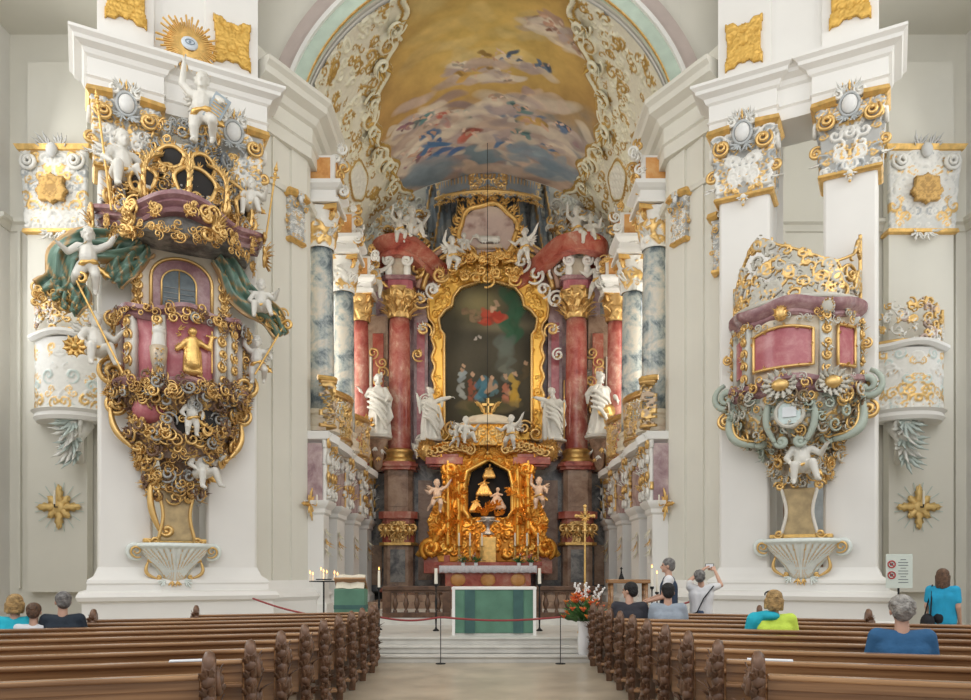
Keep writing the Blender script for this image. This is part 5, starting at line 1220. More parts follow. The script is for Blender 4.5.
for s in (-1, 1):
    # S-shaped flanking volute pillars
    mb = MB(); t = np.linspace(0, 1, 30)
    xx = s*(1.28+.35*np.sin(t*3.4-.5)*-1+.75*(1-t)**1.6); zz = tz(556)+(tz(468)-tz(556))*t
    mb.tube(np.stack([xx, np.full(30, -.25)-.1*np.sin(t*6), zz], 1), .11+.04*np.sin(t*9), 12, ORG)
    mb.tube(np.stack([xx+s*.22, np.full(30, -.12)-.1*np.sin(t*6), zz], 1), .07+.03*np.sin(t*9+1), 10, (.92, .55, .12, 1))
    scroll3(mb, (s*1.95, -.3, tz(549)), (s, 0, 0), (0, 0, 1), .36, -1.2, 1.5, .12, 1, 1.2, ORG, 28, .1); scroll3(mb, (s*1.28, -.3, tz(470)), (s, 0, 0), (0, 0, 1), .28, 1.5, 1.5, .1, -1, 1.2, ORG, 28, .1)
    for k in range(44): i = rg.integers(30); spray3(mb, (xx[i]+rg.uniform(-.25, .3), -.36, zz[i]), (rg.uniform(-1, 1), -.3, rg.uniform(-1, 1)), (0, -1, 0), .36, (ORG, (.92, .55, .12, 1))[k % 2], rg, 4)
    mb.build('volute_pillar', M['relief'], tab, True)
    m = MB(); m.sweep([(-.4, 0), (.06, 0), (.06, .12), (.16, .22), (.16, .30), (-.4, .30)], [(s*.95-(.62 if s > 0 else -.0)*0-.0, .3), (s*.95, -.25), (s*2.0, -.1), (s*2.0, .5)][::-1 if s > 0 else 1]) if False else None
    m = MB(); m.b2(*sorted((s*.95, s*2.0)), -.35, .5, tz(468), tz(466)); m.b2(*sorted((s*.85, s*2.12)), -.45, .5, tz(466), tz(459)); m.b2(*sorted((s*1.0, s*1.9)), -.3, .5, tz(459), tz(455)); m.build('red_cornice', M['red'], tab, bevel=.02, label='red marble cornice')
    m = MB(); m.b2(*sorted((s*1.3, s*2.2)), -.2, .5, 0-.3, tz(555)); m.build('red_socle', M['red'], tab, bevel=.02)
    mb = MB(); c = T(488+s*60, 452, 26.0); mb.ell(c, (.28, .25, .34), 14, 10, GOLD)
    for k in range(12): a = k*.52; spray3(mb, c+V3(.2*math.cos(a), -.2, .24*math.sin(a)), (math.cos(a), -.4, math.sin(a)+.3), (0, -1, 0), .3, GOLD, rg, 4)
    mb.build('gilded_urn', M['relief'], tab, True)
    mb = MB()
    for k in range(9): c = T(488+s*(18+k*5), 450-4*math.sin(k*.5), 25.7); scroll3(mb, c, (s, 0, 0), (0, 0, 1), .22, rg.uniform(0, 6), 1.4, .045, 1, 1.3, GOLD, 22, .1); spray3(mb, c, (rg.uniform(-1, 1), -.3, 1), (0, -1, 0), .3, ORG, rg, 4)
    mb.build('crest_scroll', M['relief'], tab, True)
m = MB(); m.lathe([(1.0, 0), (1.02, .08), (.86, .13), (.8, .24), (.6, .34), (.3, .4), (0, .42)], (0, .1, tz(426)), 36, sy=.6, fl=lambda a: 1+.03*math.sin(14*a)); m.build('crown_cap', M['creamm'], tab, True, label='off-white ribbed cap')
fd = field(2.6, .75, .026, .02, ORG); fd['sym'] = True; rocaille(fd, rg, 36, (.10, .2), ((GOLD, .6), (ORG, .4)), .8, .03); build_field(fd, 'crown_band', M['relief'], tab, lambda U, V, Hh: np.stack([(1.05+Hh)*np.sin(U/1.05), -.35*np.cos(U/1.05)-Hh, V+tz(447)], -1), solid=False)
for q in range(2): pass
t = thing('altar_cross', 'small gilded winged cross on top of the tabernacle cap', 'cross', W(488, 417, 25.9)); mb = MB(); mb.box((0, 0, .32), (.08, .08, .64), col=GOLD); mb.box((0, 0, .42), (.40, .08, .08), col=GOLD)
mb.ell((0, 0, .05), (.2, .12, .10), 12, 8, GOLD); mb.build('cross', M['gold'], t)
for s in (-1, 1): mb = MB(); [leaf3(mb, (s*.10, 0, .1+.06*k), (s*.5, 0, .9-.2*k), (0, -1, 0), .45, .07, GOLD, .3) for k in range(4)]; mb.build('wing', M['gold'], t, True)
t = thing('chalice', 'silver-grey vessel below the dark niche of the tabernacle', 'vessel', W(488, 535, 25.2)); m = MB(); m.lathe([(.20, 0), (.22, .04), (.08, .14), (.06, .30), (.16, .38), (.26, .55), (.24, .6), (0, .62)], seg=20); m.build('cup', plain('silver', (.5, .5, .5), .35, .7), t, True); mb = MB()
for k in range(10): a = k*.63; leaf3(mb, (.15*math.cos(a), .15*math.sin(a), .45), (math.cos(a), math.sin(a), .4), (math.cos(a), math.sin(a), 0), .25, .05, (.6, .6, .6, .3), .4)
mb.build('leaf_rim', M['relief'], t, True)
m = MB(); m.b2(-.28, .28, -1.0, -.5, 0, tz(538)); o = m.build('tabernacle_door_block', M['gold'], tab, bevel=.03)

# mensa
mt = thing('altar_table', 'red marble altar table of the high altar with orange medallions', 'table', (0, 24.2, .95))
m = MB(); m.b2(-1.36, 1.36, -.35, .5, .05, .82); m.build('body', M['red'], mt, bevel=.03); m = MB(); m.b2(-1.5, 1.5, -.45, .6, .82, .88); m.build('slab', M['brown'], mt, bevel=.01); m = MB(); m.b2(-1.42, 1.42, -.40, .5, 0, .08); m.build('plinth', M['brown'], mt)
for q in (-.95, 0, .95): m = MB(); m.ell((q, -.36, .45), (.24, .05, .2), 20, 12); m.build('medallion', M['orange'], mt, True, label='orange marble medallion')
cl = MB(); nseg = 80; V = []
for i in range(nseg+1):
    x = -1.54+3.08*i/nseg; V += [(x, .62, .89), (x, -.47, .895), (x, -.475-.012*math.sin(i*1.7), .80), (x, -.485-.02*math.sin(i*1.7), .66+.025*abs(math.sin(i*.55)))]
cl.add(V, [(4*i+k, 4*i+4+k, 4*i+5+k, 4*i+1+k) for i in range(nseg) for k in range(3)]); o = cl.build('altar_cloth', M['lace'], smooth=True); o.location = (0, 24.2, .95); tag(o, 'white lace cloth hanging over the front of the high altar table', 'cloth'); so = o.modifiers.new('s', 'SOLIDIFY'); so.thickness = .01
m = MB(); m.b2(-1.75, 1.75, .1, .62, .9, 1.02); tag(m.build('gradine', M['red'], bevel=.01), 'low red marble shelf behind the cloth carrying the candlesticks', 'shelf'); bpy.data.objects['gradine'].location = (0, 24.2, .95)
# ------------------------------------------------------------------ pulpit and tribune
def surf_orn(name, parent, rg, R, z0, z1, n, size, palette, batch=12, yoff=0.0, cx=0.0, span=1.45, out=.05, ax=1., ay=1., leafy=1.0, down=0):
    """scrolls and leaf sprays standing on a turned surface (half turn facing -Y)"""
    n = int(n*2.3); size = (size[0]*.72, size[1]*.82)
    mb = MB(); pr = np.array([p[1] for p in palette]); pr = pr/pr.sum()
    pts = sorted([(rg.uniform(-span, span), rg.uniform(z0, z1)) for k in range(n)], key=lambda q: (int((q[0]+span)/(.42/max(.5, float(R((z0+z1)/2))))), q[1]))
    step = 6
    for k, (th, z) in enumerate(pts):
        r = float(R(z)); s = rg.uniform(*size)
        nrm = V3(math.sin(th)*ay, -math.cos(th)*ax, 0); nrm /= np.linalg.norm(nrm); p = V3(cx+r*ax*math.sin(th), -r*ay*math.cos(th)-yoff, z)+nrm*out; tg = V3(math.cos(th), math.sin(th), 0)
        col = palette[rg.choice(len(palette), p=pr)][0]
        scroll3(mb, p, tg, (0, 0, 1), s, rg.uniform(0, 6.28), rg.uniform(1.1, 1.6), s*.135, rg.choice([-1, 1]), 1.35, col, 22, s*.5, nrm)
        if rg.random() < leafy:
            d = tg*rg.uniform(-1, 1)+V3(0, 0, rg.uniform(-1, 1)-down); spray3(mb, p, d+nrm*.25, nrm, s*1.25, palette[rg.choice(len(palette), p=pr)][0], rg, 4)
        if k % step == step-1 or k == n-1: mb.build(name, M['relief'], parent, True); mb = MB()
def wavy_cornice(name, parent, R, z, prof_, wave, mat, span=math.pi*.98, n=90, ax=1., ay=1., yoff=0.0, cx=0.0):
    m = MB(); V = []; L = len(prof_)
    for i in range(n+1):
        th = -span/2+span*i/n; dz, dr = wave(th)
        for (o, zz) in prof_: r = R+o+dr; V.append((cx+r*ax*math.sin(th), -r*ay*math.cos(th)-yoff, z+zz+dz))
    m.add(V, [(L*i+k, L*i+(k+1) % L, L*i+L+(k+1) % L, L*i+L+k) for i in range(n) for k in range(L)]+[tuple(range(L)), tuple(range((n+1)*L-1, n*L-1, -1))])
    return m.build(name, mat if not isinstance(mat, str) else M[mat], parent, True, autos=38)
def shell_base(root, rg, cx, z0, z1, w, cols=((.70, .74, .70, 0), GOLD)):
    H = z1-z0; R = prof([(.12, 0), (.25, H*.15), (.36, H*.4), (w*.40, H*.7), (w*.5, H*.92), (w*.5, H)])
    fd = field(2.0, H, .018, .02, (.72, .76, .71, 0)); fd['sym'] = True
    for k in range(8):
        x = .06+k*.125; stroke(fd, [(x*.45, H*.12), (x*.55, H*.35), (x*.85, H*.66), (x*1.05, H*.86)], [.022, .03, .034, .036], .9, (.76, .79, .75, 0), .02)
        stroke(fd, [(x*.45+.03, H*.12), (x*.6+.04, H*.35), (x*.88+.05, H*.66), (x*1.08+.05, H*.84)], [.010]*4, .9, GOLD, .03)
    stroke(fd, [(0, H*.93), (1, H*.93)], [.05, .05], .9, (.72, .77, .73, 0), .03); rocaille(fd, rg, 12, (.06, .10), (((.72, .77, .73, 0), .6), (GOLD, .4)), .8, .03, lambda x, y: y < H*.28)
    build_field(fd, 'shell', M['relief'], root, lambda U, V, Hh: np.stack([cx+(R(V)+Hh)*np.sin(U*1.5), -(R(V)*.75+Hh)*np.cos(U*1.5)-.0, V+z0], -1), solid=False)
    mb = MB()
    for s in (-1, 1):
        scroll3(mb, (cx+s*(w*.52+.02), -.14, z1-.16), (s, 0, 0), (0, 0, 1), .20, -2.2, 1.4, .045, 1, 1.3, (.72, .77, .73, 0), 28); scroll3(mb, (cx+s*(w*.52), -.20, z1-.17), (s, 0, 0), (0, 0, 1), .15, -2.2, 1.3, .02, 1, 1.3, GOLD, 28)
        cscroll(mb, (cx+s*.52, -.16, z1-.40), (cx+s*.36, -.16, z0+.16), s*-.12, .03, GOLD); spray3(mb, (cx+s*.2, -.2, z0+.12), (s*.6, -.1, -.6), (0, -1, 0), .24, (.72, .77, .73, 0), rg, 4); spray3(mb, (cx+s*.05, -.2, z0+.1), (s*.2, -.1, -1), (0, -1, 0), .2, GOLD, rg, 3)
    mb.build('shell_scroll', M['relief'], root, True)
    m = MB(); m.b2(cx-.62, cx+.62, -.30, -.02, z1, z1+.09); m.build('gilded_shelf', M['gold'], root, bevel=.02)
def plaque(root, rg, cx, z0, z1, hw, y=-.30):
    H = z1-z0; f = lambda z: hw*(1-.16*np.sin(np.pi*(z-z0)/H)+.06*np.cos(6.28*(z-z0)/H))
    m = MB(); zs = np.linspace(z0, z1, 14); pts = [(cx+float(f(z)), z) for z in zs]+[(cx-float(f(z)), z) for z in zs[::-1]]
    m.poly(pts, y, -.05); pl = m.build('plaque', plain('ochre_marble_%d' % len(bpy.data.materials), (.46, .34, .17), .4, noise=.22, scale=6), root)
    mb = MB()
    for s in (-1, 1):
        P = np.array([(cx+s*float(f(z)), y-.02, z) for z in zs]); mb.tube(P, .035, 8, (.74, .70, .62, 0) if cx > -.05 else GOLD)
        scroll3(mb, P[-1]+V3(s*.04, 0, .05), (s, 0, 0), (0, 0, 1), .12, 0, 1.4, .03, 1, 1.3, GOLD, 22); scroll3(mb, P[0]+V3(s*.06, 0, 0), (s, 0, 0), (0, 0, 1), .11, 0, 1.4, .03, -1, 1.3, GOLD, 22)
    mb.build('plaque_frame', M['relief'], pl, True)
GS = (.38, .38, .36, .15)      # silvered grey
PUL = thing('pulpit', 'huge canopied pulpit with pink marble body and gilded figures', 'pulpit', (-6.62, 16.23, 0), PA)
rg = np.random.default_rng(314); CX = -.02
palA = ((GOLD, .40), (GOLD2, .26), (GS, .12), ((.20, .12, .08, .2), .22))
def pulpit_common(root, rg, pal, z, pink, carve, teal):
    pass
# -- tail
shell_base(PUL, rg, -.12, 1.36, 2.26, 1.42); plaque(PUL, rg, -.10, 2.30, 3.38, .34)
Rt = prof([(.45, 3.2), (.62, 3.6), (.80, 4.0), (1.05, 4.5), (1.05, 4.9), (1.30, 5.2), (1.42, 5.5)])
core = [(.22, 3.2), (.34, 3.6), (.42, 4.0), (.75, 4.5), (.9, 4.9), (1.15, 5.2), (1.25, 5.45)]
def corem(root, core, mat, nm, ay=.85, cx=0, yoff=.05):
    m = MB(); m.lathe([(r, z) for r, z in core], (cx, -yoff, 0), 40, math.pi, 2*math.pi, sy=ay); return m.build(nm, M[mat], root, True, autos=50)
corem(PUL, core, 'brown', 'corbel')  # core coloured brown to paint shade behind the gilded scrolls
band('corbel_ornament', PUL, lambda V: Rt(V+4.0)*.93, 1.45, 3.4, rg, .024, 60, (.12, .24), palA, (.32, .24, .20, .1), 1, .85, 4.0, .05, sym=False, relief=.9)
surf_orn('corbel_scroll', PUL, rg, Rt, 4.0, 5.45, 60, (.12, .26), palA, 5, .05, 0, 1.45, .03, 1, .85)
surf_orn('tail_scroll', PUL, rg, lambda z: np.interp(z, [3.1, 3.5, 4.1], [.42, .62, .82]), 3.2, 4.25, 44, (.09, .24), palA, 5, .0, -.08, 1.4, .0, 1, .8)
mb = MB(); 
for (a, b, bl) in (((-1.35, -.3, 5.0), (-.95, -.4, 4.2), .12), ((1.2, -.3, 4.9), (.95, -.4, 4.1), -.12), ((-.60, -.3, 3.5), (-.42, -.3, 2.5), .08), ((-.8, -.5, 5.3), (-.3, -.7, 4.2), .15), ((.8, -.6, 5.2), (.4, -.8, 4.3), -.15)):
    cscroll(mb, a, b, bl, .055, GOLD); 
mb.build('large_scroll', M['relief'], PUL, True)
# -- lower pink bulge with a black ellipsoid painting the niche's shade behind a putto
band('pink_bulge', PUL, lambda V: np.interp(V, [0, .6, .9], [.85, 1.10, 1.15]), .9, 1.3, rg, .03, 0, base=(.55, .24, .27, 0), ax=1, ay=.9, z0=4.55, yoff=.12, span=1.0, mat='paint', zf=None) if False else None
mb = MB(); mb.ell((-.62, -.60, 4.95), (.36, .34, .30), 18, 12); mb.build('pink_bulge', M['pink'], PUL, True)
mb = MB(); mb.ell((.20, -.78, 4.75), (.46, .20, .42), 18, 12); mb.build('niche_shade', M['dark'], PUL, True)
# -- body
HB = 1.25; zb = 5.52; Rb = prof([(1.12, 0), (1.18, .5), (1.15, .9), (1.22, 1.25)])
m = MB(); m.lathe([(float(Rb(q))-.02, zb+q) for q in np.linspace(0, HB, 8)], (0, -.05, 0), 48, math.pi, 2*math.pi, sy=.9); m.build('marble_body', M['pink'], PUL, True, autos=40)
def pil(th, root, w=.15, R=1.20, z0=zb, H=HB, col=(.70, .66, .58, 0), goldy=GOLD, nm='body_pilaster', ay=.9, yoff=.05):
    mb = MB(); c = V3(R*math.sin(th), -R*ay*math.cos(th)-yoff, 0); q = Matrix.Rotation(th, 4, 'Z')
    mb.box(c+V3(0, 0, z0+H/2), (w*1.6, .14, H), th, col); nrm = V3(math.sin(th), -math.cos(th), 0); tg = V3(math.cos(th), math.sin(th), 0)
    for k in range(5): p = c+nrm*.09+V3(0, 0, z0+.1+k*(H-.2)/4); scroll3(mb, p, tg, (0, 0, 1), w*.8, rg.uniform(0, 6), 1.3, .03, 1, 1.3, goldy, 20, .04, nrm); spray3(mb, p, V3(0, 0, 1)*(1 if k % 2 else -1), nrm, .24, goldy if k % 2 else col, rg, 3)
    mb.build(nm, M['relief'], root, True)
for th in (-1.45, -.95, -.42, .58, .86, 1.4): pil(th, PUL)
wavy_cornice('rim', PUL, 1.2, 6.72, [(-.3, 0), (.02, 0), (.08, .06), (.05, .12), (.16, .18), (.16, .26), (-.3, .26)], lambda th: (.05*math.cos(th*6), .05*math.cos(th*8)), 'mauve', ay=.9, yoff=.05)
wavy_cornice('base_moulding', PUL, 1.25, 5.30, [(-.3, 0), (.0, 0), (.10, .08), (.14, .16), (.04, .24), (-.3, .24)], lambda th: (.04*math.cos(th*6), .07*math.cos(th*6)), 'mauve', ay=.9, yoff=.05)
surf_orn('rim_scroll', PUL, rg, lambda z: 1.32, 6.68, 6.98, 26, (.10, .18), palA, 4, .05, 0, 1.5, .02, 1, .9)
surf_orn('moulding_scroll', PUL, rg, lambda z: 1.36, 5.2, 5.6, 34, (.12, .22), palA, 4, .05, 0, 1.5, .02, 1, .9)
# gilded figure relief on the front panel
for (th, n_, h_) in ((.10, 1, 1.05),):
    c = V3(1.2*math.sin(th), -1.2*.9*math.cos(th)-.05, 6.12); nrm = V3(math.sin(th), -math.cos(th), 0); tg = V3(math.cos(th), math.sin(th), 0)
    mb = MB(); chain(mb, [c+V3(0, 0, -.25), c, c+V3(0, 0, .22)], [.17, .14, .11]); mb.ell(c+V3(0, 0, .40), .09); chain(mb, [c+tg*.1+V3(0, 0, .2), c+tg*.32+V3(0, 0, .1), c+tg*.38+V3(0, 0, .35)], [.07, .05, .04]); chain(mb, [c-tg*.1+V3(0, 0, .2), c-tg*.3+V3(0, 0, 0)], [.07, .05])
    for k in range(6): chain(mb, [c+tg*(k-2.5)*.05, c+tg*(k-2.5)*.06+V3(0, 0, -.40-.06*(k%2))], [.05, .05])
    mb.ell(c+V3(0, 0, -.40), (.20, .10, .10))
    if n_: mb.cyl(c+tg*.38+V3(0, 0, -.4), c+tg*.38+V3(0, 0, .48), .022, .022, 8); mb.cyl(c+tg*.26+V3(0, 0, .36), c+tg*.5+V3(0, 0, .36), .022, .022, 8)
    remeshed(mb, 'gilded_figure', M['gold'], .02, 1, PUL)
    mb = MB(); t = np.linspace(0, 2*np.pi, 40); mb = MB()
    for k in range(10): spray3(mb, c+tg*rg.uniform(-.3, .3)+V3(0, 0, rg.uniform(-.5, .45)), tg*rg.uniform(-1, 1)+V3(0, 0, rg.uniform(-1, 1)), nrm, .16, GOLD, rg, 3)
    mb.build('gilded_relief', M['relief'], PUL, True)
# side volutes
for s in (-1, 1):
  for (x, z, r) in ((1.30, 5.72, .30), (1.22, 5.05, .24), (1.30, 6.8, .18), (1.32, 6.3, .14)):
    mb = MB(); scroll3(mb, (s*x, -.25, z), (s, 0, 0), (0, 0, 1), r, 1.4, 1.6, r*.2, -1, 1.3, GOLD, 30, .1); spray3(mb, (s*x, -.2, z), (s, -.1, rg.uniform(-1, 1)), (0, -1, 0), r*1.1, GS, rg, 5); mb.build('side_volute', M['relief'], PUL, True)
# herm figure at the left of the panel
mb = MB(); c = V3(-.52, -1.18, 6.3); mb.ell(c+V3(0, 0, .12), .12); chain(mb, [c, c+V3(0, 0, -.15)], [.12, .14]); remeshed(mb, 'herm_bust', M['statue'], .02, 1, PUL)
mb = MB(); mb.tube([c+V3(0, 0, -.2), c+V3(0, -.02, -.45), c+V3(0, 0, -.75)], [.17, .15, .08], 12, (.55, .45, .33, .3)); [spray3(mb, c+V3(0, -.12, -.2-.1*k), (0, -.2, -1), (0, -1, 0), .2, (GOLD, GS)[k % 2], rg, 4) for k in range(6)]; mb.build('herm_socle', M['relief'], PUL, True)
# -- back wall with arched door
m = MB(); m.b2(-.95, .98, -.32, -.02, 6.8, 8.5); m.build('back_panel', M['creamm'], PUL)
dr_ = MB(); t = np.linspace(0, math.pi, 16); pts = [(.56, 6.85), ]+[(.56*math.cos(a), 7.78+.42*math.sin(a)) for a in t]+[(-.56, 6.85)]; dr_.poly(pts, -.36, -.30); door = dr_.build('pulpit_door', M['mauve'], PUL)
dr_ = MB(); pts = [(.28, 6.9)]+[(-.06+.34*math.cos(a), 7.68+.30*math.sin(a)) for a in t]+[(-.40, 6.9)]; dr_.poly(pts, -.40, -.355); dp = dr_.build('painted_panel', plain('slate_blue', (.10, .125, .135), .5, noise=.3, scale=6), door)
mb = MB(); P = np.array([(.60, -.37, 6.85)]+[(.60*math.cos(a), -.37, 7.78+.46*math.sin(a)) for a in t]+[(-.60, -.37, 6.85)]); mb.tube(P, .035, 8, GOLD); P2 = np.array([(.28, -.41, 6.9)]+[(-.06+.34*math.cos(a), -.41, 7.68+.30*math.sin(a)) for a in t]+[(-.40, -.41, 7.15)]); mb.tube(P2, .02, 8, GOLD)
mb.cyl((-.06, -.41, 6.9), (-.06, -.41, 7.95), .012, .012, 6, GOLD); [mb.cyl((-.36, -.41, 7.15+.11*k), (.24, -.41, 7.15+.11*k), .006, .006, 5, GS) for k in range(5)]; mb.build('door_frame', M['relief'], door, True)
for s in (-1, 1):
    mb = MB()
    for k in range(7): spray3(mb, (s*.85, -.36, 7.1+.2*k), (s*.3, -.1, 1), (0, -1, 0), .28, GOLD, rg, 4); scroll3(mb, (s*.85, -.36, 7.15+.2*k), (s, 0, 0), (0, 0, 1), .12, rg.uniform(0, 6), 1.3, .03, 1, 1.3, GOLD, 20)
    mb.build('door_side_scroll', M['relief'], PUL, True)
# -- canopy
m = MB(); m.lathe([(0, 8.35), (1.35, 8.38), (1.42, 8.5), (1.40, 8.8), (1.15, 9.0), (.95, 9.35), (.62, 9.7), (.5, 10.1), (.3, 10.5), (0, 10.6)], (0, -.1, 0), 40, math.pi, 2*math.pi, sy=.9); m.build('canopy_core', M['greym'], PUL, True, autos=40)
wave = lambda th: (.10*math.cos(th*4.1+.3)+.06, .12*math.cos(th*4.1+.3))
wavy_cornice('canopy_cornice', PUL, 1.46, 8.55, [(-.3, -.02), (.02, -.02), (.05, .05), (.0, .09), (.10, .16), (.07, .21), (.16, .27), (.16, .35), (-.3, .35)], wave, 'mauve', ay=.95, yoff=.08)
for th in (-1.42, -1.1, -.72, -.38, .0, .30, .62, .98, 1.32):
    dz_, dr_2 = wave(th); mb = MB(); c = V3((1.62+dr_2)*math.sin(th), -(1.62+dr_2)*.95*math.cos(th)-.08, 8.66+dz_); nrm = V3(math.sin(th), -math.cos(th), 0); tg = V3(math.cos(th), math.sin(th), 0); big = 1.5 if th in (.30, -.72, 1.32, -1.42) else .85
    for q in range(int(5*big)): scroll3(mb, c+tg*rg.uniform(-.12, .12)*big+V3(0, 0, rg.uniform(-.28, .16)*big), tg, (0, 0, 1), rg.uniform(.07, .13)*big, rg.uniform(0, 6), 1.4, .022*big, rg.choice([-1, 1]), 1.3, GOLD, 22, .04, nrm); spray3(mb, c+V3(0, 0, -.15*big), tg*rg.uniform(-.7, .7)+V3(0, 0, -1 if q % 3 else 1), nrm, .24*big, GOLD if q % 2 else GOLD2, rg, 4)
    mb.build('canopy_cartouche', M['relief'], PUL, True)
surf_orn('canopy_fringe', PUL, rg, lambda z: 1.48, 8.20, 8.5, 34, (.08, .16), ((GOLD, .7), (GOLD2, .3)), 5, .08, 0, 1.5, .0, 1, .95, 1, 1.5)
Rc = prof([(1.55, 8.9), (1.35, 9.3), (.95, 9.8), (.75, 10.2), (.6, 10.9)])
surf_orn('canopy_scroll', PUL, rg, Rc, 8.85, 9.9, 90, (.13, .28), ((GOLD, .45), (GOLD2, .2), (GS, .25), ((.22, .16, .13, .1), .1)), 5, .05, 0, 1.5, -.02, 1, .85)
surf_orn('canopy_shoulder', PUL, rg, lambda z: np.interp(z, [9, 11], [1.5, 1.1]), 9.1, 10.7, 44, (.12, .28), ((GS, .45), (GOLD, .3), ((.2, .22, .24, 0), .25)), 5, -.15, 0, 1.4, .0, 1, .45)
surf_orn('canopy_crown', PUL, rg, Rc, 9.8, 11.1, 60, (.12, .28), ((GS, .5), (GOLD, .3), ((.3, .33, .35, 0), .2)), 5, .0, .1, 1.5, .0, 1, .7)
mb = MB()
for (th, ) in ((-1.1,), (-.55,), (.0,), (.5,), (1.05,)):
    b0 = V3(1.5*math.sin(th), -1.42*math.cos(th), 8.95); b1 = V3(.45*math.sin(th)+.05, -.5*math.cos(th), 10.3); n_ = 22; t = np.linspace(0, 1, n_); P = b0+(b1-b0)*t[:, None]+np.outer(np.sin(t*np.pi), V3(.45*math.sin(th), -.45*math.cos(th), .12)); mb.tube(P, .045*(1.2-.5*t), 9, GOLD); [spray3(mb, P[q], P[q]-P[q-1], V3(math.sin(th), -math.cos(th), .3), .24, (GOLD, GS)[q % 2], rg, 3) for q in range(2, 20, 2)]; scroll3(mb, b0+V3(0, 0, .14), V3(math.sin(th), -math.cos(th), 0), (0, 0, 1), .18, 1, 1.5, .04, -1, 1.3, GOLD, 24)
mb.build('canopy_rib', M['relief'], PUL, True)
for (th, z, r) in ((.12, 9.45, .40), (.95, 9.35, .28), (-.62, 9.4, .28), (.42, 10.1, .26), (-.3, 10.1, .26)):
    R_ = float(Rc(z))+.06; c = V3(R_*math.sin(th), -R_*.88*math.cos(th)-.08, z); nrm = V3(math.sin(th), -math.cos(th), 0); tg = V3(math.cos(th), math.sin(th), 0)
    mb = MB(); Mx = Matrix.Rotation(th, 3, 'Z'); mb.ell(c, (r, .05, r*.85), 18, 12, M=Mx); o = mb.build('opening_shade', M['dark'], PUL, True)  # flat black ellipsoid paints the shade inside a canopy opening
    mb = MB(); t = np.linspace(0, 2*np.pi, 36); mb.tube(c+nrm*.04+np.outer(np.cos(t)*(1+.05*np.sin(5*t))*r, tg)+np.outer(np.sin(t)*r*.85, V3(0, 0, 1)), .045, 8, GOLD)
    for k in range(9): a = k*.7; spray3(mb, c+nrm*.05+tg*r*math.cos(a)+V3(0, 0, r*.85*math.sin(a)), tg*math.cos(a)+V3(0, 0, math.sin(a)), nrm, .16, GOLD, rg, 3)
    mb.build('opening_frame', M['relief'], o, True)
# green gilded draperies to both sides
gcol = (.16, .27, .21, 0)
def drapery(root, s, P, wid, nm='green_drapery'):
    t = np.linspace(0, 1, 46); P = np.array(P); q = np.linspace(0, 1, len(P)); C = np.stack([np.interp(t, q, P[:, k]) for k in range(3)], 1)
    for _ in range(3): C[1:-1] = (C[:-2]+C[1:-1]*2+C[2:])/4
    Wd = np.interp(t, q, wid); nu = 26; V = []; cc = []
    for i in range(46):
        d = C[min(45, i+1)]-C[max(0, i-1)]; d /= np.linalg.norm(d); sd = np.cross(d, V3(0, -1, 0)); sd /= np.linalg.norm(sd)
        for k in range(nu):
            u = k/(nu-1)*2-1; V.append(C[i]+sd*Wd[i]*u+V3(0, -.10*math.sin(u*9+t[i]*5)-.06*math.sin(u*17-t[i]*9)-.12*(1-u*u), 0)); e = abs(u) > .86 or abs(math.sin(u*4+t[i]*11)) > .97; cc.append((.60, .40, .20, .5) if e else (.26, .38, .32, 0) if (k//3+i//7) % 3 == 0 else gcol)
    mb = MB(); mb.add(V, [(i*nu+k, i*nu+k+1, (i+1)*nu+k+1, (i+1)*nu+k) for i in range(45) for k in range(nu-1)], np.array(cc)); o = mb.build(nm, M['relief'], root, True); so = o.modifiers.new('s', 'SOLIDIFY'); so.thickness = .05; return o
drapery(PUL, -1, [(-.85, -.5, 8.45), (-1.25, -.5, 8.25), (-1.75, -.5, 8.15), (-2.1, -.5, 7.8), (-2.15, -.45, 7.3), (-2.45, -.45, 7.0)], [.35, .32, .36, .40, .34, .30])
drapery(PUL, -1, [(-.8, -.42, 8.4), (-1.0, -.42, 8.1), (-1.15, -.42, 7.8), (-1.3, -.42, 7.5)], [.3, .35, .3, .2]); drapery(PUL, -1, [(-2.15, -.5, 7.4), (-2.0, -.5, 7.1), (-2.1, -.5, 6.75)], [.3, .34, .2])
drapery(PUL, 1, [(.75, -.45, 8.4), (1.0, -.45, 8.1), (1.15, -.45, 7.75), (1.45, -.5, 7.5), (1.85, -.5, 7.25), (2.05, -.45, 6.9)], [.25, .3, .3, .28, .26, .18])
mb = MB()
for k in range(22): p = (V3(-2.3, -.55, 6.95) if k < 14 else V3(1.75, -.55, 7.2))+V3(rg.uniform(-.35, .35), 0, rg.uniform(-.2, .2)); scroll3(mb, p, (1, 0, 0), (0, 0, 1), rg.uniform(.07, .13), rg.uniform(0, 6), 1.3, .025, 1, 1.3, GOLD, 18); spray3(mb, p, (rg.uniform(-1, 1), -.2, -.8), (0, -1, 0), .2, GOLD, rg, 3)
mb.build('drapery_tassel', M['relief'], PUL, True)
# white sculpted supports behind the canopy (clouds on the pier)
# free-standing figures and staffs on the pulpit
def Lp(x, y, z, ang=PA, o=(-6.62, 16.23)): c, s = math.cos(ang), math.sin(ang); return (o[0]+x*c-y*s, o[1]+x*s+y*c, z)
gp = 'white putti on the pulpit'
putto('stand', Lp(.12, -1.02, 4.42), .86, PA+.1, 'white putto standing in the dark niche below the pulpit body', gp)
putto('sit', Lp(.35, -.52, 3.28), 1.15, PA+.5, 'large white putto sitting above the cream plaque of the pulpit', gp)
putto('fly', Lp(-1.75, -.68, 7.15), 1.25, PA, 'white putto with wreathed head in the big green drapery', gp)
putto('sit', Lp(1.55, -.78, 6.95), 1.0, PA-.2, 'white putto clinging to the shorter green drapery of the pulpit', gp)
putto('sit', Lp(-1.62, -.55, 5.55), 1.25, PA+.3, 'white putto with a gilded rosette beside the pulpit body', gp)
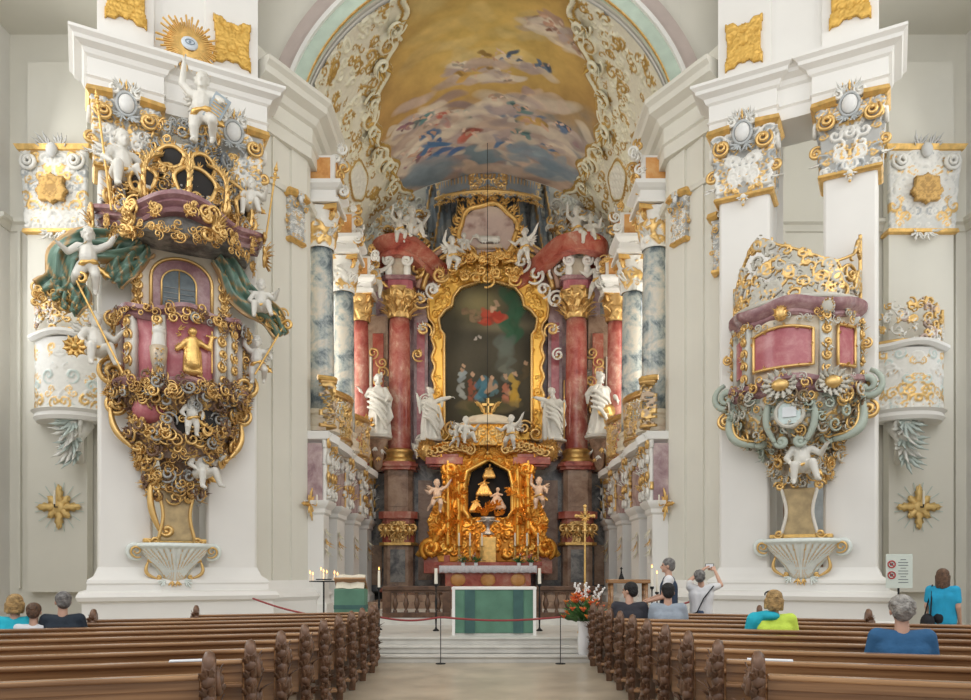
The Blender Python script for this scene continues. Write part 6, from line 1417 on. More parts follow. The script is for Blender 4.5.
putto('reach', Lp(1.52, -.50, 5.75), 1.05, PA-.3, 'white putto holding the thin gilded crook beside the pulpit', gp)
putto('reach', Lp(.35, -.75, 10.55), 1.5, PA-.3, 'white angel with a blue tablet on top of the pulpit canopy', gp)
putto('sit', Lp(-1.15, -.72, 9.0), 1.45, PA+.3, 'white seated figure on the canopy beside the tall gilded halberd', gp)
putto('sit', Lp(1.35, -.72, 9.1), 1.0, PA-.3, 'small white putto among the scrolls at the far canopy corner', gp)
t = thing('rosette', 'gilded rosette held by the putto beside the pulpit body', 'rosette', Lp(-1.98, -.8, 6.0), PA); mb = MB(); [leaf3(mb, (0, 0, 0), (math.cos(k*.7), -.1, math.sin(k*.7)), (0, -1, 0), .24, .07, GOLD, .2) for k in range(9)]; mb.build('petal_ring', M['gold'], t, True); mb = MB(); mb.ell((0, -.04, 0), .07, 10, 7); mb.build('centre', M['brass'], t, True)
t = thing('tablet', 'blue-grey inscribed stone tablet leaning on top of the pulpit canopy', 'tablet', Lp(.62, -.9, 11.3), PA); mb = MB(); mb.box((0, 0, 0), (.34, .07, .62), M=Matrix.Rotation(.45, 3, 'Y')); o = mb.build('slab', plain('tablet_blue', (.36, .42, .46), .5, noise=.1), t, bevel=.01)
mb = MB(); [mb.box(Matrix.Rotation(.45, 3, 'Y') @ Vector((0, -.04, .2-.07*k)), (.24, .01, .018), M=Matrix.Rotation(.45, 3, 'Y')) for k in range(7)]; mb.build('inscription_line', M['gold'], t)
def staff(label, p0, p1, nm, head, r=.022):
    t = thing(nm, label, nm.replace('_', ' '), p0); d = V3(*p1)-V3(*p0); mb = MB(); mb.cyl((0, 0, 0), d, r, r, 8); mb.build('shaft', M['gold'], t); mb = MB(); u = d/np.linalg.norm(d)
    if head == 'crook': sg = 1; scroll3(mb, d+V3(.10, 0, .05), (1, 0, 0), (0, 0, 1), .13, math.pi, 1.1, .03, -1, 1.0, GOLD, 24)
    elif head == 'spear': [mb.ell(d-u*(.12*k), .05-.005*k, 8, 6) for k in range(4)]; mb.cyl(d, d+u*.2, .04, .002, 8); mb.box(d-u*.2, (.2, .03, .03))
    elif head == 'knob': mb.ell(d, .05, 8, 6)
    mb.build('head', M['gold'], t, True); return t
staff('thin gilded staff slanting below the big green drapery', Lp(-1.15, -1.0, 5.55), Lp(-1.95, -.75, 7.3), 'staff', 'crook')
staff('thin gilded crook slanting up beside the smaller green drapery', Lp(1.42, -.75, 5.9), Lp(2.05, -.6, 7.05), 'crook', 'crook')
staff('gilded halberd standing on the far side of the pulpit canopy', Lp(1.66, -.75, 8.95), Lp(1.90, -.6, 10.5), 'halberd', 'spear')
staff('tall gilded halberd held by the seated figure on the pulpit canopy', Lp(-1.35, -1.0, 8.7), Lp(-1.60, -.8, 10.95), 'halberd', 'spear')
# sunburst with a silvered eye disc above the pulpit
t = thing('sunburst', 'gilded sunburst with a pale blue disc on the attic above the pulpit', 'sunburst', Lp(.15, -.32, 12.83), PA); mb = MB(); rgs = np.random.default_rng(2)
for k in range(64):
    a = 2*math.pi*k/64; L = (.62 if k % 2 else .50)*rgs.uniform(.85, 1.1); d = V3(math.cos(a), 0, math.sin(a)); n_ = V3(-math.sin(a), 0, math.cos(a)); mb.add([d*.15-n_*.012, d*.15+n_*.012, d*L+n_*.022+V3(0, .03, 0), d*L-n_*.022+V3(0, .03, 0), d*.15-n_*.012+V3(0, -.03, 0), d*.15+n_*.012+V3(0, -.03, 0), d*L+n_*.01, d*L-n_*.01], [(0, 1, 2, 3), (7, 6, 5, 4), (0, 4, 5, 1), (1, 5, 6, 2), (2, 6, 7, 3), (3, 7, 4, 0)], GOLD)
mb.build('rays', M['gold'], t); mb = MB(); mb.ell((0, -.06, 0), (.17, .05, .14), 20, 12, (.62, .68, .74, .1)); tt = np.linspace(0, 2*np.pi, 30); mb.build('disc', M['relief'], t, True); mb = MB(); mb.tube(np.stack([.09*np.cos(tt), np.full(30, -.115), .05*np.sin(tt)], 1), .008, 6); mb.ell((0, -.11, 0), (.03, .012, .03), 10, 7); mb.build('eye', plain('slate', (.22, .28, .34), .5), t, True)
m = MB(); m.b2(-.1, .1, -.02, .32, -.1, .1); m.build('bracket', M['gold'], t)

# ------------------------------------------------------------------ tribune opposite the pulpit
TRI = thing('tribune', 'marble tribune balcony with openwork gilded crest and pale green corbel', 'tribune', (6.62, 16.23, 0), -PA)
rg = np.random.default_rng(99)
PG = (.42, .48, .41, 0); OW = (.56, .54, .47, 0); palB = ((GOLD, .30), (PG, .28), (OW, .24), ((.24, .17, .10, .2), .18))
shell_base(TRI, rg, .12, 1.42, 2.36, 1.48); plaque(TRI, rg, .10, 2.45, 3.42, .33)
Rt2 = prof([(.30, 3.35), (.40, 3.9), (.62, 4.2), (1.15, 4.6), (1.25, 5.0), (1.35, 5.3), (1.40, 5.5)])
corem(TRI, [(.22, 3.4), (.3, 3.9), (.50, 4.15), (.95, 4.5), (1.0, 4.9), (1.2, 5.2), (1.25, 5.3)], 'creamm', 'corbel')
band('corbel_ornament', TRI, lambda V: Rt2(V+4.1)*.92, 1.15, 3.4, rg, .024, 60, (.12, .26), palB, PG, 1, .85, 4.1, .05, sym=True, relief=.9)
surf_orn('corbel_scroll', TRI, rg, Rt2, 4.15, 5.3, 40, (.12, .26), palB, 5, .05, 0, 1.45, .03, 1, .85)
surf_orn('neck_scroll', TRI, rg, lambda z: np.interp(z, [3.4, 3.9, 4.4], [.40, .72, .85]), 3.5, 4.5, 46, (.09, .22), ((GOLD, .5), (OW, .5)), 5, 0, .1, 1.4, 0, 1, .7)
for s in (-1, 1):
    mb = MB(); cscroll(mb, (s*1.30, -.35, 5.1), (s*.75, -.55, 4.35), s*-.25, .085, PG); cscroll(mb, (s*1.22, -.42, 5.0), (s*.75, -.62, 4.42), s*-.2, .03, GOLD); cscroll(mb, (s*.38, -1.05, 5.2), (s*.30, -1.0, 4.3), s*-.12, .06, PG)
    for (x, z, r) in ((1.38, 5.45, .32), (1.40, 4.95, .20), (1.36, 6.3, .12)): scroll3(mb, (s*x, -.25, z), (s, 0, 0), (0, 0, 1), r, 1.4, 1.6, r*.22, -1, 1.3, (GOLD, PG)[int(r > .25)], 30, .1); spray3(mb, (s*x, -.2, z), (s, -.1, rg.uniform(-1, 1)), (0, -1, 0), r, GOLD, rg, 5)
    mb.build('side_volute', M['relief'], TRI, True)
mb = MB(); mb.box((0, -1.12, 4.85), (.42, .1, .42), 0, (.60, .70, .68, 0)); mb.box((0, -1.18, 4.87), (.26, .04, .20), 0, (.72, .76, .78, 0)); t = np.linspace(0, 2*np.pi, 30); mb.tube(np.stack([.26*np.cos(t), np.full(30, -1.15), 4.85+.27*np.sin(t)], 1), .04, 8, OW); mb.build('corbel_cartouche', M['relief'], TRI)
# body
zb2 = 5.60; HB2 = 1.25; m = MB(); m.lathe([(1.13, zb2), (1.17, zb2+.6), (1.18, zb2+HB2)], (0, -.05, 0), 48, math.pi, 2*math.pi, sy=.9); m.build('marble_body', M['creamm'], TRI, True, autos=40)
def curved_panel(root, th0, th1, z0, z1, R, mat, nm, fr=True, ay=.9, yoff=.05, dz=.0):
    m = MB(); n = 16; V = []; top = lambda u: z1+dz*math.sin(math.pi*u)
    for i in range(n+1):
        th = th0+(th1-th0)*i/n; u = i/n
        for (r, z) in ((R, z0), (R+.03, z0), (R+.03, top(u)), (R, top(u))): V.append((r*math.sin(th), -r*ay*math.cos(th)-yoff, z))
    m.add(V, [(4*i+k, 4*i+(k+1) % 4, 4*i+4+(k+1) % 4, 4*i+4+k) for i in range(n) for k in range(4)]+[(3, 2, 1, 0), (4*n, 4*n+1, 4*n+2, 4*n+3)]); o = m.build(nm, M[mat], root, True, autos=35)
    if fr:
        mb = MB(); f = lambda th, z: (( R+.05)*math.sin(th), -(R+.05)*ay*math.cos(th)-yoff, z); P = [f(th0+(th1-th0)*i/n, top(i/n)) for i in range(n+1)]+[f(th1, z0+(z1-z0)*q) for q in (.75, .5, .25)]+[f(th1+(th0-th1)*i/n, z0) for i in range(n+1)]+[f(th0, z0+(z1-z0)*q) for q in (.25, .5, .75)]+[f(th0, z1)]
        mb.tube(P, .032, 8, GOLD)
        for p in P[::3]: spray3(mb, p, (rg.uniform(-1, 1), -.2, rg.uniform(-1, 1)), (0, -1, 0), .11, GOLD, rg, 3)
        mb.build('gilded_edge', M['relief'], o, True)
    return o
curved_panel(TRI, -.62, .36, zb2+.20, zb2+.92, 1.19, 'pink', 'pink_panel', dz=.10); curved_panel(TRI, .78, 1.22, zb2+.20, zb2+1.0, 1.19, 'pink', 'pink_panel'); curved_panel(TRI, -1.3, -.95, zb2+.20, zb2+.98, 1.19, 'pink', 'pink_panel', fr=False)
for th in (-1.5, -.80, .56, 1.42): pil(th, TRI, .13, 1.2, zb2, HB2, (.66, .66, .60, 0))
wavy_cornice('rim', TRI, 1.18, 6.78, [(-.3, 0), (.02, 0), (.06, .06), (.04, .12), (.14, .20), (.17, .28), (.17, .36), (-.3, .36)], lambda th: (.05*math.cos(th*5), .04*math.cos(th*8)), 'mauve', ay=.9, yoff=.05)
wavy_cornice('base_moulding', TRI, 1.2, 5.25, [(-.3, 0), (.0, 0), (.08, .08), (.05, .16), (.14, .24), (.12, .34), (-.3, .38)], lambda th: (.04*math.cos(th*5), .06*math.cos(th*5)), 'mauve', ay=.9, yoff=.05)
for th, r in ((-.12, .30), (.62, .3)):
    c = V3(1.33*math.sin(th), -1.33*.9*math.cos(th)-.05, 5.42); nrm = V3(math.sin(th), -math.cos(th), 0); tg = V3(math.cos(th), math.sin(th), 0); mb = MB(); mb.ell(c, (r*.6, .1, r*.45), 16, 10, GOLD)
    for k in range(14): a = k*.45; leaf3(mb, c+tg*r*.55*math.cos(a)+V3(0, 0, r*.4*math.sin(a)), tg*math.cos(a)+V3(0, 0, math.sin(a)), nrm, r*.75, .06, OW, .5)
    mb.build('oval_cartouche', M['relief'], TRI, True)
surf_orn('body_scroll', TRI, rg, lambda z: 1.3, 5.3, 5.6, 14, (.1, .18), ((GOLD, .6), (OW, .4)), 4, .05, 0, 1.5, .02, 1, .9)
surf_orn('upper_scroll', TRI, rg, lambda z: 1.25, 6.65, 6.85, 14, (.08, .14), ((GOLD, .6), (OW, .4)), 4, .05, 0, 1.5, .02, 1, .9)
for th, z in ((.56, 6.92), (-.12, 6.86)):
    mb = MB(); c = V3(1.33*math.sin(th), -1.33*.9*math.cos(th)-.05, z); mb.ell(c, (.13, .1, .16), 12, 8, OW if th > 0 else GOLD); [spray3(mb, c, (math.cos(k), -.2, math.sin(k)), (0, -1, 0), .22, GOLD, rg, 3) for k in range(6)]; mb.build('rim_cartouche', M['relief'], TRI, True)
# openwork crest
fd = field(3.9, 1.75, .02); prng = np.random.default_rng(8)
topf = lambda x: np.interp(x, [-1.95, -1.75, -1.4, -.95, -.55, -.2, .35, .85, 1.15, 1.45, 1.75, 1.9], [.95, .62, .75, 1.35, 1.62, 1.35, 1.05, .82, .95, 1.1, 1.55, 1.6])
rocaille(fd, prng, 105, (.12, .25), ((GOLD, .45), (OW, .55)), .5, .0, lambda x, y: y < float(topf(x))*.9, 1.0, .18)
xs = np.linspace(-1.85, 1.85, 60); stroke(fd, np.stack([xs, topf(xs)*.93], 1), np.full(60, .035), .6, GOLD); stroke(fd, [(-1.9, .05), (1.9, .05)], [.06, .06], .6, OW); stroke(fd, [(-1.88, 0), (-1.88, .9)], [.045, .045], .6, GOLD); stroke(fd, [(1.88, 0), (1.86, 1.55)], [.045, .045], .6, GOLD)
for c, R in (((.75, .55), .3), ((-.35, .62), .34), ((-1.2, .45), .26), ((1.3, .5), .26)):
    t = np.linspace(0, 2*np.pi, 30); stroke(fd, np.stack([c[0]+R*np.cos(t), c[1]+R*np.sin(t)], 1), np.full(30, .035), .6, GOLD)
build_field(fd, 'openwork_crest', M['relief'], TRI, lambda U, V, Hh: np.stack([(1.26+Hh)*np.sin(U/1.26), -(1.26*.9+Hh)*np.cos(U/1.26)-.05, V*.92+7.12], -1), lambda U, V: V < topf(U)*1.02, .04)
putto('sit', Lp(.20, -.80, 3.30, -PA, (6.62, 16.23)), 1.25, -PA+.2, 'white putto sitting above the ochre plaque of the tribune', 'white putti on the tribune')
# ------------------------------------------------------------------ statues and putti of the altar
def console(px, py0, py1, Y, r, lab):
    t = thing('statue_console', lab, 'console', W(px, py1, Y), 0, 'statue consoles'); H = (py1-py0)/F*Y
    m = MB(); m.lathe([(.05, 0), (r*.35, H*.1), (r*.5, H*.5), (r*.8, H*.8), (r*.85, H*.86)], seg=20); m.build('bracket', M['brown'], t, True, autos=40)
    m = MB(); m.lathe([(r*.85, H*.86), (r*1.15, H*.9), (r*1.2, H*.97), (r*1.1, H)], seg=24); m.build('cap', M['statue'], t, True, autos=40)
    rg_ = np.random.default_rng(int(px)); surf = MB()
    for k in range(6): th = -1.2+.48*k; p = V3(r*.6*math.sin(th), -r*.6*math.cos(th), H*rg_.uniform(.3, .7)); spray3(surf, p, (0, 0, -1), (math.sin(th), -math.cos(th), 0), .25, GOLD if k % 2 else WHITE, rg_, 4)
    surf.build('leaf', M['relief'], t, True)
for (px, py0, py1, Y, H, lab, aL, aR, item, seed) in (
        (378, 435, 470, 26.1, 2.15, 'white saint statue with open arms and a gilded bundle beside the red column', ((-.38, -.02, 1.05), (-.48, -.12, 1.22)), ((.34, -.02, 1.0), (.30, -.22, .95)), 'child', 1),
        (431, 440, 462, 26.2, 1.85, 'white saint statue stretching an arm towards the big painting, near side of the green lectern', ((-.36, -.02, 1.12), (-.42, -.10, 1.38)), ((.36, -.05, 1.32), (.62, -.15, 1.36)), None, 2),
        (553, 440, 462, 26.2, 1.85, 'white saint statue holding a gilded tall hat beside the big painting', ((-.36, -.05, 1.32), (-.58, -.15, 1.35)), ((.36, -.02, 1.1), (.34, -.22, 1.2)), 'staff', 3),
        (599, 435, 470, 26.1, 2.2, 'white cardinal statue with a gilded hat and tassels beside the red column', ((-.32, -.05, 1.1), (-.12, -.25, 1.28)), ((.40, -.02, 1.12), (.45, -.18, .95)), 'hat', 4)):
    p = W(px, py0, Y); console(px, py0, py1, Y, .42 if px in (378, 599) else .40, {378: 'grey marble console carrying the saint with the gilded bundle', 431: 'low console under the saint reaching towards the painting', 553: 'low console under the saint with the gilded staff', 599: 'grey marble console carrying the cardinal with the gilded hat'}[px])
    saint({378: 'white saint with a gilded bundle between the slim and big red columns', 431: 'white saint reaching one arm towards the painting, beside its gilded frame', 553: 'white saint with a gilded staff beside the gilded frame', 599: 'white cardinal statue with a gilded hat hanging at his side'}[px], p, H, rnd.uniform(-.2, .2) if 'rnd' in globals() else 0, seed, aL, aR, 'white saint statues of the high altar', item)
gA = 'white putti and angels of the high altar'
for (pose, px, py, Y, h, rz, lab) in (
        ('sit', 412, 246, 26.0, 1.35, .5, 'white angel sitting on the red pediment nearest the green lectern'),
        ('reach', 400, 243, 25.9, 1.1, .2, 'small white putto behind the angel on the lectern-side pediment'),
        ('reach', 577, 246, 26.0, 1.35, -.5, 'white angel with raised arm on the red pediment above the flower vase'),
        ('sit', 590, 250, 25.9, 1.2, -.3, 'white draped angel crouching at the outer end of the vase-side pediment'),
        ('fly', 376, 296, 26.2, 1.3, .3, 'white putto hanging beside the gilded capital above the gilded bundle saint'),
        ('fly', 598, 296, 26.2, 1.3, -.3, 'white putto hanging beside the gilded capital above the cardinal'),
        ('reach', 452, 270, 25.9, 1.15, .4, 'white putto climbing towards the lamb cartouche on the lectern side'),
        ('fly', 525, 262, 25.9, 1.15, -.4, 'white putto leaning on the lamb cartouche on the vase side'),
        ('sit', 464, 256, 26.3, .8, .2, 'tiny white cherub below the lamb cartouche, lectern side'),
        ('sit', 466, 448, 25.4, 1.05, .4, 'white putto on the tabernacle cornice beside the ribbed cap, lectern side'),
        ('fly', 511, 448, 25.4, 1.1, -.4, 'white putto on the tabernacle cornice beside the ribbed cap, vase side'),
        ('fly', 456, 446, 25.5, .7, .4, 'smaller putto half behind the cornice urn on the lectern side'),
        ('sit', 419, 462, 26.2, .8, .3, 'white putto below the saint reaching towards the painting')):
    putto(pose, W(px, py, Y), h, rz, lab, gA)
putto('fly', W(437, 511, 25.3), 1.05, .3, 'flesh-coloured putto dancing on the gilded scroll, lectern side of the tabernacle', 'flesh-coloured putti of the tabernacle', mat='statue_warm')
putto('reach', W(539, 509, 25.3), 1.05, -.3, 'flesh-coloured putto on the gilded scroll, vase side of the tabernacle', 'flesh-coloured putti of the tabernacle', mat='statue_warm')
# candles
def candle(label, loc, r, h, stick=0.0, lit=False, group=None, tall=None, mat='brass'):
    t = thing('candle' if not stick else 'candlestick', label, 'candle', loc, 0, group)
    r0 = r; r = r if mat == 'brass' else .016
    if stick: m = MB(); m.lathe([(r*4.2, 0), (r*4.2, .02), (r*1.6, .05), (r*.9, .09), (r*1.5, stick*.3), (r*.8, stick*.4), (r*1.7, stick*.6), (r*.8, stick*.75), (r*.9, stick*.93), (r*2.6, stick*.96), (r*2.6, stick)], seg=14); m.build('stick', M[mat], t, True, autos=45)
    r = r0
    m = MB(); m.cyl((0, 0, stick), (0, 0, stick+h), r, r*.92, 12); m.build('wax', M['wax'], t, True, autos=40)
    m = MB(); m.cyl((0, 0, stick+h), (0, 0, stick+h+.02), .003, .003, 5); m.build('wick', M['dark'], t)
    if lit: m = MB(); m.lathe([(0, 0), (.012, .012), (.014, .025), (.007, .05), (0, .075)], (0, 0, stick+h+.012), 10); m.build('flame', M['flame'], t, True)
    return t
for px, n_ in ((459, 'outermost on the lectern side'), (470, 'second on the lectern side'), (482, 'inner one on the lectern side')): candle('gilded altar candlestick with white candle, '+n_, W(px, 561, 24.7), .03, .42, .50, group='altar candlesticks')
for px, n_ in ((515, 'inner one on the vase side'), (527, 'second on the vase side'), (538, 'outermost on the vase side')): candle('gilded altar candlestick with white candle, '+n_, W(px, 561, 24.7), .03, .42, .50, group='altar candlesticks')
for px, w_ in ((371, 'behind the saint with the gilded bundle'), (607, 'behind the cardinal statue')): candle('very tall white candle standing '+w_, W(px, 473, 27.36), .055, 2.75, 1.45, group='tall white candles')
def bouquet(label, loc, n, R, h, cols, seed, vase=True, group=None, greens=30, vm='vase', vh=.35, vr=.12, spikes=0):
    t = thing('flower_bouquet', label, 'flowers', loc, 0, group); rg = np.random.default_rng(seed)
    if vase: m = MB(); m.lathe([(vr*.7, 0), (vr*.8, .02), (vr*.9, vh*.4), (vr*.75, vh*.8), (vr, vh)], seg=20); m.build('vase', M[vm], t, True, autos=50)
    else: vh = .08
    mb = MB()
    for k in range(greens):
        a = rg.uniform(0, 6.28); e = rg.uniform(.1, 1.4); d = (math.cos(a)*math.cos(e), math.sin(a)*math.cos(e), math.sin(e)); leaf3(mb, (0, 0, vh), d, (d[1], -d[0], .4), R*rg.uniform(.7, 1.15), R*.09, (1, 1, 1, 0), rg.uniform(-.2, .5))
    mb.build('foliage', M['leaf'], t, True)
    for ci, c in enumerate(cols):
        for k in range(n//len(cols)):
            a = rg.uniform(0, 6.28); e = rg.uniform(.05, 1.45); q = rg.uniform(.65, 1.0); p = V3(math.cos(a)*math.cos(e)*R*q, math.sin(a)*math.cos(e)*R*q, vh+math.sin(e)*h*q); mb = MB()
            for j in range(7): b = j*.9; leaf3(mb, p, (math.cos(b), math.sin(b), .5), (0, 0, 1), R*.17, R*.05, (1, 1, 1, 0), .3)
            mb.ell(p, R*.04, 7, 5); mb.build('blossom', c, t, True)
    for k in range(spikes):
        a = rg.uniform(0, 6.28); e = rg.uniform(.8, 1.45); d = V3(math.cos(a)*math.cos(e), math.sin(a)*math.cos(e)*.4, math.sin(e)); mb = MB()
        for j in range(16): q = .4+.045*j*1.1; p = V3(0, 0, vh)+d*h*1.15*q+V3(rg.uniform(-1, 1), rg.uniform(-1, 1), 0)*.035*(1.3-q*.6); mb.ell(p, .022, 7, 5)
        mb.build('white_spike', M['linen'], t, True, label='white flower spike')
    return t
fo = [plain('orange_petal', (.80, .22, .04), .6, noise=.2), plain('deep_orange_petal', (.70, .12, .03), .6, noise=.2)]; fr2 = [plain('red_petal', (.60, .07, .03), .6, noise=.2), plain('pale_petal', (.75, .60, .5), .6)]
for i, px in enumerate((463, 476, 519, 531)): bouquet(['red and white altar bouquet, outer one on the lectern side', 'red and white altar bouquet, inner one on the lectern side', 'red and white altar bouquet, inner one on the vase side', 'red and white altar bouquet, outer one on the vase side'][i], (W(px, 562, 24.15).x, 24.15, 1.848), 14, .24, .34, fr2, i+3, True, 'bouquets on the high altar', 16, vh=.10, vr=.07)
bouquet('large bouquet of orange and white flowers in a white floor vase', (1.76, 13.86, .13), 60, .46, .55, fo, 9, True, None, 80, vh=.62, vr=.13, spikes=9)
# sanctuary lamp cord
t = thing('hanging_cord', 'thin dark cord hanging straight down in front of the altar painting', 'cord', W(487.5, 455, 25.2)); m = MB(); m.cyl((0, 0, .12), (0, 0, 10.44), .010, .010, 6); m.build('cord', M['iron'], t); m = MB(); m.ell((0, 0, .06), (.035, .035, .08), 10, 7); m.build('weight', M['brass'], t, True)

# ------------------------------------------------------------------ altar furniture of the choir
t = thing('altar_table', 'people\'s altar covered with a green cloth and white top linen', 'table', (0.12, 15.2, .40))
m = MB(); m.b2(-.80, .80, -.28, .30, .04, .90); m.build('green_cloth', M['green'], t, bevel=.015)
for x in (-.48, .48): m = MB(); m.b2(x-.10, x+.10, -.295, -.28, .04, .90); m.build('cloth_band', M['green2'], t, label='darker green vertical band')
m = MB(); m.b2(-.84, .84, -.30, .32, .90, .955); m.build('top_linen', M['linen'], t, bevel=.01); m = MB(); m.b2(-.84, .84, -.26, .28, 0, .06); m.build('plinth', M['step'], t)
for s in (-1, 1): m = MB(); m.b2(s*.80-.03, s*.80+.03, -.31, -.27, 0, .95); m.build('corner_post', M['linen'], t)
# communion rail, two runs
for s in (-1, 1):
    x0, x1 = (-2.52, -.9) if s < 0 else (.98, 2.75)
    x0 = -2.55 if s < 0 else 1.1
    t = thing('communion_rail', 'dark wooden communion rail with turned balusters %s the green altar' % ('between the lectern and' if s < 0 else 'between the flower vase and'), 'railing', ((x0+x1)/2, 18.3, .55)); L = x1-x0
    m = MB(); m.b2(-L/2, L/2, -.12, .12, .66, .76); m.b2(-L/2, L/2, -.08, .08, .60, .66); m.build('handrail', M['rail'], t, bevel=.01); m = MB(); m.b2(-L/2, L/2, -.12, .12, 0, .12); m.build('base_rail', M['rail'], t, bevel=.01)
    for x in (-L/2+.1, L/2-.1): m = MB(); m.b2(x-.10, x+.10, -.1, .1, .12, .62); m.build('post', M['rail'], t, bevel=.01)
    nb_ = int((L-.4)/.21)
    for k in range(nb_):
        x = -L/2+.3+k*(L-.6)/(nb_-1); m = MB(); m.lathe([(.05, .12), (.05, .16), (.03, .19), (.055, .26), (.075, .33), (.05, .43), (.028, .50), (.05, .55), (.05, .60)], (x, 0, 0), 12); m.build('baluster', M['rail'], t, True, autos=50)
# lectern with green cloth and open book
t = thing('lectern', 'lectern draped in green cloth with a large open book on top', 'lectern', (-2.72, 15.0, .40)); m = MB(); m.b2(-.26, .26, -.16, .18, 0, .9); m.build('stand', M['rail'], t)
m = MB(); m.b2(-.30, .30, -.2, .2, .30, .92); m.build('green_cloth', M['green'], t, bevel=.015); m = MB(); m.b2(-.305, .305, -.205, .205, .52, .60); m.build('cloth_band', M['green2'], t); m = MB(); m.box((0, -.02, 1.02), (.62, .04, .36), M=Matrix.Rotation(.9, 3, 'X')); m.build('desk', M['wood'], t, bevel=.01)
m = MB(); bx = [(-.28, 0), (-.27, .03), (-.14, .05), (0, .01), (.14, .05), (.27, .03), (.28, 0)]; Rm = Matrix.Rotation(.9, 3, 'X'); V = [Rm @ Vector((x, y, z+.02)) + Vector((0, -.03, 1.03)) for y in (-.17, .17) for x, z in bx]; m.add([tuple(v) for v in V], [tuple(range(6, -1, -1)), tuple(range(7, 14))]+[(i, (i+1) % 7, 7+(i+1) % 7, 7+i) for i in range(7)]); m.build('open_book', plain('book_page', (.72, .66, .52), .7, noise=.05), t)
# iron candle stand with burning votive lights
t = thing('votive_candle_stand', 'iron candle stand with small burning candles beside the green lectern', 'candle stand', (-3.35, 15.4, .40)); m = MB(); m.cyl((0, 0, 0), (0, 0, 1.05), .018, .018, 8); [m.cyl((0, 0, .1), (.22*math.cos(a), .22*math.sin(a), 0), .014, .014, 6) for a in (.3, 2.4, 4.5)]; m.build('pole', M['iron'], t)
m = MB(); a = np.linspace(0, 2*np.pi, 30); m.tube(np.stack([.28*np.cos(a), .28*np.sin(a), np.full(30, 1.06)], 1), .012, 6); m.tube(np.stack([.15*np.cos(a), .15*np.sin(a), np.full(30, 1.10)], 1), .012, 6); [m.cyl((0, 0, 1.05), (.28*math.cos(b), .28*math.sin(b), 1.06), .008, .008, 5) for b in (0, 1.57, 3.14, 4.71)]; m.build('ring', M['iron'], t)
def pillar_lamp(loc, energy): l = bpy.data.lights.new('candle_light', 'POINT'); l.energy = energy; l.color = (1, .6, .28); l.shadow_soft_size = .03; o = bpy.data.objects.new('candle_light', l); COL.objects.link(o); o.location = loc
for k in range(7):
    b = k*.9; rr = .28 if k < 5 else .13; m = candle('x', (0, 0, 0), .02, .10+.03*(k % 3), lit=True)
    m.name = 'candle_part'; p = V3(-3.35+rr*math.cos(b), 15.4+rr*math.sin(b), .4+1.07+(.04 if k > 4 else 0)); m.location = p; tag(m, 'small burning candle on the iron stand, '+('outer ring, place %s' % ['nearest the lectern', 'back near the lectern', 'back outer', 'front outer', 'front near the lectern'][k] if k < 5 else ['inner ring, back', 'inner ring, front'][k-5]), 'candle', 'votive candles'); m.name = 'votive_candle'
pillar_lamp((-3.35, 15.4, 1.75), 3)
def floor_candle(label, px, Y, z0, ztop, lit, r=.028):
    return candle(label, (((px-HX)/F*Y), Y, z0), r, .36 if lit else .33, ztop-z0-.36, lit, 'standing candlesticks', mat='iron')
floor_candle('burning tall candle on a dark floor candlestick beside the lectern', 379, 16.3, .40, 1.68, True)
floor_candle('unlit thick white candle on a dark stand at the lectern end of the altar', 436, 16.0, .40, 1.76, False, .035); floor_candle('unlit thick white candle on a dark stand at the vase end of the altar', 539.5, 16.0, .40, 1.76, False, .035)
floor_candle('burning candle behind the seated men on the vase side of the choir', 652, 15.2, .40, 1.72, True, .032); floor_candle('short burning candle near the standing man', 657, 15.6, .40, 1.60, True)
t = thing('credence_table', 'small wooden side table behind the seated man in the dark jacket', 'table', (2.85, 15.4, .40)); m = MB(); m.b2(-.42, .42, -.22, .22, 1.02, 1.10); m.build('table_top', M['wood'], t, bevel=.01)
for a_, b_ in ((-1, -1), (1, -1), (-1, 1), (1, 1)): m = MB(); m.lathe([(.03, 0), (.03, .3), (.045, .4), (.03, .6), (.035, 1.02)], (a_*.35, b_*.16, 0), 10); m.build('leg', M['wood'], t, True)
t = thing('altar_bell', 'small dark bell ornament standing on the wooden side table', 'bell', (2.72, 15.4, 1.50)); m = MB(); m.lathe([(.06, 0), (.05, .04), (.02, .12), (.012, .2), (.03, .22), (0, .26)], seg=12); m.build('bell', M['iron'], t, True)
t = thing('processional_cross', 'tall gilded processional cross standing behind the flower bouquet', 'cross', (1.99, 15.5, .40)); m = MB(); m.cyl((0, 0, 0), (0, 0, 2.1), .022, .02, 10); m.lathe([(.16, 0), (.15, .04), (.04, .1), (0, .12)], seg=16); m.build('pole', M['gold'], t, True, autos=40); m = MB(); m.box((0, 0, 2.33), (.05, .03, .50)); m.box((0, 0, 2.40), (.34, .03, .05)); [m.ell(p, .04, 8, 6) for p in ((0, 0, 2.6), (.18, 0, 2.4), (-.18, 0, 2.4), (0, 0, 2.1))]
m.build('cross', M['gold'], t, bevel=.006); mb = MB(); rgx = np.random.default_rng(1); [spray3(mb, (0, 0, 2.38), (math.cos(a), -.1, math.sin(a)), (0, -1, 0), .17, GOLD, rgx, 3) for a in (.78, 2.35, 3.93, 5.5)]; mb.build('rays', M['gold'], t, True)
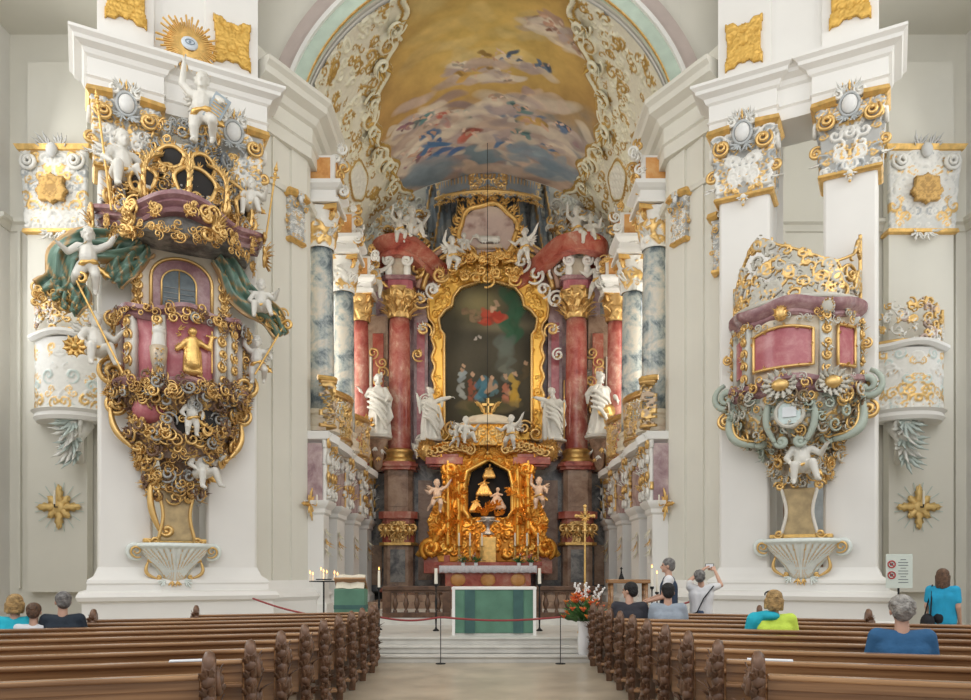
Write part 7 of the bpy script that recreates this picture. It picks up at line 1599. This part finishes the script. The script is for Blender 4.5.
# ropes
def rope(label, P, n=30, sag=.06):
    P = np.array(P, float); t = np.linspace(0, 1, n); k = np.linspace(0, 1, len(P)); C = np.stack([np.interp(t, k, P[:, j]) for j in range(3)], 1); seg = (len(P)-1); C[:, 2] -= sag*np.abs(np.sin(np.pi*t*seg)); C -= P[0]; m = MB(); m.tube(C, .018, 8); o = m.build('barrier_rope', M['rope'], smooth=True); o.location = P[0]; return tag(o, label, 'rope', 'red barrier ropes')
rope('red barrier rope across the aisle in front of the green altar', [(-1.95, 13.55, .84), (-.85, 13.55, .84), (1.30, 13.55, .84)]); rope('red barrier rope running from the pulpit pier towards the front pews', [(-4.7, 15.1, 1.12), (-3.35, 14.3, .84), (-2.3, 13.6, .82)], sag=.03); rope('red barrier rope behind the standing man by the tribune pier', [(2.3, 13.6, .95), (3.1, 14.0, 1.0), (4.0, 14.6, 1.10)], sag=.03)
for x, l_ in ((-.85, 'nearer the lectern'), (1.30, 'nearer the flower vase')): t = thing('rope_post', 'thin dark barrier post in front of the green altar, '+l_, 'post', (x, 13.55, 0), 0, 'barrier posts'); m = MB(); m.cyl((0, 0, .02), (0, 0, .86), .008, .008, 8); m.build('pole', M['iron'], t); m = MB(); m.lathe([(.09, 0), (.09, .012), (.02, .02)], seg=16); m.build('foot', M['iron'], t)

# ------------------------------------------------------------------ pews
PR = .32
def bench_end(nm, parent, x, face):
    """carved end panel; face = +1/-1 direction of the aisle"""
    rg = np.random.default_rng(12)
    out = [(-.10, 0), (.50, 0), (.50, .38), (.46, .46), (.34, .50), (.22, .56), (.16, .68), (.13, .82), (.11, .95), (.06, 1.04), (-.02, 1.07), (-.10, 1.03), (-.14, .94), (-.11, .84), (-.13, .70), (-.17, .55), (-.14, .35), (-.16, .15)]
    n = len(out); V = [(x-.045, y, z) for y, z in out]+[(x+.045, y, z) for y, z in out]; m = MB(); m.add(V, [tuple(range(n)), tuple(range(2*n-1, n-1, -1))]+[(i, i+n, (i+1) % n+n, (i+1) % n) for i in range(n)]); e = m.build(nm, M['carved'], parent, bevel=.012)
    mb = MB(); nr = V3(face, 0, 0)
    for (y, z, R) in ((.02, .88, .10), (.02, .62, .12), (.18, .34, .14), (.02, .18, .10), (.34, .20, .10)):
        scroll3(mb, (x+face*.05, y, z), (0, 1, 0), (0, 0, 1), R, rg.uniform(0, 6), 1.4, .026, 1, 1.3, DARKW, 20, .03, nr); spray3(mb, (x+face*.05, y, z), (0, rg.uniform(-1, 1), 1), nr, R*1.6, DARKW, rg, 4)
    for k in range(7): z = .16+.125*k; spray3(mb, (x, -.15, z), (rg.uniform(-.3, .3), -.2, 1), (0, -1, 0), .16, DARKW, rg, 3, wd=.35); mb.ell((x, -.15, z), (.05, .035, .05), 8, 6)
    scroll3(mb, (x, -.02, 1.00), (0, 1, 0), (0, 0, 1), .09, 0, 1.3, .04, 1, 1.2, DARKW, 18); mb.build('carving', M['carved'], e, True)
    return e
def pew(label, ix, iy, L, side):
    t = thing('church_pew', label, 'pew', (ix, iy, 0), PR if side < 0 else -PR, 'pews on the lectern side' if side < 0 else 'pews on the vase side')
    s = side; X = lambda a, b: sorted((s*a, s*b))
    x0, x1 = X(.06, L-.04)
    m = MB(); m.b2(x0, x1, -.075, .045, .915, .95); m.build('top_rail', M['wood'], t, bevel=.012)
    m = MB(); m.b2(x0, x1, -.02, .02, .40, .915); m.b2(x0, x1, -.035, .02, .845, .915); m.build('backrest', M['wood'], t, bevel=.004)
    m = MB(); m.b2(x0, x1, -.16, -.02, .745, .775); m.build('book_ledge', M['wood'], t, bevel=.008)
    m = MB(); m.b2(x0, x1, .02, .44, .425, .46); m.build('seat', M['wood'], t, bevel=.01)
    m = MB(); m.b2(x0, x1, -.36, -.20, .16, .20); m.build('kneeler', M['wood'], t, bevel=.01)
    return t
protoE = None
for side in (-1, 1):
    for k in range(10):
        iy = 13.3-.9*k; ix = side*(1.92 if k else 2.0) if side < 0 else 1.86
        L = [2.93, 4.09, 5.3, 6.3, 6.6, 6.4, 6.0, 5.6, 5.2, 4.6][k] if side < 0 else [2.75, 3.96, 5.3, 6.3, 6.6, 6.4, 6.0, 5.6, 5.2, 4.6][k]
        pos = ['foremost', 'second from the choir', 'third from the choir', 'fourth from the choir', 'fifth from the choir', 'fifth from the camera', 'fourth from the camera', 'third from the camera', 'second from the camera', 'nearest the camera'][k]
        t = pew('brown wooden pew with carved ends on the %s side, %s' % ('lectern' if side < 0 else 'vase', pos), ix, iy, L, side)
        if protoE is None: pass
        for (x, fc) in ((side*0.0, -side), (side*L, side)):
            if protoE is None or fc not in protoE:
                protoE = protoE or {}; protoE[fc] = bench_end('bench_end', t, 0, fc); e = protoE[fc]; e.location = (x, 0, 0)
            else:
                e = protoE[fc].copy(); COL.objects.link(e); e.parent = t; e.location = (x, 0, 0)
                for c in list(protoE[fc].children): d = c.copy(); COL.objects.link(d); d.parent = e
def leaflet(label, px, Y, w, rz): p = W(px, 572, Y); m = MB(); m.box((0, 0, 0), (w, .2, .004), rz); o = m.build('leaflet', M['paper']); o.location = (p.x, p.y, .956); return tag(o, label, 'paper')
def ledge_pt(side, k, x):
    """point on the top rail of pew k at distance x from the aisle"""
    iy = 13.3-.9*k; ix = side*1.9; return (ix+side*x*math.cos(PR), iy-x*math.sin(PR))
for side, k, x, lab in ((-1, 8, .45, 'pale blue leaflet lying on a pew rail on the lectern side'), (1, 8, .35, 'white leaflet lying on a pew rail on the vase side')):
    px_, py_ = ledge_pt(side, k, x); m = MB(); m.box((0, 0, 0), (.34, .11, .008), -side*PR); o = m.build('leaflet', M['paper']); o.location = (px_, py_-.01, .9545); tag(o, lab, 'paper')

# ------------------------------------------------------------------ people
navy = cloth('navy_wool', (.02, .03, .045)); jacket = cloth('dark_jacket', (.035, .035, .045)); greyt = cloth('grey_tshirt', (.34, .39, .45)); vest = cloth('navy_vest', (.03, .05, .09)); whitet = cloth('white_shirt', (.75, .75, .76), .04)
neon = cloth('yellow_green_jacket', (.62, .80, .10)); tealc = cloth('turquoise_top', (.02, .45, .58)); bluej = cloth('blue_jumper', (.03, .12, .26)); turq = cloth('bright_blue_top', (.02, .36, .60)); blk = cloth('black_trousers', (.015, .015, .018)); jeans = cloth('blue_jeans', (.06, .09, .16))
def hairm(n_, c, k): return plain(n_, c, .6, noise=k, scale=22, bump=1.0, bscale=45)
hg = hairm('grey_hair', (.20, .19, .18), .5); hl = hairm('light_grey_hair', (.33, .31, .28), .5); hb = hairm('black_hair', (.012, .011, .011), .4); hbl = hairm('blond_hair', (.44, .28, .11), .5); hbr = hairm('brown_hair', (.13, .07, .04), .5)
gp2 = None
def seat_pt(px, side, k, dy=.24):
    """point on the seat of pew k seen at column px"""
    a = (px-HX)/F; iy = 13.3-.9*k; ix = side*1.9; c, s_ = math.cos(PR), math.sin(PR)
    L = (a*(iy+dy)-ix)/(side*c+a*s_); return (ix+side*L*c, iy+dy-L*s_, 0)
sr = lambda side: PR if side < 0 else -PR
person('seated person with short grey hair in a dark navy sweater, seen from behind', seat_pt(62, -1, 3), 1.0, 'sit', PR, navy, blk, hg, 'short', head_yaw=PR+.35, sleeves='long')
person('seated person in a white top at the outer end beside the navy sweater', seat_pt(33, -1, 3), .90, 'sit', PR, whitet, jeans, hbr, 'short')
person('seated person in a turquoise top at the frame edge of a pew', seat_pt(14, -1, 3, .30), .98, 'sit', PR, tealc, jeans, hbl, 'bob')
person('seated black-haired person in a dark jacket looking towards the altar', seat_pt(629, 1, 2), 1.07, 'sit', -PR, jacket, blk, hb, 'short', head_yaw=.9, sleeves='long')
person('seated black-haired person in a light grey T-shirt', seat_pt(668, 1, 2), 1.06, 'sit', -PR+.1, greyt, jeans, hb, 'short', head_yaw=-.1)
r_, J_ = person('standing grey-haired person in a navy vest over a pale shirt, turned sideways', (3.22, 13.45, 0), 1.08, 'stand', 1.35, whitet, jeans, hg, 'short', elL=(-.24, .10, 1.12), wrL=(-.18, .32, 1.05), elR=(.26, .08, 1.14), wrR=(.2, .3, 1.08))
m2 = MB(); s_ = 1.08
for o_ in (-.08, 0, .08): sd_ = (J_['shR']-J_['shL'])/np.linalg.norm(J_['shR']-J_['shL']); chain(m2, [J_['pel']+sd_*o_*s_, J_['chest']+sd_*o_*1.2*s_], [.150*s_, .150*s_])
chain(m2, [J_['shL']*.8+J_['chest']*.2, J_['chest']+V3(0, 0, .10), J_['shR']*.8+J_['chest']*.2], [.085, .12, .085]); remeshed(m2, 'vest', vest, .02, 3, r_)
r_, J_ = person('standing person in a white shirt raising a phone to take a photo', (3.84, 13.6, 0), .98, 'stand', -.25, whitet, jeans, hg, 'curly', headtilt=.35, hands=1.2,
                chest=(0, .0, 1.26), neck=(0, -.03, 1.45), head=(-.03, -.06, 1.60), elR=(.36, .16, 1.44), wrR=(.26, .30, 1.70), elL=(-.20, .24, 1.52), wrL=(.06, .34, 1.74))
mp_ = rotz(V3(.16, .36, 1.80)*.98, -.25); mb = MB(); mb.box((0, 0, 0), (.15, .02, .08), -.25, (.05, .05, .05, 0)); ph = thing('phone', 'small dark phone held up by the person in the white shirt', 'phone', tuple(np.array([3.84, 13.6, 0])+mp_)); mb.build('case', M['iron'], ph, bevel=.004); mb = MB(); mb.box(rotz(V3(0, -.012, 0), -.25), (.13, .004, .065), -.25); mb.build('screen', M['paper'], ph)
mb = MB(); P = [J_['shR']+V3(.0, -.11, .03), J_['chest']+V3(0, -.17, -.05), J_['pel']+V3(-.12, -.16, .02), J_['pel']+V3(-.19, -.06, -.02)]; mb.tube(P, .02, 8, flat=.5); mb.build('bag_strap', blk, r_, True, label='dark diagonal bag strap')
r_, J_ = person('seated blond person in a yellow-green jacket with a turquoise shoulder', seat_pt(774, 1, 4), 1.02, 'sit', -PR, neon, jeans, hbl, 'bob', head_yaw=-PR+.2, sleeves='long')
mb = MB(); chain(mb, [J_['shL']+V3(-.03, 0, -.02), J_['elL']+V3(-.03, 0, 0)], [.11, .09]); chain(mb, [J_['shL'], (J_['shL']+J_['neck'])/2+V3(0, -.03, 0)], [.09, .08]); mb.ell(J_['neck']+V3(-.05, -.05, -.03), (.11, .08, .06), 12, 8); remeshed(mb, 'turquoise_scarf', tealc, .02, 2, r_)
mb = MB(); hd = J_['head']; t_ = np.linspace(-.3, math.pi+.3, 16); mb.tube(np.stack([hd[0]+.105*np.cos(t_), hd[1]+.02+.0*t_, hd[2]+.075+.045*np.sin(t_)], 1), .009, 6); mb.build('sunglasses', M['iron'], r_, True)
person('seated grey-haired person in a blue jumper, nearest of the seated people', seat_pt(903, 1, 7), 1.03, 'sit', -PR, bluej, blk, hl, 'curly', sleeves='long')
r_, J_ = person('standing brown-haired person in a bright blue top by the aisle wall', (7.35, 12.2, 0), .97, 'stand', -.9, turq, blk, hbr, 'long')
mb = MB(); c_ = J_['pel']+V3(-.26, -.02, -.08); mb.ell(c_, (.10, .13, .16), 14, 10); mb.build('handbag', blk, r_, True); mb = MB(); mb.tube([c_+V3(0, -.08, .12), J_['shL']+V3(0, -.05, .08), c_+V3(0, .08, .12)], .012, 6); mb.build('bag_strap', blk, r_, True)

# ------------------------------------------------------------------ aisle fittings
for s in (-1, 1):
    sd = 'window-lit aisle behind the pulpit' if s < 0 else 'aisle behind the tribune'
    # wide pilaster capital on the aisle wall
    px0, px1 = (33, 92) if s < 0 else (884, 948)
    Yc = 20.9; xa, xb = (px0-HX)/F*Yc, (px1-HX)/F*Yc; cx = (xa+xb)/2; w = xb-xa
    t = thing('pilaster_capital', 'wide white and gold capital with a gilded shield, %s' % sd, 'capital', (cx, Yc-.25, 0), 0, 'aisle wall capitals')
    rg = np.random.default_rng(60+s); z0, z1 = 10.95, 13.1
    m = MB(); m.b2(-w/2, w/2, 0, .3, 1.1, z1+2.5); m.build('pilaster', M['plaster_aisle'], t)
    fd = field(w, z1-z0, .03, .03, (.66, .66, .62, 0)); fd['sym'] = True; rocaille(fd, rg, 50, (.14, .28), ((WHITE, .7), (GOLD, .2), (GREYB, .1)), .7, .03)
    build_field(fd, 'capital', M['relief'], t, lambda U, V, Hh: np.stack([U*(1+.05*V), -.05-Hh-.05*V, V+z0], -1), thick=.1)
    fd = field(.95, 1.0, .03, .05, (.40, .24, .08, .5)); fd['sym'] = True; rocaille(fd, rg, 40, (.07, .13), (((.58, .36, .12, .6), 1),), .9, .05); build_field(fd, 'gilded_shield', M['relief'], t, lambda U, V, Hh: np.stack([U, -.28-Hh, V+z0+.55], -1), lambda U, V: (np.abs(U) < .46*(1-.3*np.abs(np.sin(V*6.3+.4)))) & (V > .08+.1*np.abs(np.sin(U*7))) & (V < .92-.1*np.abs(np.sin(U*7))), .08)
    m = MB(); m.sweep([(-.05, z1-.05), (.1, z1-.02), (.16, z1+.1), (-.05, z1+.1)], [(-w/2-.05, .3), (-w/2-.05, -.15), (w/2+.05, -.15), (w/2+.05, .3)]); m.build('abacus', M['gold'], t); m = MB(); m.sweep([(-.05, z0-.08), (.08, z0-.05), (.06, z0+.05), (-.05, z0+.05)], [(-w/2, .3), (-w/2, -.06), (w/2, -.06), (w/2, .3)]); m.build('astragal', M['gold'], t)
    mb = MB()
    for q in (-1, 1): scroll3(mb, (q*w*.38, -.25, z1-.35), (q, 0, 0), (0, 0, 1), .26, .9, 1.8, .05, -1, 1.4, WHITE, 28, .08); spray3(mb, (q*.15, -.2, z1+.05), (q*.6, 0, 1), (0, -1, 0), .45, (.6, .6, .58, 0), rg, 5); spray3(mb, (q*.12, -.1, z0), (q*.5, 0, -1), (0, -1, 0), .45, WHITE, rg, 5)
    mb.ell((0, -.28, z1-.05), (.16, .1, .2), 12, 8, (.6, .6, .58, 0)); mb.build('cartouche', M['relief'], t, True)
    # organ-loft like balcony
    pc = 66 if s < 0 else 912; Yb = 20.2; cx = (pc-HX)/F*Yb; bw = .82; zz = lambda py: EYE+(HY-py)/F*Yb
    t = thing('wall_balcony', 'white balcony with gilded openwork on the %s' % sd, 'balcony', (cx, Yb, 0), 0, 'aisle balconies'); z0, z1 = zz(412), zz(340 if s < 0 else 350)
    Rf = lambda V: 1.05-.12*np.sin(V*2)
    m = MB(); m.lathe([(1.0, z0), (.92, z0+.7), (1.02, z1)], (0, .5, 0), 40, math.pi, 2*math.pi, sy=.8); m.build('body', M['plaster'], t, True, autos=40)
    wavy_cornice('base_moulding', t, 1.0, z0-.25, [(-.4, 0), (.05, 0), (.12, .1), (.08, .2), (.18, .28), (-.4, .28)], lambda th: (0, .1*math.cos(th*2)), 'plaster', ay=.8, yoff=-.5); wavy_cornice('rim', t, 1.0, z1, [(-.4, 0), (.05, 0), (.14, .08), (.14, .16), (-.4, .16)], lambda th: (.05*math.cos(th*4), .06), 'plaster', ay=.8, yoff=-.5)
    band('gilded_scrollwork', t, lambda V: 1.0+0*V, z1-z0, 3.0, rg, .028, 26, (.14, .26), ((GOLD, .5), (WHITE, .3), ((.62, .70, .66, 0), .2)), WHITE, 1, .8, z0, -.5, relief=.6)
    fd = field(2.9, 1.35, .026); rocaille(fd, rg, 60, (.12, .24), ((GOLD, .5), (WHITE, .35), (PINKM if 0 else (.55, .42, .36, 0), .15)), .5, 0, lambda x, y: y < 1.2-.35*abs(x)/1.4, 1, .17); stroke(fd, [(-1.4, .04), (1.4, .04)], [.05, .05], .5, GOLD)
    build_field(fd, 'openwork_crest', M['relief'], t, lambda U, V, Hh: np.stack([(1.02+Hh)*np.sin(U/1.02), .5-(.82+Hh)*np.cos(U/1.02), V+z1+.15], -1), thick=.05)
    mb = MB(); c = V3(.25*s*-1, -.15, z0-.25)
    for k in range(5): spray3(mb, c+V3(0, 0, -.22*k), (rg.uniform(-.5, .5), -.2, -1), (0, -1, 0), .7, WHITE if k % 2 else (.55, .62, .58, 0), rg, 6); scroll3(mb, c+V3(0, 0, -.2*k), (1, 0, 0), (0, 0, 1), .40-.05*k, rg.uniform(0, 6), 1.4, .05, 1, 1.3, WHITE, 22)
    mb.tube([c+V3(0, .4, 0), c+V3(0, .1, -.5), c+V3(0, .4, -1.1)], [.35, .22, .1], 12, WHITE); mb.build('corbel', M['relief'], t, True)
    # consecration cross
    pc = 59 if s < 0 else 919; Yb = 20.58; p = W(pc, 507, Yb); t = thing('consecration_cross', 'gilded eight-leaved cross with a candle on the wall, %s' % sd, 'cross', p, 0, 'gilded consecration crosses'); mb = MB()
    for k in range(8): a = k*math.pi/4; leaf3(mb, (0, 0, 0), (math.cos(a), 0, math.sin(a)), (0, -1, 0), .62 if k % 2 == 0 else .42, .13, (.78, .55, .22, .4), .03); mb.ell(V3(math.cos(a), 0, math.sin(a))*(.50 if k % 2 == 0 else .32), (.09, .03, .09), 8, 6, (.78, .55, .22, .4))
    mb.ell((0, -.03, 0), (.16, .06, .16), 14, 8, (.78, .55, .22, .4)); mb.build('leaf_cross', M['relief'], t, True)
    mb = MB()
    for k in range(16): a = k*math.pi/8+.2; mb.box((.5*math.cos(a), .02, .5*math.sin(a)), (.36, .01, .02), M=Matrix.Rotation(-a, 3, 'Y'), col=(.52, .60, .55, 0))
    mb.build('painted_ray', M['paint'], t); mb = MB(); mb.tube([(0, -.05, 0), (0, -.2, -.02), (0, -.22, .06)], .02, 6); mb.build('arm', M['iron'], t, True); mb = MB(); mb.cyl((0, -.22, .06), (0, -.22, .42), .03, .03, 8); mb.build('candle', M['wax'], t)
# visitor sign
t = thing('visitor_sign', 'pale green visitor rules board with round red prohibition symbols', 'sign', (7.95, 14.6, 0), -.15); board = plain('pale_board', (.62, .68, .62), .5); redp = plain('sign_red', (.45, .04, .04), .5); dk2 = plain('sign_ink', (.10, .12, .13), .6)
zc = EYE+(HY-571)/F*14.6; m = MB(); m.b2(-.24, .24, -.01, .01, zc-.33, zc+.33); m.build('board', board, t); m = MB(); m.cyl((0, .03, 0), (0, .03, zc+.1), .02, .02, 8); m.lathe([(.2, 0), (.2, .02), (.02, .04)], (0, .03, 0), 20); m.build('stand', M['iron'], t)
for k in range(2):
    m = MB(); zk = zc+.13-.21*k; a = np.linspace(0, 2*np.pi, 24); m.tube(np.stack([-.14+.065*np.cos(a), np.full(24, -.018), zk+.065*np.sin(a)], 1), .012, 6); m.box((-.14, -.018, zk), (.13, .008, .016), M=Matrix.Rotation(.78, 3, 'Y')); m.build('prohibition_symbol', redp, t); m = MB(); m.box((-.14, -.013, zk), (.06, .004, .05)); m.build('pictogram', dk2, t)
m = MB(); rgq = np.random.default_rng(0); [m.box((.07, -.013, zc+.22-.055*k), (.18 if k % 3 else .10, .003, .012)) for k in range(9)]; m.build('text_line', dk2, t)
t = thing('notice_board', 'grey notice board seen through the gap behind the ochre plaque', 'board', W(805, 515, 20.7)); m = MB(); m.b2(-.6, .6, 0, .1, -1.5, 1.3); m.build('frame', plain('brown_frame', (.22, .13, .08), .6), t, bevel=.02); m = MB(); m.b2(-.5, .5, -.02, 0, -1.35, 1.1); m.build('notice', plain('grey_notice', (.42, .46, .48), .6, noise=.15, scale=4), t)
